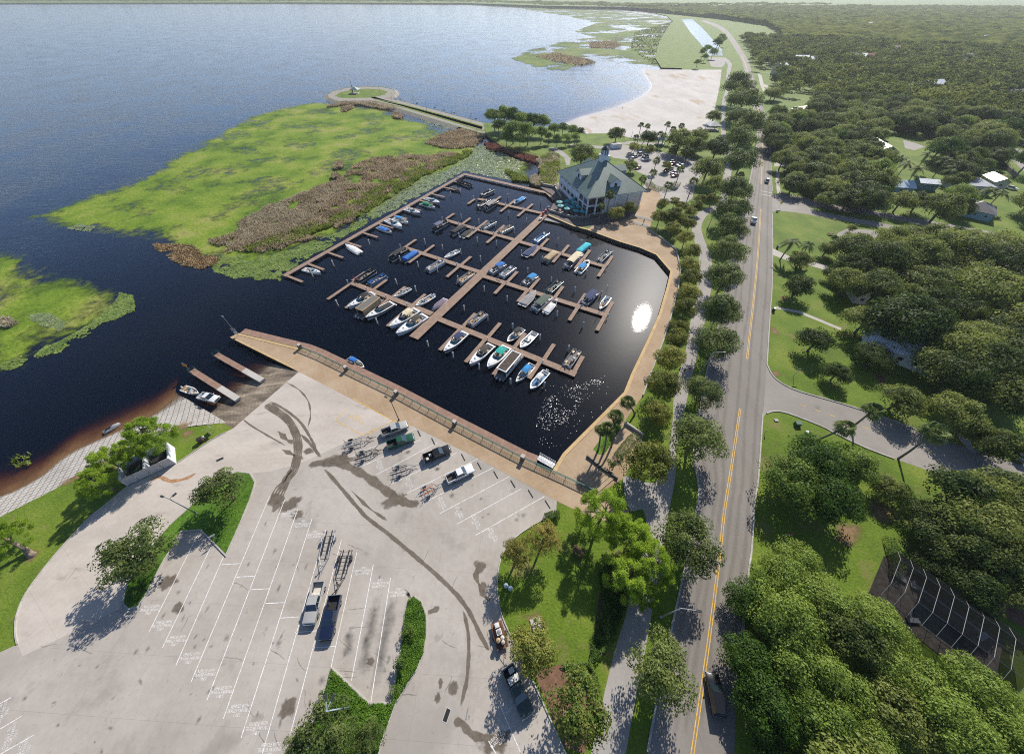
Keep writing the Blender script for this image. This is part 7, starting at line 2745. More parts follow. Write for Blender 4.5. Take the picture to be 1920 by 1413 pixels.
# terrace
PAT = ground('terrace_pavers', [(.3, (.10, .085, .075)), (.7, (.17, .145, .125))], scale=.4, fine=(3, .2))
sheet('terrace', ats([(1036, 384), (1044, 372), (1030, 362), (1008, 348), (1020, 344), (1045, 345), (1053, 352), (1098, 405.5), (1128, 401), (1190, 393), (1192, 402), (1158, 419), (1108, 425), (1074, 424), (1027, 404)]), .018, PAT)
STONEW = plain('stone_grey', (.20, .18, .165), .9, var=.2, scale=1.2)
STCAP = plain('stone_cap', (.42, .38, .33), .85, var=.1)


def lowwall(label, path, h, pillars=(), w=.4, name='low_wall', mat_=None, cap=True):
 pts = ats(path)
 b = pts[0]
 r_ = tag(empty(name, b), label, 'wall')
 loc = [(p.x - b.x, p.y - b.y) for p in pts]
 m = MB()
 m.ribbon(loc, w, 0, h)
 m.build('wall_body', mat_ or STONEW, r_)
 if cap:
  m = MB()
  m.ribbon(loc, w + .12, h + .002, h + .1)
  m.build('coping', STCAP, r_)
 for p in pillars:
  q = at(*p) - b
  m = MB()
  m.box((q.x, q.y, .75), (.75, .75, 1.5))
  pl = m.build('pillar', mat_ or STONEW, r_)
  m = MB()
  m.box((q.x, q.y, 1.56), (.9, .9, .12), taper=(.7, .7))
  m.build('pillar_cap', STCAP, pl)
 return r_


lowwall('grey stone wall with capped pillars at the far corner of the terrace', [(1015.6, 348), (1040, 353), (1052, 372)], 1.0, [(1015.6, 348), (1040, 353)])
lowwall('grey stone wall along the water side of the terrace, with pillars', [(1028, 396), (1054, 404), (1080, 411), (1104, 409)], .9, [(1028, 394), (1054, 404), (1080, 411), (1104, 409)])
lowwall('dark low wall curving along the inner edge of the promenade', [(1218, 432), (1245, 451), (1268, 469), (1275, 504.5), (1271.5, 540.6), (1257, 596), (1245, 634.5), (1220, 700), (1205, 742)], .48, w=.3, mat_=KERB, cap=False)
walkway('lower_platform', 'weathered grey service platform below the terrace wall', [(1022, 410), (1050, 416), (1075, 421)], 2.6, -.55, mat_=plank_mat('weathered_planks', (.20, .19, .18), (.30, .285, .27)))
# umbrellas on the terrace
TEAL = plain('umbrella_teal', (.02, .30, .33), .8, var=.1)
TEALP = plain('umbrella_pale_teal', (.22, .50, .46), .8, var=.1)


def make_umbrella(mat_):
 r_ = empty('patio_umbrella')
 m = MB()
 n = 8
 R_, H_ = 1.45, 2.45
 ring = [(R_ * (1 if i % 2 == 0 else .93) * math.cos(2 * math.pi * i / n), R_ * (1 if i % 2 == 0 else .93) * math.sin(2 * math.pi * i / n), H_ - .02 * (i % 2)) for i in range(n)]
 m.add([(0, 0, H_ + .55)] + ring, [(0, 1 + i, 1 + (i + 1) % n) for i in range(n)])
 m.add(ring + [(x, y, z - .2) for x, y, z in ring], [(n + i, n + (i + 1) % n, (i + 1) % n, i) for i in range(n)])
 m.build('canopy', mat_, r_)
 m = MB()
 m.tube((0, 0, 0), (0, 0, H_ + .6), .03, n=6)
 m.lathe([(.28, 0), (.28, .08), (.05, .12)], n=10)
 m.build('pole', TIMBER, r_)
 m = MB()
 m.lathe([(.55, .70), (.55, .75)], n=14)
 m.lathe([(.05, .1), (.05, .70)], n=6)
 m.build('table_top', STCAP, r_)
 return r_


UMB = [(1049, 379, 1, 'pale teal umbrella at the corner of the terrace beside the far steps'), (1051, 386, 1, 'pale teal umbrella of the terrace nearest the pier'), (1064, 377, 0, 'teal umbrella behind the two pale ones'), (1063, 385, 0, 'teal umbrella in the middle of the terrace'), (1063.5, 391, 1, 'pale teal umbrella beside the water side wall'), (1071.5, 388, 0, 'teal umbrella right of the terrace middle'),
       (1075, 375, 0, 'teal umbrella farthest back by the building wall'), (1077, 382, 0, 'teal umbrella against the colonnade, second from the back'), (1085, 388, 0, 'teal umbrella before the colonnade near the corner'), (1080, 395, 0, 'teal umbrella near the wall pillar'), (1093, 396.5, 0, 'teal umbrella at the building corner column')]
for px, py, pale, lab in UMB:
 u = make_umbrella(TEALP if pale else TEAL)
 p = at(px, py, 2.3)
 u.location = (p.x, p.y, .018)
 u.rotation_euler = (0, 0, px)
 tag(u, lab, 'patio umbrella', 'umbrellas on the restaurant terrace')

# ================================================================== vehicles
TYRE = plain('tyre_rubber', (.018, .018, .018), .9)
RIMM = plain('wheel_alloy', (.42, .42, .43), .35, metal=.7)
CARGL = plain('car_glass', (.012, .022, .030), .05, spec=.9)
LAMP = plain('headlight_glass', (.55, .56, .55), .15, spec=.8)
TAIL = plain('tail_light', (.30, .012, .012), .3)
CHROME = plain('chrome', (.55, .55, .56), .2, metal=.9)
PLAST = plain('trim_black', (.02, .02, .02), .6)
CP = {k: plain('car_paint_' + k, c, .28, coat=.6, var=.03) for k, c in dict(white=(.70, .70, .69), silver=(.38, .375, .36), green=(.012, .075, .040), black=(.010, .010, .012), navy=(.010, .018, .050), teal=(.035, .062, .058), red=(.24, .012, .018), pink=(.50, .14, .16), grey=(.12, .125, .13), blue=(.03, .07, .16)).items()}


def wheel(parent, x, y, r=.39):
 m = MB()
 m.smooth = True
 M = Matrix.Translation((x, y, r)) @ Matrix.Rotation(math.pi / 2, 4, 'X')
 m.T = M
 m.lathe([(r * .62, -.12), (r * .95, -.13), (r, -.08), (r, .08), (r * .95, .13), (r * .62, .12)], n=16)
 w = m.build('wheel', TYRE, parent)
 m = MB()
 m.T = M
 m.lathe([(r * .60, -.125), (r * .3, -.10), (r * .3, .10), (r * .60, .125)], n=12)
 m.build('rim', RIMM, w)


def prof_solid(m, prof, w, tw=1.0):
 """side outline in x,z swept across the width; upper points drawn in by tw"""
 n = len(prof)
 zs = [p[1] for p in prof]
 z0, z1 = min(zs), max(zs)
 k = lambda z: 1 + (tw - 1) * (z - z0) / max(1e-6, z1 - z0)
 m.add([(x, -w / 2 * k(z), z) for x, z in prof] + [(x, w / 2 * k(z), z) for x, z in prof], [tuple(range(n)), tuple(reversed(range(n, 2 * n)))] + [((i + 1) % n, i, n + i, n + (i + 1) % n) for i in range(n)])


def vroot(name, nose, tail, label, cat, z=0.0, group=None):
 a, b = at(nose[0], nose[1], z + .9), at(tail[0], tail[1], z + .9)
 c = (a + b) / 2
 return tag(empty(name, (c.x, c.y, z + .024), math.atan2(a.y - b.y, a.x - b.x)), label, cat, group)


def pickup(nose, tail, label, paint, bed=None, z=0.0, cap=False, load=None, pitch=0.0):
 r_ = vroot('pickup_truck', nose, tail, label, 'pickup truck', z)
 r_.rotation_mode = 'XYZ'
 p = CP[paint]
 Wd = 1.94
 m = MB()
 prof_solid(m, [(-.80, .42), (2.62, .42), (2.80, .55), (2.82, .95), (2.70, 1.06), (1.15, 1.16), (-.80, 1.17)], Wd, .97)
 body = m.build('body', p, r_, bevel=.06)
 m = MB()
 for s in (-1, 1):
  m.box((-1.83, s * (Wd / 2 - .07), .83), (2.06, .14, .74), ch=.03)
 m.box((-2.80, 0, .83), (.10, Wd - .28, .72), ch=.02)
 m.box((-.86, 0, .86), (.08, Wd - .28, .70))
 m.build('bed_walls', p, r_)
 m = MB()
 m.box((-1.83, 0, .50), (1.9, Wd - .30, .10))
 m.build('bed_floor', bed or PLAST, r_)
 # greenhouse: glass with painted roof and pillars
 m = MB()
 m.add([(-.78, -.90, 1.16), (1.22, -.90, 1.16), (.50, -.74, 1.74), (-.66, -.74, 1.74), (-.78, .90, 1.16), (1.22, .90, 1.16), (.50, .74, 1.74), (-.66, .74, 1.74)], [(0, 1, 2, 3), (5, 4, 7, 6), (1, 5, 6, 2), (4, 0, 3, 7), (3, 2, 6, 7)])
 m.build('windows', CARGL, r_)
 m = MB()
 m.box((-.09, 0, 1.77), (1.18, 1.50, .07), ch=.03)
 for s in (-1, 1):
  for (xa, xb) in ((1.22, .50), (.18, .12), (-.78, -.66)):
   m.path([(xa, s * .905, 1.16), (xb, s * .745, 1.75)], .035 if xa < 1 else .03, 4)
 m.build('cab_roof', p, r_)
 for x in (1.78, -1.80):
  for s in (-1, 1):
   wheel(r_, x, s * .86)
 for s in (-1, 1):
  m = MB()
  m.box((2.78, s * .74, .86), (.10, .34, .20), ch=.03)
  m.build('headlight', LAMP, r_)
  m = MB()
  m.box((-2.86, s * .88, .92), (.05, .12, .34))
  m.build('tail_light', TAIL, r_)
  m = MB()
  m.box((.78, s * 1.08, 1.20), (.14, .22, .18), ch=.03)
  m.build('wing_mirror', p, r_)
 m = MB()
 m.box((2.86, 0, .56), (.14, 1.86, .20), ch=.04)
 m.build('front_bumper', CHROME if paint != 'navy' else PLAST, r_)
 m = MB()
 m.box((2.83, 0, .85), (.05, 1.1, .24))
 m.build('grille', PLAST, r_)
 m = MB()
 m.box((-2.92, 0, .55), (.14, 1.84, .18), ch=.04)
 m.build('rear_bumper', CHROME, r_)
 if cap:
  m = MB()
  m.box((-1.83, 0, 1.50), (2.05, 1.86, .68), taper=(.96, .86), ch=.06)
  m.build('bed_cap', p, r_)
 if load:
  m = MB()
  for (x, y, zz, d) in load:
   m.box((x, y, zz), d, ch=.04)
  m.build('bed_load', VINYLW, r_)
 r_.rotation_euler = (0, pitch, r_.rotation_euler[2])
 return r_


def car(nose, tail, label, paint, suv=False, z=0.0, group=None):
 r_ = vroot('parked_car' if group else 'car', nose, tail, label, 'car', z, group)
 a, b = at(nose[0], nose[1], z + .9), at(tail[0], tail[1], z + .9)
 p = CP[paint]
 h = 1.72 if suv else 1.45
 hb = 1.02 if suv else .90
 m = MB()
 prof_solid(m, [(-2.25, .40), (2.15, .40), (2.32, .55), (2.28, .80), (1.25, hb), (-1.75, hb + .02), (-2.28, hb - .06), (-2.32, .6)], 1.82, .95)
 m.build('body', p, r_, bevel=.09)
 xr = -2.05 if suv else -1.65
 m = MB()
 m.add([(xr, -.84, hb), (1.15, -.84, hb), (.30, -.66, h - .05), (xr + (.25 if suv else .65), -.66, h - .05), (xr, .84, hb), (1.15, .84, hb), (.30, .66, h - .05), (xr + (.25 if suv else .65), .66, h - .05)], [(0, 1, 2, 3), (5, 4, 7, 6), (1, 5, 6, 2), (4, 0, 3, 7), (3, 2, 6, 7)])
 m.build('windows', CARGL, r_)
 xm = (.30 + xr + (.25 if suv else .65)) / 2
 m = MB()
 m.box((xm, 0, h - .02), (.30 - xr - (.25 if suv else .65) + .06, 1.36, .07), ch=.03)
 for s in (-1, 1):
  m.path([(1.15, s * .845, hb), (.30, s * .67, h - .03)], .03, 4)
  m.path([(xr, s * .845, hb), (xr + (.25 if suv else .65), s * .67, h - .03)], .035, 4)
  m.path([(-.35, s * .845, hb), (-.38, s * .67, h - .03)], .03, 4)
 m.build('roof', p, r_)
 for x in (1.42, -1.40):
  for s in (-1, 1):
   wheel(r_, x, s * .80, .34)
 for s in (-1, 1):
  m = MB()
  m.box((2.24, s * .66, .70), (.12, .34, .15), ch=.03)
  m.build('headlight', LAMP, r_)
  m = MB()
  m.box((-2.29, s * .70, .78), (.06, .30, .14))
  m.build('tail_light', TAIL, r_)
  m = MB()
  m.box((.85, s * .98, hb + .05), (.12, .18, .13), ch=.02)
  m.build('wing_mirror', p, r_)
 return r_


def trailer(hitch, rear, label, frame, bunk=None, fender=None, rollers=None, z=0.0):
 a, b = at(hitch[0], hitch[1], .45), at(rear[0], rear[1], .45)
 d = a - b
 L_ = min(7.6, d.length)
 r_ = tag(empty('boat_trailer', (b.x, b.y, z + .024), math.atan2(d.y, d.x)), label, 'boat trailer')
 xk = L_ * .55
 w = .92
 m = MB()
 for s in (-1, 1):
  m.path([(0, s * w, .5), (xk, s * w, .5), (L_ - .9, s * .06, .5)], .055, 4)
 m.path([(L_ - 1.3, 0, .5), (L_, 0, .5)], .06, 4)
 for x in (.15, xk * .33, xk * .66, xk):
  m.path([(x, -w, .5), (x, -w * .5, .42), (x, w * .5, .42), (x, w, .5)], .045, 4)
 m.tube((xk + (L_ - .9 - xk) * .45, -.48, .5), (xk + (L_ - .9 - xk) * .45, .48, .5), .045, n=4)
 m.build('frame', frame, r_)
 for s in (-1, 1):
  m = MB()
  m.box((xk * .5, s * .48, .66), (xk * 1.05, .14, .12))
  m.build('bunk', bunk or PLAST, r_)
  wheel(r_, xk * .36, s * 1.08, .32)
  m = MB()
  m.path([(xk * .36 - .5, s * 1.08, .42), (xk * .36 - .32, s * 1.08, .72), (xk * .36 + .32, s * 1.08, .72), (xk * .36 + .5, s * 1.08, .42)], .13, 4)
  m.build('fender', fender or frame, r_)
  m = MB()
  m.box((.02, s * (w + .05), .62), (.08, .16, .12))
  m.build('tail_light', TAIL, r_)
  m = MB()
  m.tube((.1, s * 1.05, .5), (.1, s * 1.05, 1.35), .03, n=5)
  m.build('guide_post', frame, r_)
 m = MB()
 m.box((L_ - 1.35, 0, .85), (.10, .12, .75))
 m.box((L_ - 1.45, 0, 1.22), (.25, .22, .16), ch=.03)
 m.build('winch_stand', frame, r_)
 m = MB()
 m.tube((L_ - .7, .12, .1), (L_ - .7, .12, .75), .035, n=5)
 m.build('jockey_jack', frame, r_)
 return r_


GALV = plain('galvanised', (.42, .43, .44), .4, metal=.5)
TRBL = plain('trailer_black', (.02, .02, .022), .5)
pickup((766, 793), (713, 813), 'silver grey pickup by the no parking box with an open bed', 'silver')
trailer((705, 819), (646, 836), 'black bunk trailer behind the silver pickup by the no parking box', TRBL, GALV)
pickup((774.5, 818), (727.5, 834), 'dark green pickup in the second stall by the promenade', 'green', bed=PLAST)
trailer((720, 842), (668, 858), 'black bunk trailer behind the green pickup', TRBL, TRBL, GALV)
pickup((845, 839), (793.5, 860), 'black pickup with a loaded bed in the middle stall', 'black', load=[(-1.4, .3, .72, (.6, .5, .4)), (-2.2, -.3, .68, (.5, .6, .3))])
trailer((786, 871), (737, 886), 'grey framed trailer with an orange lamp behind the black pickup', GALV, TRBL)
pickup((890, 874), (834.5, 900), 'white pickup nearest the empty stalls by the promenade', 'white')
trailer((830, 905), (792, 925), 'short pale trailer with orange bunks behind the white pickup', GALV, plain('bunk_orange', (.45, .13, .05), .7))
pickup((577, 1174), (600, 1086), 'silver pickup with a toolbox and loaded bed in the long stalls', 'silver', bed=plain('bed_cream', (.55, .50, .44), .7), load=[(-1.1, .2, .66, (.3, .3, .2)), (-1.2, -.45, .66, (.35, .25, .15))])
trailer((600, 1079), (619, 996), 'long galvanised trailer behind the silver pickup in the long stalls', GALV, TRBL)
pickup((610, 1197), (628, 1118), 'navy pickup with a spare tyre in its bed in the long stalls', 'navy')
trailer((630, 1113), (650.5, 1032), 'long black trailer behind the navy pickup in the long stalls', TRBL, TRBL)
pickup((985, 1328), (957, 1262), 'dark green pickup with tools in its bed under the maple at the lot edge', 'teal', load=[(-1.3, .1, 1.0, (.9, 1.6, .5)), (-2.3, .3, .85, (.7, .8, .5))])
pickup((412, 751), (371, 739), 'white pickup backed down the ramp to the water', 'white', z=-.75, pitch=R(-6.5))
pickup((1414.5, 404), (1413.5, 420), 'white pickup driving on the road by the side street lawn', 'white')
car((1439, 331), (1438.6, 344), 'white car driving on the road beyond the crossing', 'white', True)
car((1440, 280), (1440.5, 290), 'blue grey car on the shaded stretch of the far road', 'grey', True)
car((1337, 1268), (1349, 1336), 'dark car in the tree shade at the bottom of the road', 'black', True)
PK = 'cars parked behind the restaurant'
for nose, tail, lab, col, suv in [((1183, 294), (1196, 291), 'white car in the row nearest the cupola', 'white', False), ((1192, 290), (1204, 287), 'second white car behind the first in the cupola row', 'white', True), ((1176, 301), (1187, 298), 'black car half hidden by the roof cupola', 'black', False), ((1203, 299), (1217, 296), 'white suv in the middle of the restaurant car park', 'white', True), ((1204, 293), (1217, 290), 'dark car behind the white suv', 'black', False),
                             ((1191, 315), (1202, 311), 'pinkish red car behind the palm shrubs', 'pink', False), ((1253, 304), (1266, 300), 'dark blue car on the right bay of the car park', 'navy', False), ((1256, 308), (1268, 304), 'bright red car next to the dark blue one', 'red', False), ((1251, 317), (1263, 313), 'silver car under the slim tree', 'silver', False), ((1244, 321), (1255, 317), 'black car at the near end of the tree island', 'black', True),
                             ((1272, 312), (1284, 308), 'white car in the far right row', 'white', False), ((1267, 309), (1279, 305), 'grey car in the far right row', 'grey', False), ((1259, 329), (1272, 326), 'dark red car closest to the curved hedge', 'red', False), ((1258, 324), (1271, 321), 'navy car behind the dark red one', 'navy', False)]:
 car(nose, tail, lab, col, suv, group=PK)
car((1484, 204), (1494, 203), 'dark suv on the driveway of the brown roofed house', 'black', True)
car((1503, 203), (1513, 202), 'silver suv beside the dark one on the driveway', 'silver', True)
car((1904, 838), (1914, 860), 'black car parked at the right edge beside the street', 'black', True)
car((1903, 352), (1893, 350), 'white car at the right end of the white roofed house', 'white', False)


def junk_trailer():
 a, b = at(946, 1226, .4), at(930, 1166, .4)
 d = a - b
 r_ = tag(empty('utility_trailer', (b.x, b.y, .024), math.atan2(d.y, d.x)), 'rusty utility trailer piled with appliances at the lot edge', 'utility trailer')
 L_ = 3.4
 m = MB()
 m.box((L_ / 2, 0, .52), (L_, 1.7, .08))
 for s in (-1, 1):
  m.path([(0, s * .85, .85), (L_, s * .85, .85)], .03, 4)
  for x in (0, L_ / 2, L_):
   m.tube((x, s * .85, .5), (x, s * .85, .85), .025, n=4)
 m.path([(L_, .5, .5), (L_ + 1.2, 0, .5)], .04, 4)
 m.path([(L_, -.5, .5), (L_ + 1.2, 0, .5)], .04, 4)
 m.build('frame', plain('rust_metal', (.16, .07, .04), .8, var=.3), r_)
 for s in (-1, 1):
  wheel(r_, L_ * .5, s * 1.0, .32)
 for nm, x, y, d_, mt_ in (('white washing machine lying on the trailer', .5, .0, (.65, .7, .75), VINYLW), ('square air conditioner with a round fan on the trailer', 1.35, .05, (.8, .8, .6), VINYLW)):
  q = r_.matrix_basis @ Vector((x, y, .57))
  e = tag(empty('washing_machine' if 'wash' in nm else 'air_conditioner', q, r_.rotation_euler[2]), nm, 'appliance')
  m = MB()
  m.box((0, 0, d_[2] / 2), d_, ch=.04)
  m.build('cabinet', mt_, e)
  m = MB()
  m.lathe([(.30, d_[2] + .002), (.30, d_[2] + .03), (.10, d_[2] + .05)], n=14)
  m.build('fan_cover' if 'air' in nm else 'lid', ALU if 'air' in nm else PEDM, e)
 for k, (x, y, rr, hh, mt_) in enumerate(((2.2, .32, .30, .8, VINYLW), (2.75, .25, .28, .85, PALEM), (2.3, -.35, .34, .9, VINYLT))):
  q = r_.matrix_basis @ Vector((x, y, .57))
  e = tag(empty('water_heater', q), ['white tank standing on the junk trailer', 'grey tank at the front of the junk trailer', 'tan tank next to the white one on the junk trailer'][k], 'tank')
  m = MB()
  m.smooth = True
  m.lathe([(rr, 0), (rr, hh), (rr * .8, hh + .07), (.06, hh + .1)], n=14)
  m.build('tank_body', mt_, e)
  m = MB()
  m.lathe([(.05, hh + .1), (.05, hh + .2)], n=6)
  m.build('pipe_stub', PLAST, e)
 return r_


PEDM = MATS['pedestal_white']
junk_trailer()

# ================================================================== lot and promenade furniture
POLEG = plain('pole_green_grey', (.12, .16, .16), .45)
POLED = plain('pole_dark', (.035, .04, .04), .45)
CONCP = plain('pole_concrete', (.38, .37, .35), .8)


def lamp(base, top, label, arms, mat_, h=None, head=(.75, .35, .16), group=None, r=.11, z=0.0):
 b = at(base[0], base[1], z)
 r_ = tag(empty('lamp_post', b), label, 'lamp post', group)
 # height from where the top of the pole shows
 best, hh = 1e9, 8.0
 for k in range(30, 140):
  q = proj(b.x, b.y, z + k * .1)
  e = (q[0] - top[0]) ** 2 + (q[1] - top[1]) ** 2
  if e < best:
   best, hh = e, k * .1
 hh = h or hh
 m = MB()
 m.smooth = True
 m.tube((0, 0, 0), (0, 0, hh), r, r * .6, n=8)
 m.lathe([(r * 2, 0), (r * 2, .12), (r, .35)], n=10)
 m.build('pole', mat_, r_)
 for ax, ay, dz in arms:
  e = Vector((ax, ay, hh + dz))
  m = MB()
  m.path([(0, 0, hh - .1), (ax * .4, ay * .4, hh + dz * .8), tuple(e)], .05, 6)
  ar = m.build('arm', mat_, r_)
  m = MB()
  m.box((e.x + .3 * ax / max(.1, math.hypot(ax, ay)), e.y + .3 * ay / max(.1, math.hypot(ax, ay)), e.z - .02), head, math.atan2(ay, ax), ch=.05)
  m.build('lamp_head', POLED, ar)
 return r_


lamp((370, 963), (317, 936), 'green lamp post with two flood heads on the long turf island', [(-1.2, .35, .1), (.25, .5, .05)], POLEG)
lamp((748, 787), (736, 748), 'dark lamp post with two heads on the south promenade', [(-.8, .5, .25), (.3, .6, .3)], POLED)
lamp((657, 1325), (612, 1337), 'pale blue lamp post standing in the triangular bed', [(-.3, .9, .05), (.3, .9, .05)], plain('pole_blue', (.30, .38, .42), .45))
lamp((1239.4, 1156), (1277.6, 1139.6), 'street lamp with a curved arm over the road at the lower verge', [(1.9, -.3, .25)], CONCP)
lamp((1312.5, 700.8), (1338, 661.5), 'street lamp with a curved arm over the road by the round trees', [(2.2, -.1, .25)], CONCP)
lamp((1374, 442), (1392, 409), 'street lamp leaning out of the oaks opposite the side street', [(2.2, -.1, .25)], CONCP)
lamp((1327, 428), (1337, 397), 'dark lamp post at the small lawn by the path bend', [(.5, 0, .1)], POLED)
lamp((1184, 257), (1183, 243), 'pole with a flat panel on the beach', [(.7, .2, .1)], CONCP, head=(2.2, 1.2, .08))
for i, q in enumerate([((642, 181), (641, 168), 'lamp post at the left rim of the jetty lawn'), ((713.7, 179), (708, 156), 'tall lamp post where the jetty path meets its lawn'), ((735, 188), (734, 176), 'first lamp post along the jetty from its round end'), ((775, 194), (775, 181), 'second lamp post along the jetty from its round end'), ((800, 207), (799, 190), 'third lamp post along the jetty from its round end'), ((847, 214), (845, 201), 'fourth lamp post along the jetty from its round end'), ((883, 228), (882, 213), 'lamp post of the jetty nearest the shore trees')]):
 lamp(q[0], q[1], q[2], [(.6, 0, .1)], POLED, group='lamp posts on the jetty')


# railing and pillars of the promenade
RAILG = plain('railing_green', (.030, .105, .085), .45)
rp = [(566, 655), (600, 668.5), (650, 693), (744, 738), (853, 796), (980, 861), (1060, 897), (1121, 926)]
rw = ats(rp)
rb_ = rw[0]
rl = tag(empty('promenade_railing', rb_), 'long green railing between the tan promenade and the boardwalk', 'railing')
loc = [Vector((p.x - rb_.x, p.y - rb_.y, 0)) for p in rw]
m = MB()
m.ribbon([(p.x, p.y) for p in loc], .16, 1.04, 1.12)
m.build('top_rail', RAILG, rl)
m = MB()
for z in (.18, .33, .48, .63, .78, .92):
 m.ribbon([(p.x, p.y) for p in loc], .03, z, z + .035)
m.build('rails', RAILG, rl)
for a, b in zip(loc, loc[1:]):
 k = max(1, int((b - a).length / 2.4))
 for i in range(k):
  p = a.lerp(b, i / k)
  m = MB()
  m.box((p.x, p.y, .53), (.09, .09, 1.06))
  m.build('post', RAILG, rl)
for i, q in enumerate([(564, 653), (650, 694), (744, 740), (853, 796), (980, 861)]):
 p = at(*q)
 e = tag(empty('brick_pillar', p, R(-29)), '%s brick pillar with a pale cap along the promenade railing, counted from the ramp end' % ['first', 'second', 'third', 'fourth', 'fifth'][i], 'pillar', 'pillars of the promenade railing')
 m = MB()
 m.box((0, 0, .7), (.8, .8, 1.4))
 m.build('shaft', plain('brick_brown', (.16, .115, .085), .9, var=.25, scale=6), e)
 m = MB()
 m.box((0, 0, 1.46), (.95, .95, .14), taper=(.75, .75))
 m.build('pillar_cap', STCAP, e)
# gangway
a, b = at(1006, 861, 0), at(1036, 878, 0)
g_ = tag(empty('gangway', a, math.atan2(b.y - a.y, b.x - a.x)), 'white aluminium gangway at the corner of the harbour', 'gangway')
Lg = (b - a).length
m = MB()
m.box((Lg / 2, .7, -.1), (Lg, 1.25, .08))
m.build('deck', ALU, g_)
for s in (.1, 1.3):
 m = MB()
 m.path([(0, s, .9), (Lg, s, .9)], .04, 5)
 m.path([(0, s, .45), (Lg, s, .45)], .03, 5)
 for i in range(8):
  m.tube((Lg * i / 7, s, -.1), (Lg * i / 7, s, .9), .03, n=5)
 m.build('side_rail', TRIMW, g_)

# wheel stops
for i, q in enumerate([(786, 812), (812.4, 826.8), (868.6, 856.8), (899, 873), (929.6, 889.5), (961.8, 906.6), (995, 925), (1026.8, 944.7)]):
 p = at(*q)
 e = tag(empty('wheel_stop', (p.x, p.y, .024), R(-60.5)), '%s black rubber wheel stop in the promenade row, counted from the silver pickup' % ['first', 'second', 'third', 'fourth', 'fifth', 'sixth', 'seventh', 'eighth'][i], 'wheel stop', 'wheel stops by the promenade')
 m = MB()
 m.box((0, 0, .06), (1.8, .17, .12), taper=(.97, .6), ch=.02)
 m.build('rubber_block', PLAST, e)
 m = MB()
 for x in (-.65, .65):
  m.lathe([(.03, .118), (.03, .128)], (x, 0, 0), 6)
 m.build('fixing_bolt', GALV, e)
for q, ang, lab in (((837.5, 1340), R(70), 'dark drain grate in the drive lane at the bottom of the lot'), ((412.5, 861), R(35), 'dark drain grate in the pale apron near the enclosure')):
 p = at(*q)
 e = tag(empty('drain_grate', (p.x, p.y, .019), ang), lab, 'drain')
 m = MB()
 m.box((0, 0, .006), (1.5, .75, .012))
 m.build('frame', PALEM, e)
 m = MB()
 for i in range(9):
  m.box((-.6 + .15 * i, 0, .018), (.06, .55, .012))
 m.box((0, 0, .013), (1.3, .56, .004))
 m.build('grate', PLAST, e)


def enclosure():
 fl, fr, br_ = at(239.4, 910.6), at(331, 868.7), at(332, 839)
 ux = (fr - fl).normalized()
 uy = Vector((-ux.y, ux.x, 0))
 Lx = (fr - fl).length
 Ly = 4.6
 r_ = tag(empty('bin_enclosure', fl, math.atan2(ux.y, ux.x)), 'roofless white walled bin enclosure in two bays beside the pale lane', 'enclosure')
 H_ = 2.3
 wm = plain('enclosure_white', (.60, .60, .61), .8, var=.06)
 for nm, c, d in (('end_wall', (.1, Ly / 2, H_ / 2), (.2, Ly, H_)), ('end_wall', (Lx - .1, Ly / 2, H_ / 2), (.2, Ly, H_)), ('back_wall', (Lx / 2, Ly - .1, H_ / 2), (Lx - .4, .2, H_)), ('dividing_wall', (Lx * .5, Ly / 2, H_ / 2), (.25, Ly - .5, H_)),
                     ('gate', (Lx * .125, .08, H_ / 2 + .05), (Lx * .24, .1, H_ - .15)), ('gate', (Lx * .375, .08, H_ / 2 + .05), (Lx * .24, .1, H_ - .15)), ('gate', (Lx * .625, .08, H_ / 2 + .05), (Lx * .24, .1, H_ - .15)), ('gate', (Lx * .875, .08, H_ / 2 + .05), (Lx * .235, .1, H_ - .15))):
  m = MB()
  m.box(c, d)
  m.build(nm, wm if nm != 'gate' else plain('gate_grey', (.42, .41, .40), .6), r_)
 m = MB()
 m.box((Lx / 2, Ly / 2, .03), (Lx - .4, Ly - .4, .03))
 m.build('slab', plain('slab_dark', (.06, .06, .06), .9), r_)
 for k, (x, col, lab) in enumerate(((Lx * .32, (.01, .10, .04), 'green waste skip in the left bay of the enclosure'), (Lx * .74, (.03, .03, .032), 'black waste skip in the right bay of the enclosure'))):
  q = r_.matrix_basis @ Vector((x, Ly * .52, .05))
  e = tag(empty('waste_skip', q, r_.rotation_euler[2]), lab, 'waste skip')
  m = MB()
  m.box((0, 0, .75), (2.0, 1.6, 1.3), taper=(1.12, 1.15))
  m.build('bin_body', plain('skip_%d' % k, col, .5), e)
  for s in (-1, 1):
   m = MB()
   m.box((s * .56, 0, 1.46), (1.05, 1.85, .08), tilt=(R(7), 0))
   m.build('bin_lid', PLAST, e)


enclosure()


def signpost(base, label, h, boards, mat_=None, cat='sign', two=False, z=0.0, ang=0.0):
 p = at(base[0], base[1], z)
 r_ = tag(empty('sign', p, ang), label, cat)
 for x in ((-.5, .5) if two else (0,)):
  m = MB()
  m.tube((x, 0, 0), (x, 0, h), .05, n=6)
  m.build('post', mat_ or GALV, r_)
 for (zz, w_, hh, rot, bm_) in boards:
  m = MB()
  m.box((0, -.06, 0), (w_, .03, hh))
  o = m.build('board', bm_, r_, (0, 0, zz))
  o.rotation_euler = (0, rot, 0)
 return r_


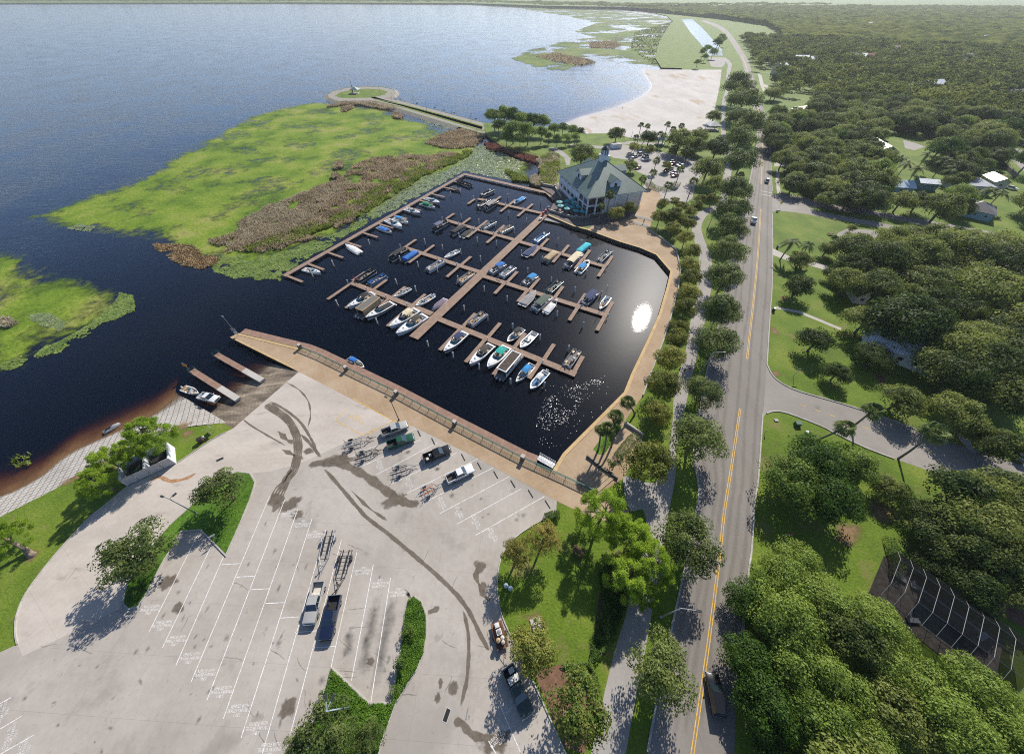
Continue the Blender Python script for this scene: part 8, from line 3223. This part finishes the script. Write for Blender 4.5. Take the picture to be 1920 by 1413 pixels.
SIGNW = plain('sign_white', (.62, .62, .60), .5)
SIGNB = plain('sign_brown', (.08, .035, .02), .6)
SIGNY = plain('sign_yellow', (.62, .42, .03), .5)
SIGNO = plain('sign_orange', (.65, .25, .02), .5)
SIGNG = plain('sign_green', (.02, .16, .08), .5)
signpost((447, 630), 'tall pole with two grey boards at the tip of the pointed pier', 7.2, [(2.4, 1.3, 1.0, 0, plain('sign_grey', (.38, .33, .33), .6)), (1.2, 1.0, .9, 0, SIGNW), (7.1, .5, .4, 0, SIGNW)])
signpost((356, 694), 'orange diamond marker at the end of the left boarding dock', 2.4, [(1.9, .9, .9, math.pi / 4, SIGNO), (2.5, .5, .4, 0, SIGNW)], z=.05)
signpost((401, 806), 'white notice board on two posts on the ramp side lawn', 1.6, [(1.2, 1.4, .9, 0, SIGNW)], two=True, ang=R(-30))
signpost((397, 814), 'grey notice board below the white one on the ramp side lawn', 1.4, [(1.0, 1.3, .7, 0, MATS['sign_grey'])], two=True, ang=R(-30))
signpost((409, 1010), 'small sign at the notch of the long turf island', 2.0, [(1.8, .9, .4, 0, SIGNW)], ang=R(40))
signpost((1460, 390), 'yellow diamond road sign at the upper street corner', 2.6, [(2.3, 1.0, 1.0, math.pi / 4, SIGNY)])
signpost((1487, 706), 'green street name sign on the side street corner', 2.8, [(2.7, 1.2, .25, 0, SIGNG)])
signpost((1476, 1004), 'red and white yard banner on the corner lawn', 1.9, [(1.5, .9, .7, 0, plain('banner_red', (.45, .02, .06), .7)), (.8, .9, .7, 0, SIGNW)])
signpost((1433, 812), 'slim white marker on the kerb below the side street', 1.2, [(1.0, .25, .5, 0, SIGNW)])


def box_thing(name, px, py, label, cat, d, mat_, capm=None, ang=0.0, z=0.0, part='cabinet'):
 p = at(px, py, z)
 e = tag(empty(name, p, ang), label, cat)
 m = MB()
 m.box((0, 0, d[2] / 2), d, ch=.05)
 m.build(part, mat_, e)
 m = MB()
 m.box((0, 0, d[2] + .03), (d[0] * 1.06, d[1] * 1.06, .06), ch=.015)
 m.build('lid', capm or mat_, e)
 return e


box_thing('trash_bin', 379, 827, 'dark brown litter bin on the lawn by the lane kerb', 'litter bin', (1.0, .8, 1.1), SIGNB, PLAST, R(30))
box_thing('utility_box', 383, 822, 'small pale box beside the brown litter bin', 'utility box', (.5, .3, .7), SIGNW, None, R(30))
box_thing('utility_box', 1494, 796, 'green utility box on the corner lawn of the side street', 'utility box', (1.2, .9, .8), plain('box_green', (.06, .12, .08), .6))
box_thing('utility_box', 1455, 788, 'pale utility lid near the kerb of the corner lawn', 'utility box', (.8, .6, .15), STCAP)
box_thing('utility_box', 1512, 811, 'white valve box on the corner lawn', 'utility box', (.6, .6, .4), SIGNW)
box_thing('wheeled_bin', 1449.5, 583, 'dark wheeled bin at the kerb by the thin path', 'wheeled bin', (.6, .7, 1.0), PLAST, SIGNW)
box_thing('mailbox', 1457, 397, 'white mailbox at the upper street corner', 'mailbox', (.9, .5, .9), SIGNW)
box_thing('mailbox', 1457, 465, 'blue mailbox under the feathery palms', 'mailbox', (.6, .5, 1.0), plain('box_blue', (.03, .08, .25), .5))
box_thing('dock_box', 1013.5, 412, 'white dock box on the main pier near the terrace', 'dock box', (1.3, .7, .7), SIGNW, None, R(40), DOCK)
box_thing('fuel_pump', 1018, 404, 'red fuel pump on the main pier, nearer the boats', 'fuel pump', (.8, .7, 1.4), plain('pump_red', (.55, .06, .03), .45), None, R(40), DOCK)
box_thing('fuel_pump', 1023, 399, 'red fuel pump on the main pier, nearer the terrace', 'fuel pump', (.8, .7, 1.4), MATS['pump_red'], None, R(40), DOCK)
box_thing('concrete_slab', 1005, 1168, 'pale concrete pad with a dark hatch on the lawn', 'concrete pad', (1.5, 1.4, .12), PALEM, PALEM, R(20), part='slab')
box_thing('bin_store', 1154, 277, 'white walled bin store at the far side of the restaurant car park', 'bin store', (6.0, 4.0, 2.2), TRIMW, PLAST, R(15))
box_thing('info_panel', 1246, 858, 'white panel on the verge by the lakeside path', 'panel', (.5, .3, .9), SIGNW)
for q, lab in (((949, 1100), 'pale blue globe fountain by the lot kerb under the golden cypress'), ((957, 1105), 'smaller globe beside the pale blue fountain')):
 p = at(*q)
 e = tag(empty('drinking_fountain', p), lab, 'drinking fountain')
 m = MB()
 m.lathe([(.16, 0), (.12, .75)], n=8)
 m.build('stem', GALV, e)
 m = MB()
 m.smooth = True
 m.lathe([(.10, .75), (.32, .9), (.38, 1.1), (.30, 1.3), (.05, 1.4)], n=14)
 m.build('bowl', plain('globe_blue', (.35, .45, .52), .35), e)


def picnic(px, py, label, ang):
 p = at(px, py)
 r_ = tag(empty('picnic_table', p, ang), label, 'picnic table')
 wd = plain('wood_brown', (.14, .075, .045), .85, var=.25, scale=4)
 m = MB()
 m.box((0, 0, .74), (1.9, .8, .06))
 m.build('table_top', wd, r_)
 for s in (-1, 1):
  m = MB()
  m.box((0, s * .75, .45), (1.9, .28, .05))
  m.build('seat', wd, r_)
  m = MB()
  m.path([(s * .65, -.72, 0), (s * .65, -.25, .72)], .045, 4)
  m.path([(s * .65, .72, 0), (s * .65, .25, .72)], .045, 4)
  m.box((s * .65, 0, .42), (.06, 1.6, .08))
  m.build('leg', wd, r_)


picnic(1083, 1035, 'brown picnic table in the shade of the lawn clump', R(-25))
picnic(1556, 440, 'reddish bench table at the corner car park', R(10))


def bench(px, py, label, ang):
 p = at(px, py)
 r_ = tag(empty('park_bench', p, ang), label, 'bench', 'benches along the jetty')
 m = MB()
 m.box((0, 0, .45), (1.6, .45, .05))
 m.build('seat', TIMBER, r_)
 m = MB()
 m.box((0, .24, .75), (1.6, .05, .45))
 m.build('backrest', TIMBER, r_)
 for s in (-.7, .7):
  m = MB()
  m.box((s, .02, .22), (.06, .42, .44))
  m.build('leg', PLAST, r_)


for i, q in enumerate([(751, 188), (782, 196), (815, 204), (832, 209), (852, 214), (892, 225)]):
 bench(q[0], q[1], '%s bench along the jetty, counted from its round end' % ['first', 'second', 'third', 'fourth', 'fifth', 'sixth'][i], R(-14))


def gazebo(px, py, label, w, h, roofm, name='gazebo', cat='gazebo', ang=0.0, walls=False):
 p = at(px, py)
 r_ = tag(empty(name, p, ang), label, cat)
 for x in (-w / 2 + .3, w / 2 - .3):
  for y in (-w / 2 + .3, w / 2 - .3):
   m = MB()
   m.box((x, y, h / 2), (.3, .3, h))
   m.build('post', TRIMW, r_)
 c_ = w / 2 + .7
 roof_mesh('roof', [[(-c_, -c_, h), (c_, -c_, h), (0, 0, h + w * .33)], [(c_, -c_, h), (c_, c_, h), (0, 0, h + w * .33)], [(c_, c_, h), (-c_, c_, h), (0, 0, h + w * .33)], [(-c_, c_, h), (-c_, -c_, h), (0, 0, h + w * .33)]], roofm, r_)
 m = MB()
 m.box((0, 0, .08), (w, w, .16))
 m.build('floor_slab', PALEM, r_)
 return r_


gazebo(667, 175.5, 'small hip roofed gazebo on the round end of the jetty', 6.0, 3.0, metal_roof('roof_grey_green', (.20, .27, .25)))
gazebo(1335, 243, 'pale roofed beach pavilion beside the path', 7.0, 2.8, metal_roof('roof_pale', (.42, .42, .41)), 'pavilion', 'pavilion')
gazebo(1238, 270, 'pale blue roofed shelter among the beach palms', 4.5, 2.6, metal_roof('roof_pale_blue', (.42, .50, .56)), 'shelter', 'shelter')
e = tag(empty('monument', at(662.5, 174)), 'tall thin monument with a red top beside the jetty gazebo', 'monument')
m = MB()
m.box((0, 0, 1.5), (1.4, 1.4, 3.0), taper=(.6, .6))
m.build('plinth', TIMBER, e)
m = MB()
m.tube((0, 0, 3), (0, 0, 8.5), .35, .12, n=8)
m.build('shaft', plain('monument_red', (.30, .10, .09), .6), e)

# plaza steps and zigzag ramp
STEPM = ground('step_stone', [(.3, (.30, .22, .14)), (.7, (.42, .32, .22))], scale=.6)
m = MB()
sa, sb_ = at(1076, 893), at(1108, 858)
ta_, tb_ = at(1120, 925), at(1158, 893)
for i in range(7):
 f0, f1 = i / 7, (i + .9) / 7
 q = [sa.lerp(ta_, f0), sa.lerp(ta_, f1), sb_.lerp(tb_, f1), sb_.lerp(tb_, f0)]
 m.prism([(p.x, p.y) for p in q], .02, .07 + .03 * (i % 2) + .02 * i)
tag(m.build('plaza_steps', STEPM), kind='structure')
lowwall('dark stepped wall beside the plaza steps and palms', [(1100, 855), (1127, 878), (1158, 898)], .55, w=.25, mat_=POLED, cap=False)
lowwall('pale wall at the upper end of the zigzag ramp', [(1171, 793), (1186, 803), (1206, 817)], .7, w=.35, mat_=STCAP, cap=False)
sheet('planter_lawn', ats([(1112, 842), (1122, 852), (1134, 851), (1166, 799), (1160, 795), (1142, 803), (1128, 820)]), .035, TURF)
sheet('promenade_lawn', ats([(1170, 791), (1205, 742), (1222, 745), (1218, 800), (1207, 815)]), .034, LAWN)
m = MB()
for i in range(5):
 m.strip(ats([(1191 + i * 1.2, 402.5 + i * 1.6), (1222 + i * .8, 409 + i * 1.6)]), .35, .05 + .02 * i)
 m.strip(ats([(1186 + i, 414 + i * 1.6), (1216 + i * .8, 421 + i * 1.6)]), .35, .05 + .02 * i)
tag(m.build('stepped_walk', PALEM), kind='structure')


# ================================================================== houses
def house(corner_l, corner_r, depth, h, rise, label, wallm, roofm, hip=False, ridge_along=True, wins=3, z=0.0, chim=False, cat='house', name='house', flat=False):
 a, b = at(corner_l[0], corner_l[1], h + z), at(corner_r[0], corner_r[1], h + z)
 d = b - a
 w = Vector((d.x, d.y, 0)).length
 r_ = tag(empty(name, (a.x, a.y, z), math.atan2(d.y, d.x)), label, cat)
 m = MB()
 m.box((w / 2, depth / 2, h / 2), (w, depth, h))
 if not flat and not hip:
  if ridge_along:
   for x in (0, w):
    m.add([(x, 0, h), (x, depth, h), (x, depth / 2, h + rise)], [(0, 1, 2)])
  else:
   for y in (0, depth):
    m.add([(0, y, h), (w, y, h), (w / 2, y, h + rise)], [(0, 1, 2)])
 m.build('wall', wallm, r_)
 o = .5
 e = h - o * rise / (depth / 2 if ridge_along else w / 2) if not flat else h
 if flat:
  m = MB()
  m.box((w / 2, depth / 2, h + .12), (w + .8, depth + .8, .22))
  rf = m.build('roof', roofm, r_)
 elif hip:
  k = min(w, depth) / 2
  c = [(-o, -o, h - .2), (w + o, -o, h - .2), (w + o, depth + o, h - .2), (-o, depth + o, h - .2)]
  if w >= depth:
   p, q = (k, depth / 2, h + rise), (w - k, depth / 2, h + rise)
   fc = [[c[0], c[1], q, p], [c[1], c[2], q], [c[2], c[3], p, q], [c[3], c[0], p]]
  else:
   p, q = (w / 2, k, h + rise), (w / 2, depth - k, h + rise)
   fc = [[c[0], c[1], p], [c[1], c[2], q, p], [c[2], c[3], q], [c[3], c[0], p, q]]
  rf = roof_mesh('roof', fc, roofm, r_)
 elif ridge_along:
  rf = roof_mesh('roof', [[(-o, -o, e), (w + o, -o, e), (w + o, depth / 2, h + rise + .02), (-o, depth / 2, h + rise + .02)], [(w + o, depth + o, e), (-o, depth + o, e), (-o, depth / 2, h + rise + .02), (w + o, depth / 2, h + rise + .02)]], roofm, r_)
 else:
  rf = roof_mesh('roof', [[(-o, depth + o, e), (-o, -o, e), (w / 2, -o, h + rise + .02), (w / 2, depth + o, h + rise + .02)], [(w + o, -o, e), (w + o, depth + o, e), (w / 2, depth + o, h + rise + .02), (w / 2, -o, h + rise + .02)]], roofm, r_)
 for i in range(wins):
  m = MB()
  m.box((w * (i + .6) / (wins + .2), -.03, h * .55), (1.2, .08, 1.1))
  wv = m.build('window', TRIMW, r_)
  m = MB()
  m.box((w * (i + .6) / (wins + .2), -.08, h * .55), (1.0, .04, .9))
  m.build('pane', WINDK, wv)
 if chim:
  m = MB()
  m.box((w * .7, depth * .6, h + rise * .8), (.8, .8, 1.4))
  m.build('chimney', PLAST, rf)
 return r_


BLUEW = plain('house_blue', (.22, .38, .44), .85)
BLUEW2 = plain('house_grey_blue', (.17, .26, .30), .85)
CREAMW = plain('house_cream', (.55, .50, .42), .85)
R_GREY = metal_roof('roof_grey_shingle', (.27, .265, .26), .25)
R_WHITE = metal_roof('roof_white_metal', (.74, .75, .76), .6)
R_BLUE = metal_roof('roof_pale_metal', (.45, .55, .62), .5)
R_DARK = metal_roof('roof_dark_shingle', (.14, .13, .125), .25)
R_BROWN = metal_roof('roof_brown_shingle', (.24, .155, .12), .25)
R_RED = metal_roof('roof_red_tile', (.34, .12, .075), .25)
house((1646, 283), (1686, 285), 16, 4.0, 2.6, 'grey gabled house with a blue gable end, beyond the upper street', BLUEW2, R_GREY, ridge_along=False, wins=2, chim=True)
house((1672, 349), (1717, 352), 9, 3.4, 1.6, 'blue house with a pale metal roof behind the upper street oaks', BLUEW, R_BLUE, wins=3)
house((1728, 342), (1764, 345), 6, 3.2, .9, 'low pale roofed annex right of the blue house', BLUEW2, R_WHITE, wins=2)
house((1800, 347), (1868, 352), 12, 3.4, .4, 'long house with a flat white roof and a blue strip', CREAMW, R_WHITE, flat=True, wins=4)
house((1868, 340), (1896, 342), 9, 3.2, 1.6, 'white gabled wing at the right end of the flat white roof', CREAMW, R_WHITE, ridge_along=False, wins=1)
house((1803, 388), (1868, 402), 11, 3.2, 2.2, 'dark hip roofed house with a blue end wall, near the right edge', BLUEW, R_DARK, hip=True, wins=3)
house((1630, 640), (1770, 690), 13, 3.4, 2.4, 'white metal roofed house beneath the giant oak', STUCCOB, R_WHITE, wins=5)
house((1612, 553), (1634, 556), 6, 3.0, 1.6, 'small dark grey roofed shed in the trees behind the lawn path', CREAMW, R_DARK, ridge_along=False, wins=1)
house((1518, 207), (1556, 206), 12, 3.6, 2.4, 'brown roofed house at the end of the driveway with two cars', CREAMW, R_BROWN, hip=True, wins=3)
for q in [((1495, 112), (1520, 112), 'white roofed house far up the main road', R_WHITE), ((1524, 114), (1535, 114), 'small white roofed house next to the far white one', R_WHITE), ((1604, 107), (1624, 108), 'pale roofed house half hidden in the far oaks', R_WHITE), ((1628, 108), (1644, 108), 'red tiled house in the far oaks', R_RED), ((1748, 162), (1778, 160), 'white roof showing between oaks on the right', R_WHITE),
          ((1470, 128), (1482, 127), 'white gabled house by the far roadside lawn', R_WHITE), ((1630, 46), (1650, 46), 'white roof near the horizon woods', R_WHITE), ((1850, 72), (1870, 71), 'white roofed house far to the right in the woods', R_WHITE), ((1905, 182), (1930, 180), 'grey roofed house at the right picture edge', R_GREY), ((1425, 32), (1450, 31), 'pale long building beyond the canal', R_WHITE), ((1812, 110), (1832, 108), 'grey roof in the middle of the far right woods', R_GREY), ((1675, 92), (1690, 92), 'brown roof deep in the far woods', R_BROWN), ((1545, 88), (1560, 87), 'grey roof beyond the white roofed house up the road', R_GREY)]:
 house(q[0], q[1], 14, 6.5, 3.4, q[2], CREAMW, q[3], hip=False, wins=2)
pc_a, pc_b = at(1690, 1092, 3.0), at(1925, 1262, 3.0)


def screen_cage():
 ux = (at(1922, 1196, 3.0) - at(1684, 1034, 3.0))
 ux.z = 0
 L_ = ux.length
 o = at(1684, 1034, 3.0)
 r_ = tag(empty('pool_enclosure', (o.x, o.y, 0), math.atan2(ux.y, ux.x)), 'shade darkened screened pool enclosure with a white bar frame at the right', 'pool enclosure')
 W_ = 9.5
 m = MB()
 k = 9
 for i in range(k + 1):
  x = L_ * i / k
  m.path([(x, 0, 0), (x, 0, 3.0), (x, -2.2, 4.2), (x, -W_ + 2.2, 4.2), (x, -W_, 3.0), (x, -W_, 0)], .035, 4)
 for y, z in ((0, 3.0), (-2.2, 4.2), (-W_ / 2, 4.2), (-W_ + 2.2, 4.2), (-W_, 3.0), (0, 1.2), (-W_, 1.2)):
  m.path([(0, y, z), (L_, y, z)], .035, 4)
 m.build('frame', plain('cage_shaded_white', (.20, .20, .19), .5), r_)  # white bars, greyed by shade put into their colour
 sc_, st_, so_ = newmat('screen_with_shade')  # dark see-through sheet added to carry the shade over the pool
 sx_ = nd(st_, 'MixShader')
 sx_.inputs['Fac'].default_value = .5
 sdf = nd(st_, 'BsdfDiffuse')
 sdf.inputs['Color'].default_value = (.012, .013, .013, 1)
 st_.links.new(nd(st_, 'BsdfTransparent').outputs[0], sx_.inputs[1])
 st_.links.new(sdf.outputs[0], sx_.inputs[2])
 st_.links.new(sx_.outputs[0], so_.inputs['Surface'])
 m = MB()
 q = [(0, .0), (0, 3.0), (-2.2, 4.2), (-W_ + 2.2, 4.2), (-W_, 3.0), (-W_, .0)]
 m.add([(0, y, z) for y, z in q] + [(L_, y, z) for y, z in q], [(i, i + 1, 7 + i, 6 + i) for i in range(5)] + [tuple(range(6)), tuple(range(11, 5, -1))])
 m.build('screen', sc_, r_)
 m = MB()
 m.box((L_ / 2, -W_ / 2, .04), (L_, W_, .08))
 m.build('deck', plain('pool_deck', (.12, .10, .085), .8, var=.25), r_)
 m = MB()
 m.box((L_ * .55, -W_ * .5, .09), (L_ * .4, W_ * .45, .03))
 m.build('pool_water', plain('pool_dark', (.012, .02, .025), .08), r_)
 for i, (x, y) in enumerate(((2.5, -2.0), (L_ * .32, -1.6), (5.5, -7.5), (L_ * .85, -2.0))):
  m = MB()
  m.box((x, y, .4), (1.8, .7, .12), .4 * i, ch=.03)
  m.box((x - .8, y, .7), (.12, .7, .6), .4 * i)
  m.build('lounger', GALV, r_)


screen_cage()
sheet('house_terrace', ats([(1770, 1030), (1830, 1050), (1920, 1110), (1930, 1180), (1850, 1140)]), .02, MULCH)
lowwall('dark garden wall by the far right street', [(1868, 303), (1905, 337)], 1.8, w=.3, mat_=STONEW, cap=False, name='garden_wall')
p = at(1885, 308)
e = tag(empty('utility_pole', p), 'wooden utility pole at the far right street', 'utility pole')
m = MB()
m.tube((0, 0, 0), (0, 0, 10), .16, .12, n=8)
m.build('pole', TIMBER, e)
m = MB()
m.box((0, 0, 9.2), (2.2, .12, .14))
m.build('crossarm', TIMBER, e)


# ================================================================== people
def person(px, py, label, shirt, trousers, ang, z=0.0, hair=(.03, .02, .015), stride=.16, skin=(.42, .26, .18)):
 """one continuous body grown round a skeleton; clothes are a second skin over it"""
 p = at(px, py, z)
 r_ = tag(empty('person', (p.x, p.y, z + .024), ang), label, 'person')

 def skin_mesh(name, V, E, RAD, mat_):
  me = bpy.data.meshes.new(name)
  me.from_pydata(V, E, [])
  o = bpy.data.objects.new(name, me)
  COL.objects.link(o)
  md = o.modifiers.new('skin', 'SKIN')
  o.modifiers.new('sub', 'SUBSURF').levels = 1
  o.modifiers['sub'].render_levels = 1
  sk = me.skin_vertices[0].data if me.skin_vertices else None
  if sk is None:
   bm = bmesh.new()
   bm.from_mesh(me)
   bm.verts.layers.skin.verify()
   bm.to_mesh(me)
   bm.free()
   sk = me.skin_vertices[0].data
  for i, r in enumerate(RAD):
   sk[i].radius = r
   sk[i].use_root = i == 0
  me.materials.append(mat_)
  o.parent = r_
  return o
 s = stride
 V = [(0, 0, .94), (0, 0, 1.15), (0, 0, 1.40), (0, 0, 1.50), (.02, 0, 1.60), (.02, 0, 1.72), (0, .18, 1.40), (-.06, .25, 1.13), (.06, .26, .88), (0, -.18, 1.40), (.06, -.25, 1.13), (.14, -.26, .90),
         (0, .10, .90), (s * .6, .10, .50), (s * .5, .10, .08), (s * .5 + .14, .10, .04), (0, -.10, .90), (-s * .3, -.10, .50), (-s, -.10, .10), (-s + .13, -.10, .04), (.08, .26, .80), (.16, -.26, .82)]
 E_ = [(0, 1), (1, 2), (2, 3), (3, 4), (4, 5), (2, 6), (6, 7), (7, 8), (2, 9), (9, 10), (10, 11), (0, 12), (12, 13), (13, 14), (14, 15), (0, 16), (16, 17), (17, 18), (18, 19), (8, 20), (11, 21)]
 RAD = [(.15, .11), (.14, .10), (.16, .11), (.055, .055), (.085, .075), (.08, .085), (.06, .06), (.045, .045), (.035, .035), (.06, .06), (.045, .045), (.035, .035), (.09, .09), (.06, .06), (.042, .042), (.04, .03), (.09, .09), (.06, .06), (.042, .042), (.04, .03), (.03, .02), (.03, .02)]
 skin_mesh('body', V, E_, RAD, plain('skin_%d' % int(skin[0] * 100), skin, .6))
 skin_mesh('shirt', [V[1], V[2], (0, 0, .98), V[6], (V[7][0] * .6, V[7][1] * .95, 1.22), V[9], (V[10][0] * .6, V[10][1] * .95, 1.22)], [(0, 1), (0, 2), (1, 3), (3, 4), (1, 5), (5, 6)], [(.16, .12), (.18, .13), (.17, .13), (.075, .075), (.06, .06), (.075, .075), (.06, .06)], shirt)
 skin_mesh('trousers', [V[0], V[12], V[13], V[16], V[17]], [(0, 1), (1, 2), (0, 3), (3, 4)], [(.17, .13), (.105, .105), (.085, .085), (.105, .105), (.085, .085)], trousers)
 m = MB()
 m.smooth = True
 m.lathe([(.05, 1.62), (.10, 1.68), (.10, 1.76), (.06, 1.82), (.01, 1.835)], (-.01, 0, 0), 10)
 m.build('hair', plain('hair_dark', hair, .7), r_)
 return r_


PINK = plain('cloth_pink', (.55, .08, .20), .85)
DKC = plain('cloth_dark', (.03, .035, .05), .85)
WHC = plain('cloth_white', (.60, .60, .58), .85)
person(1291, 696, 'person in a pink top walking on the lakeside path', PINK, DKC, R(80))
person(1281, 699, 'person in dark clothes walking on the lakeside path', DKC, DKC, R(80))
person(1272, 697, 'person in a white top at the path edge by the round trees', WHC, DKC, R(95))
person(1167, 205, 'person wading in the shallow water off the beach', DKC, DKC, R(150), z=-1.6)
person(1206, 419, 'person on the stepped walk beside the restaurant', DKC, DKC, R(-70))
for k_ in (OAKL, OAKD, OAKB, STRO, ELM, ISLT, PINE, CYP, MAPLE, BUSH, WOOD):
 k_.done()

# ================================================================== the air
m_, t_, o_ = newmat('haze_air')
pv = t_.nodes.new('ShaderNodeVolumePrincipled')
pv.inputs['Color'].default_value = (.88, .92, .97, 1)
pv.inputs['Density'].default_value = .00009
pv.inputs['Anisotropy'].default_value = .3
t_.links.new(pv.outputs[0], o_.inputs['Volume'])
m = MB()
m.box((0, 3300, 29), (18400, 10400, 80))
tag(m.build('haze', m_), kind='stuff')
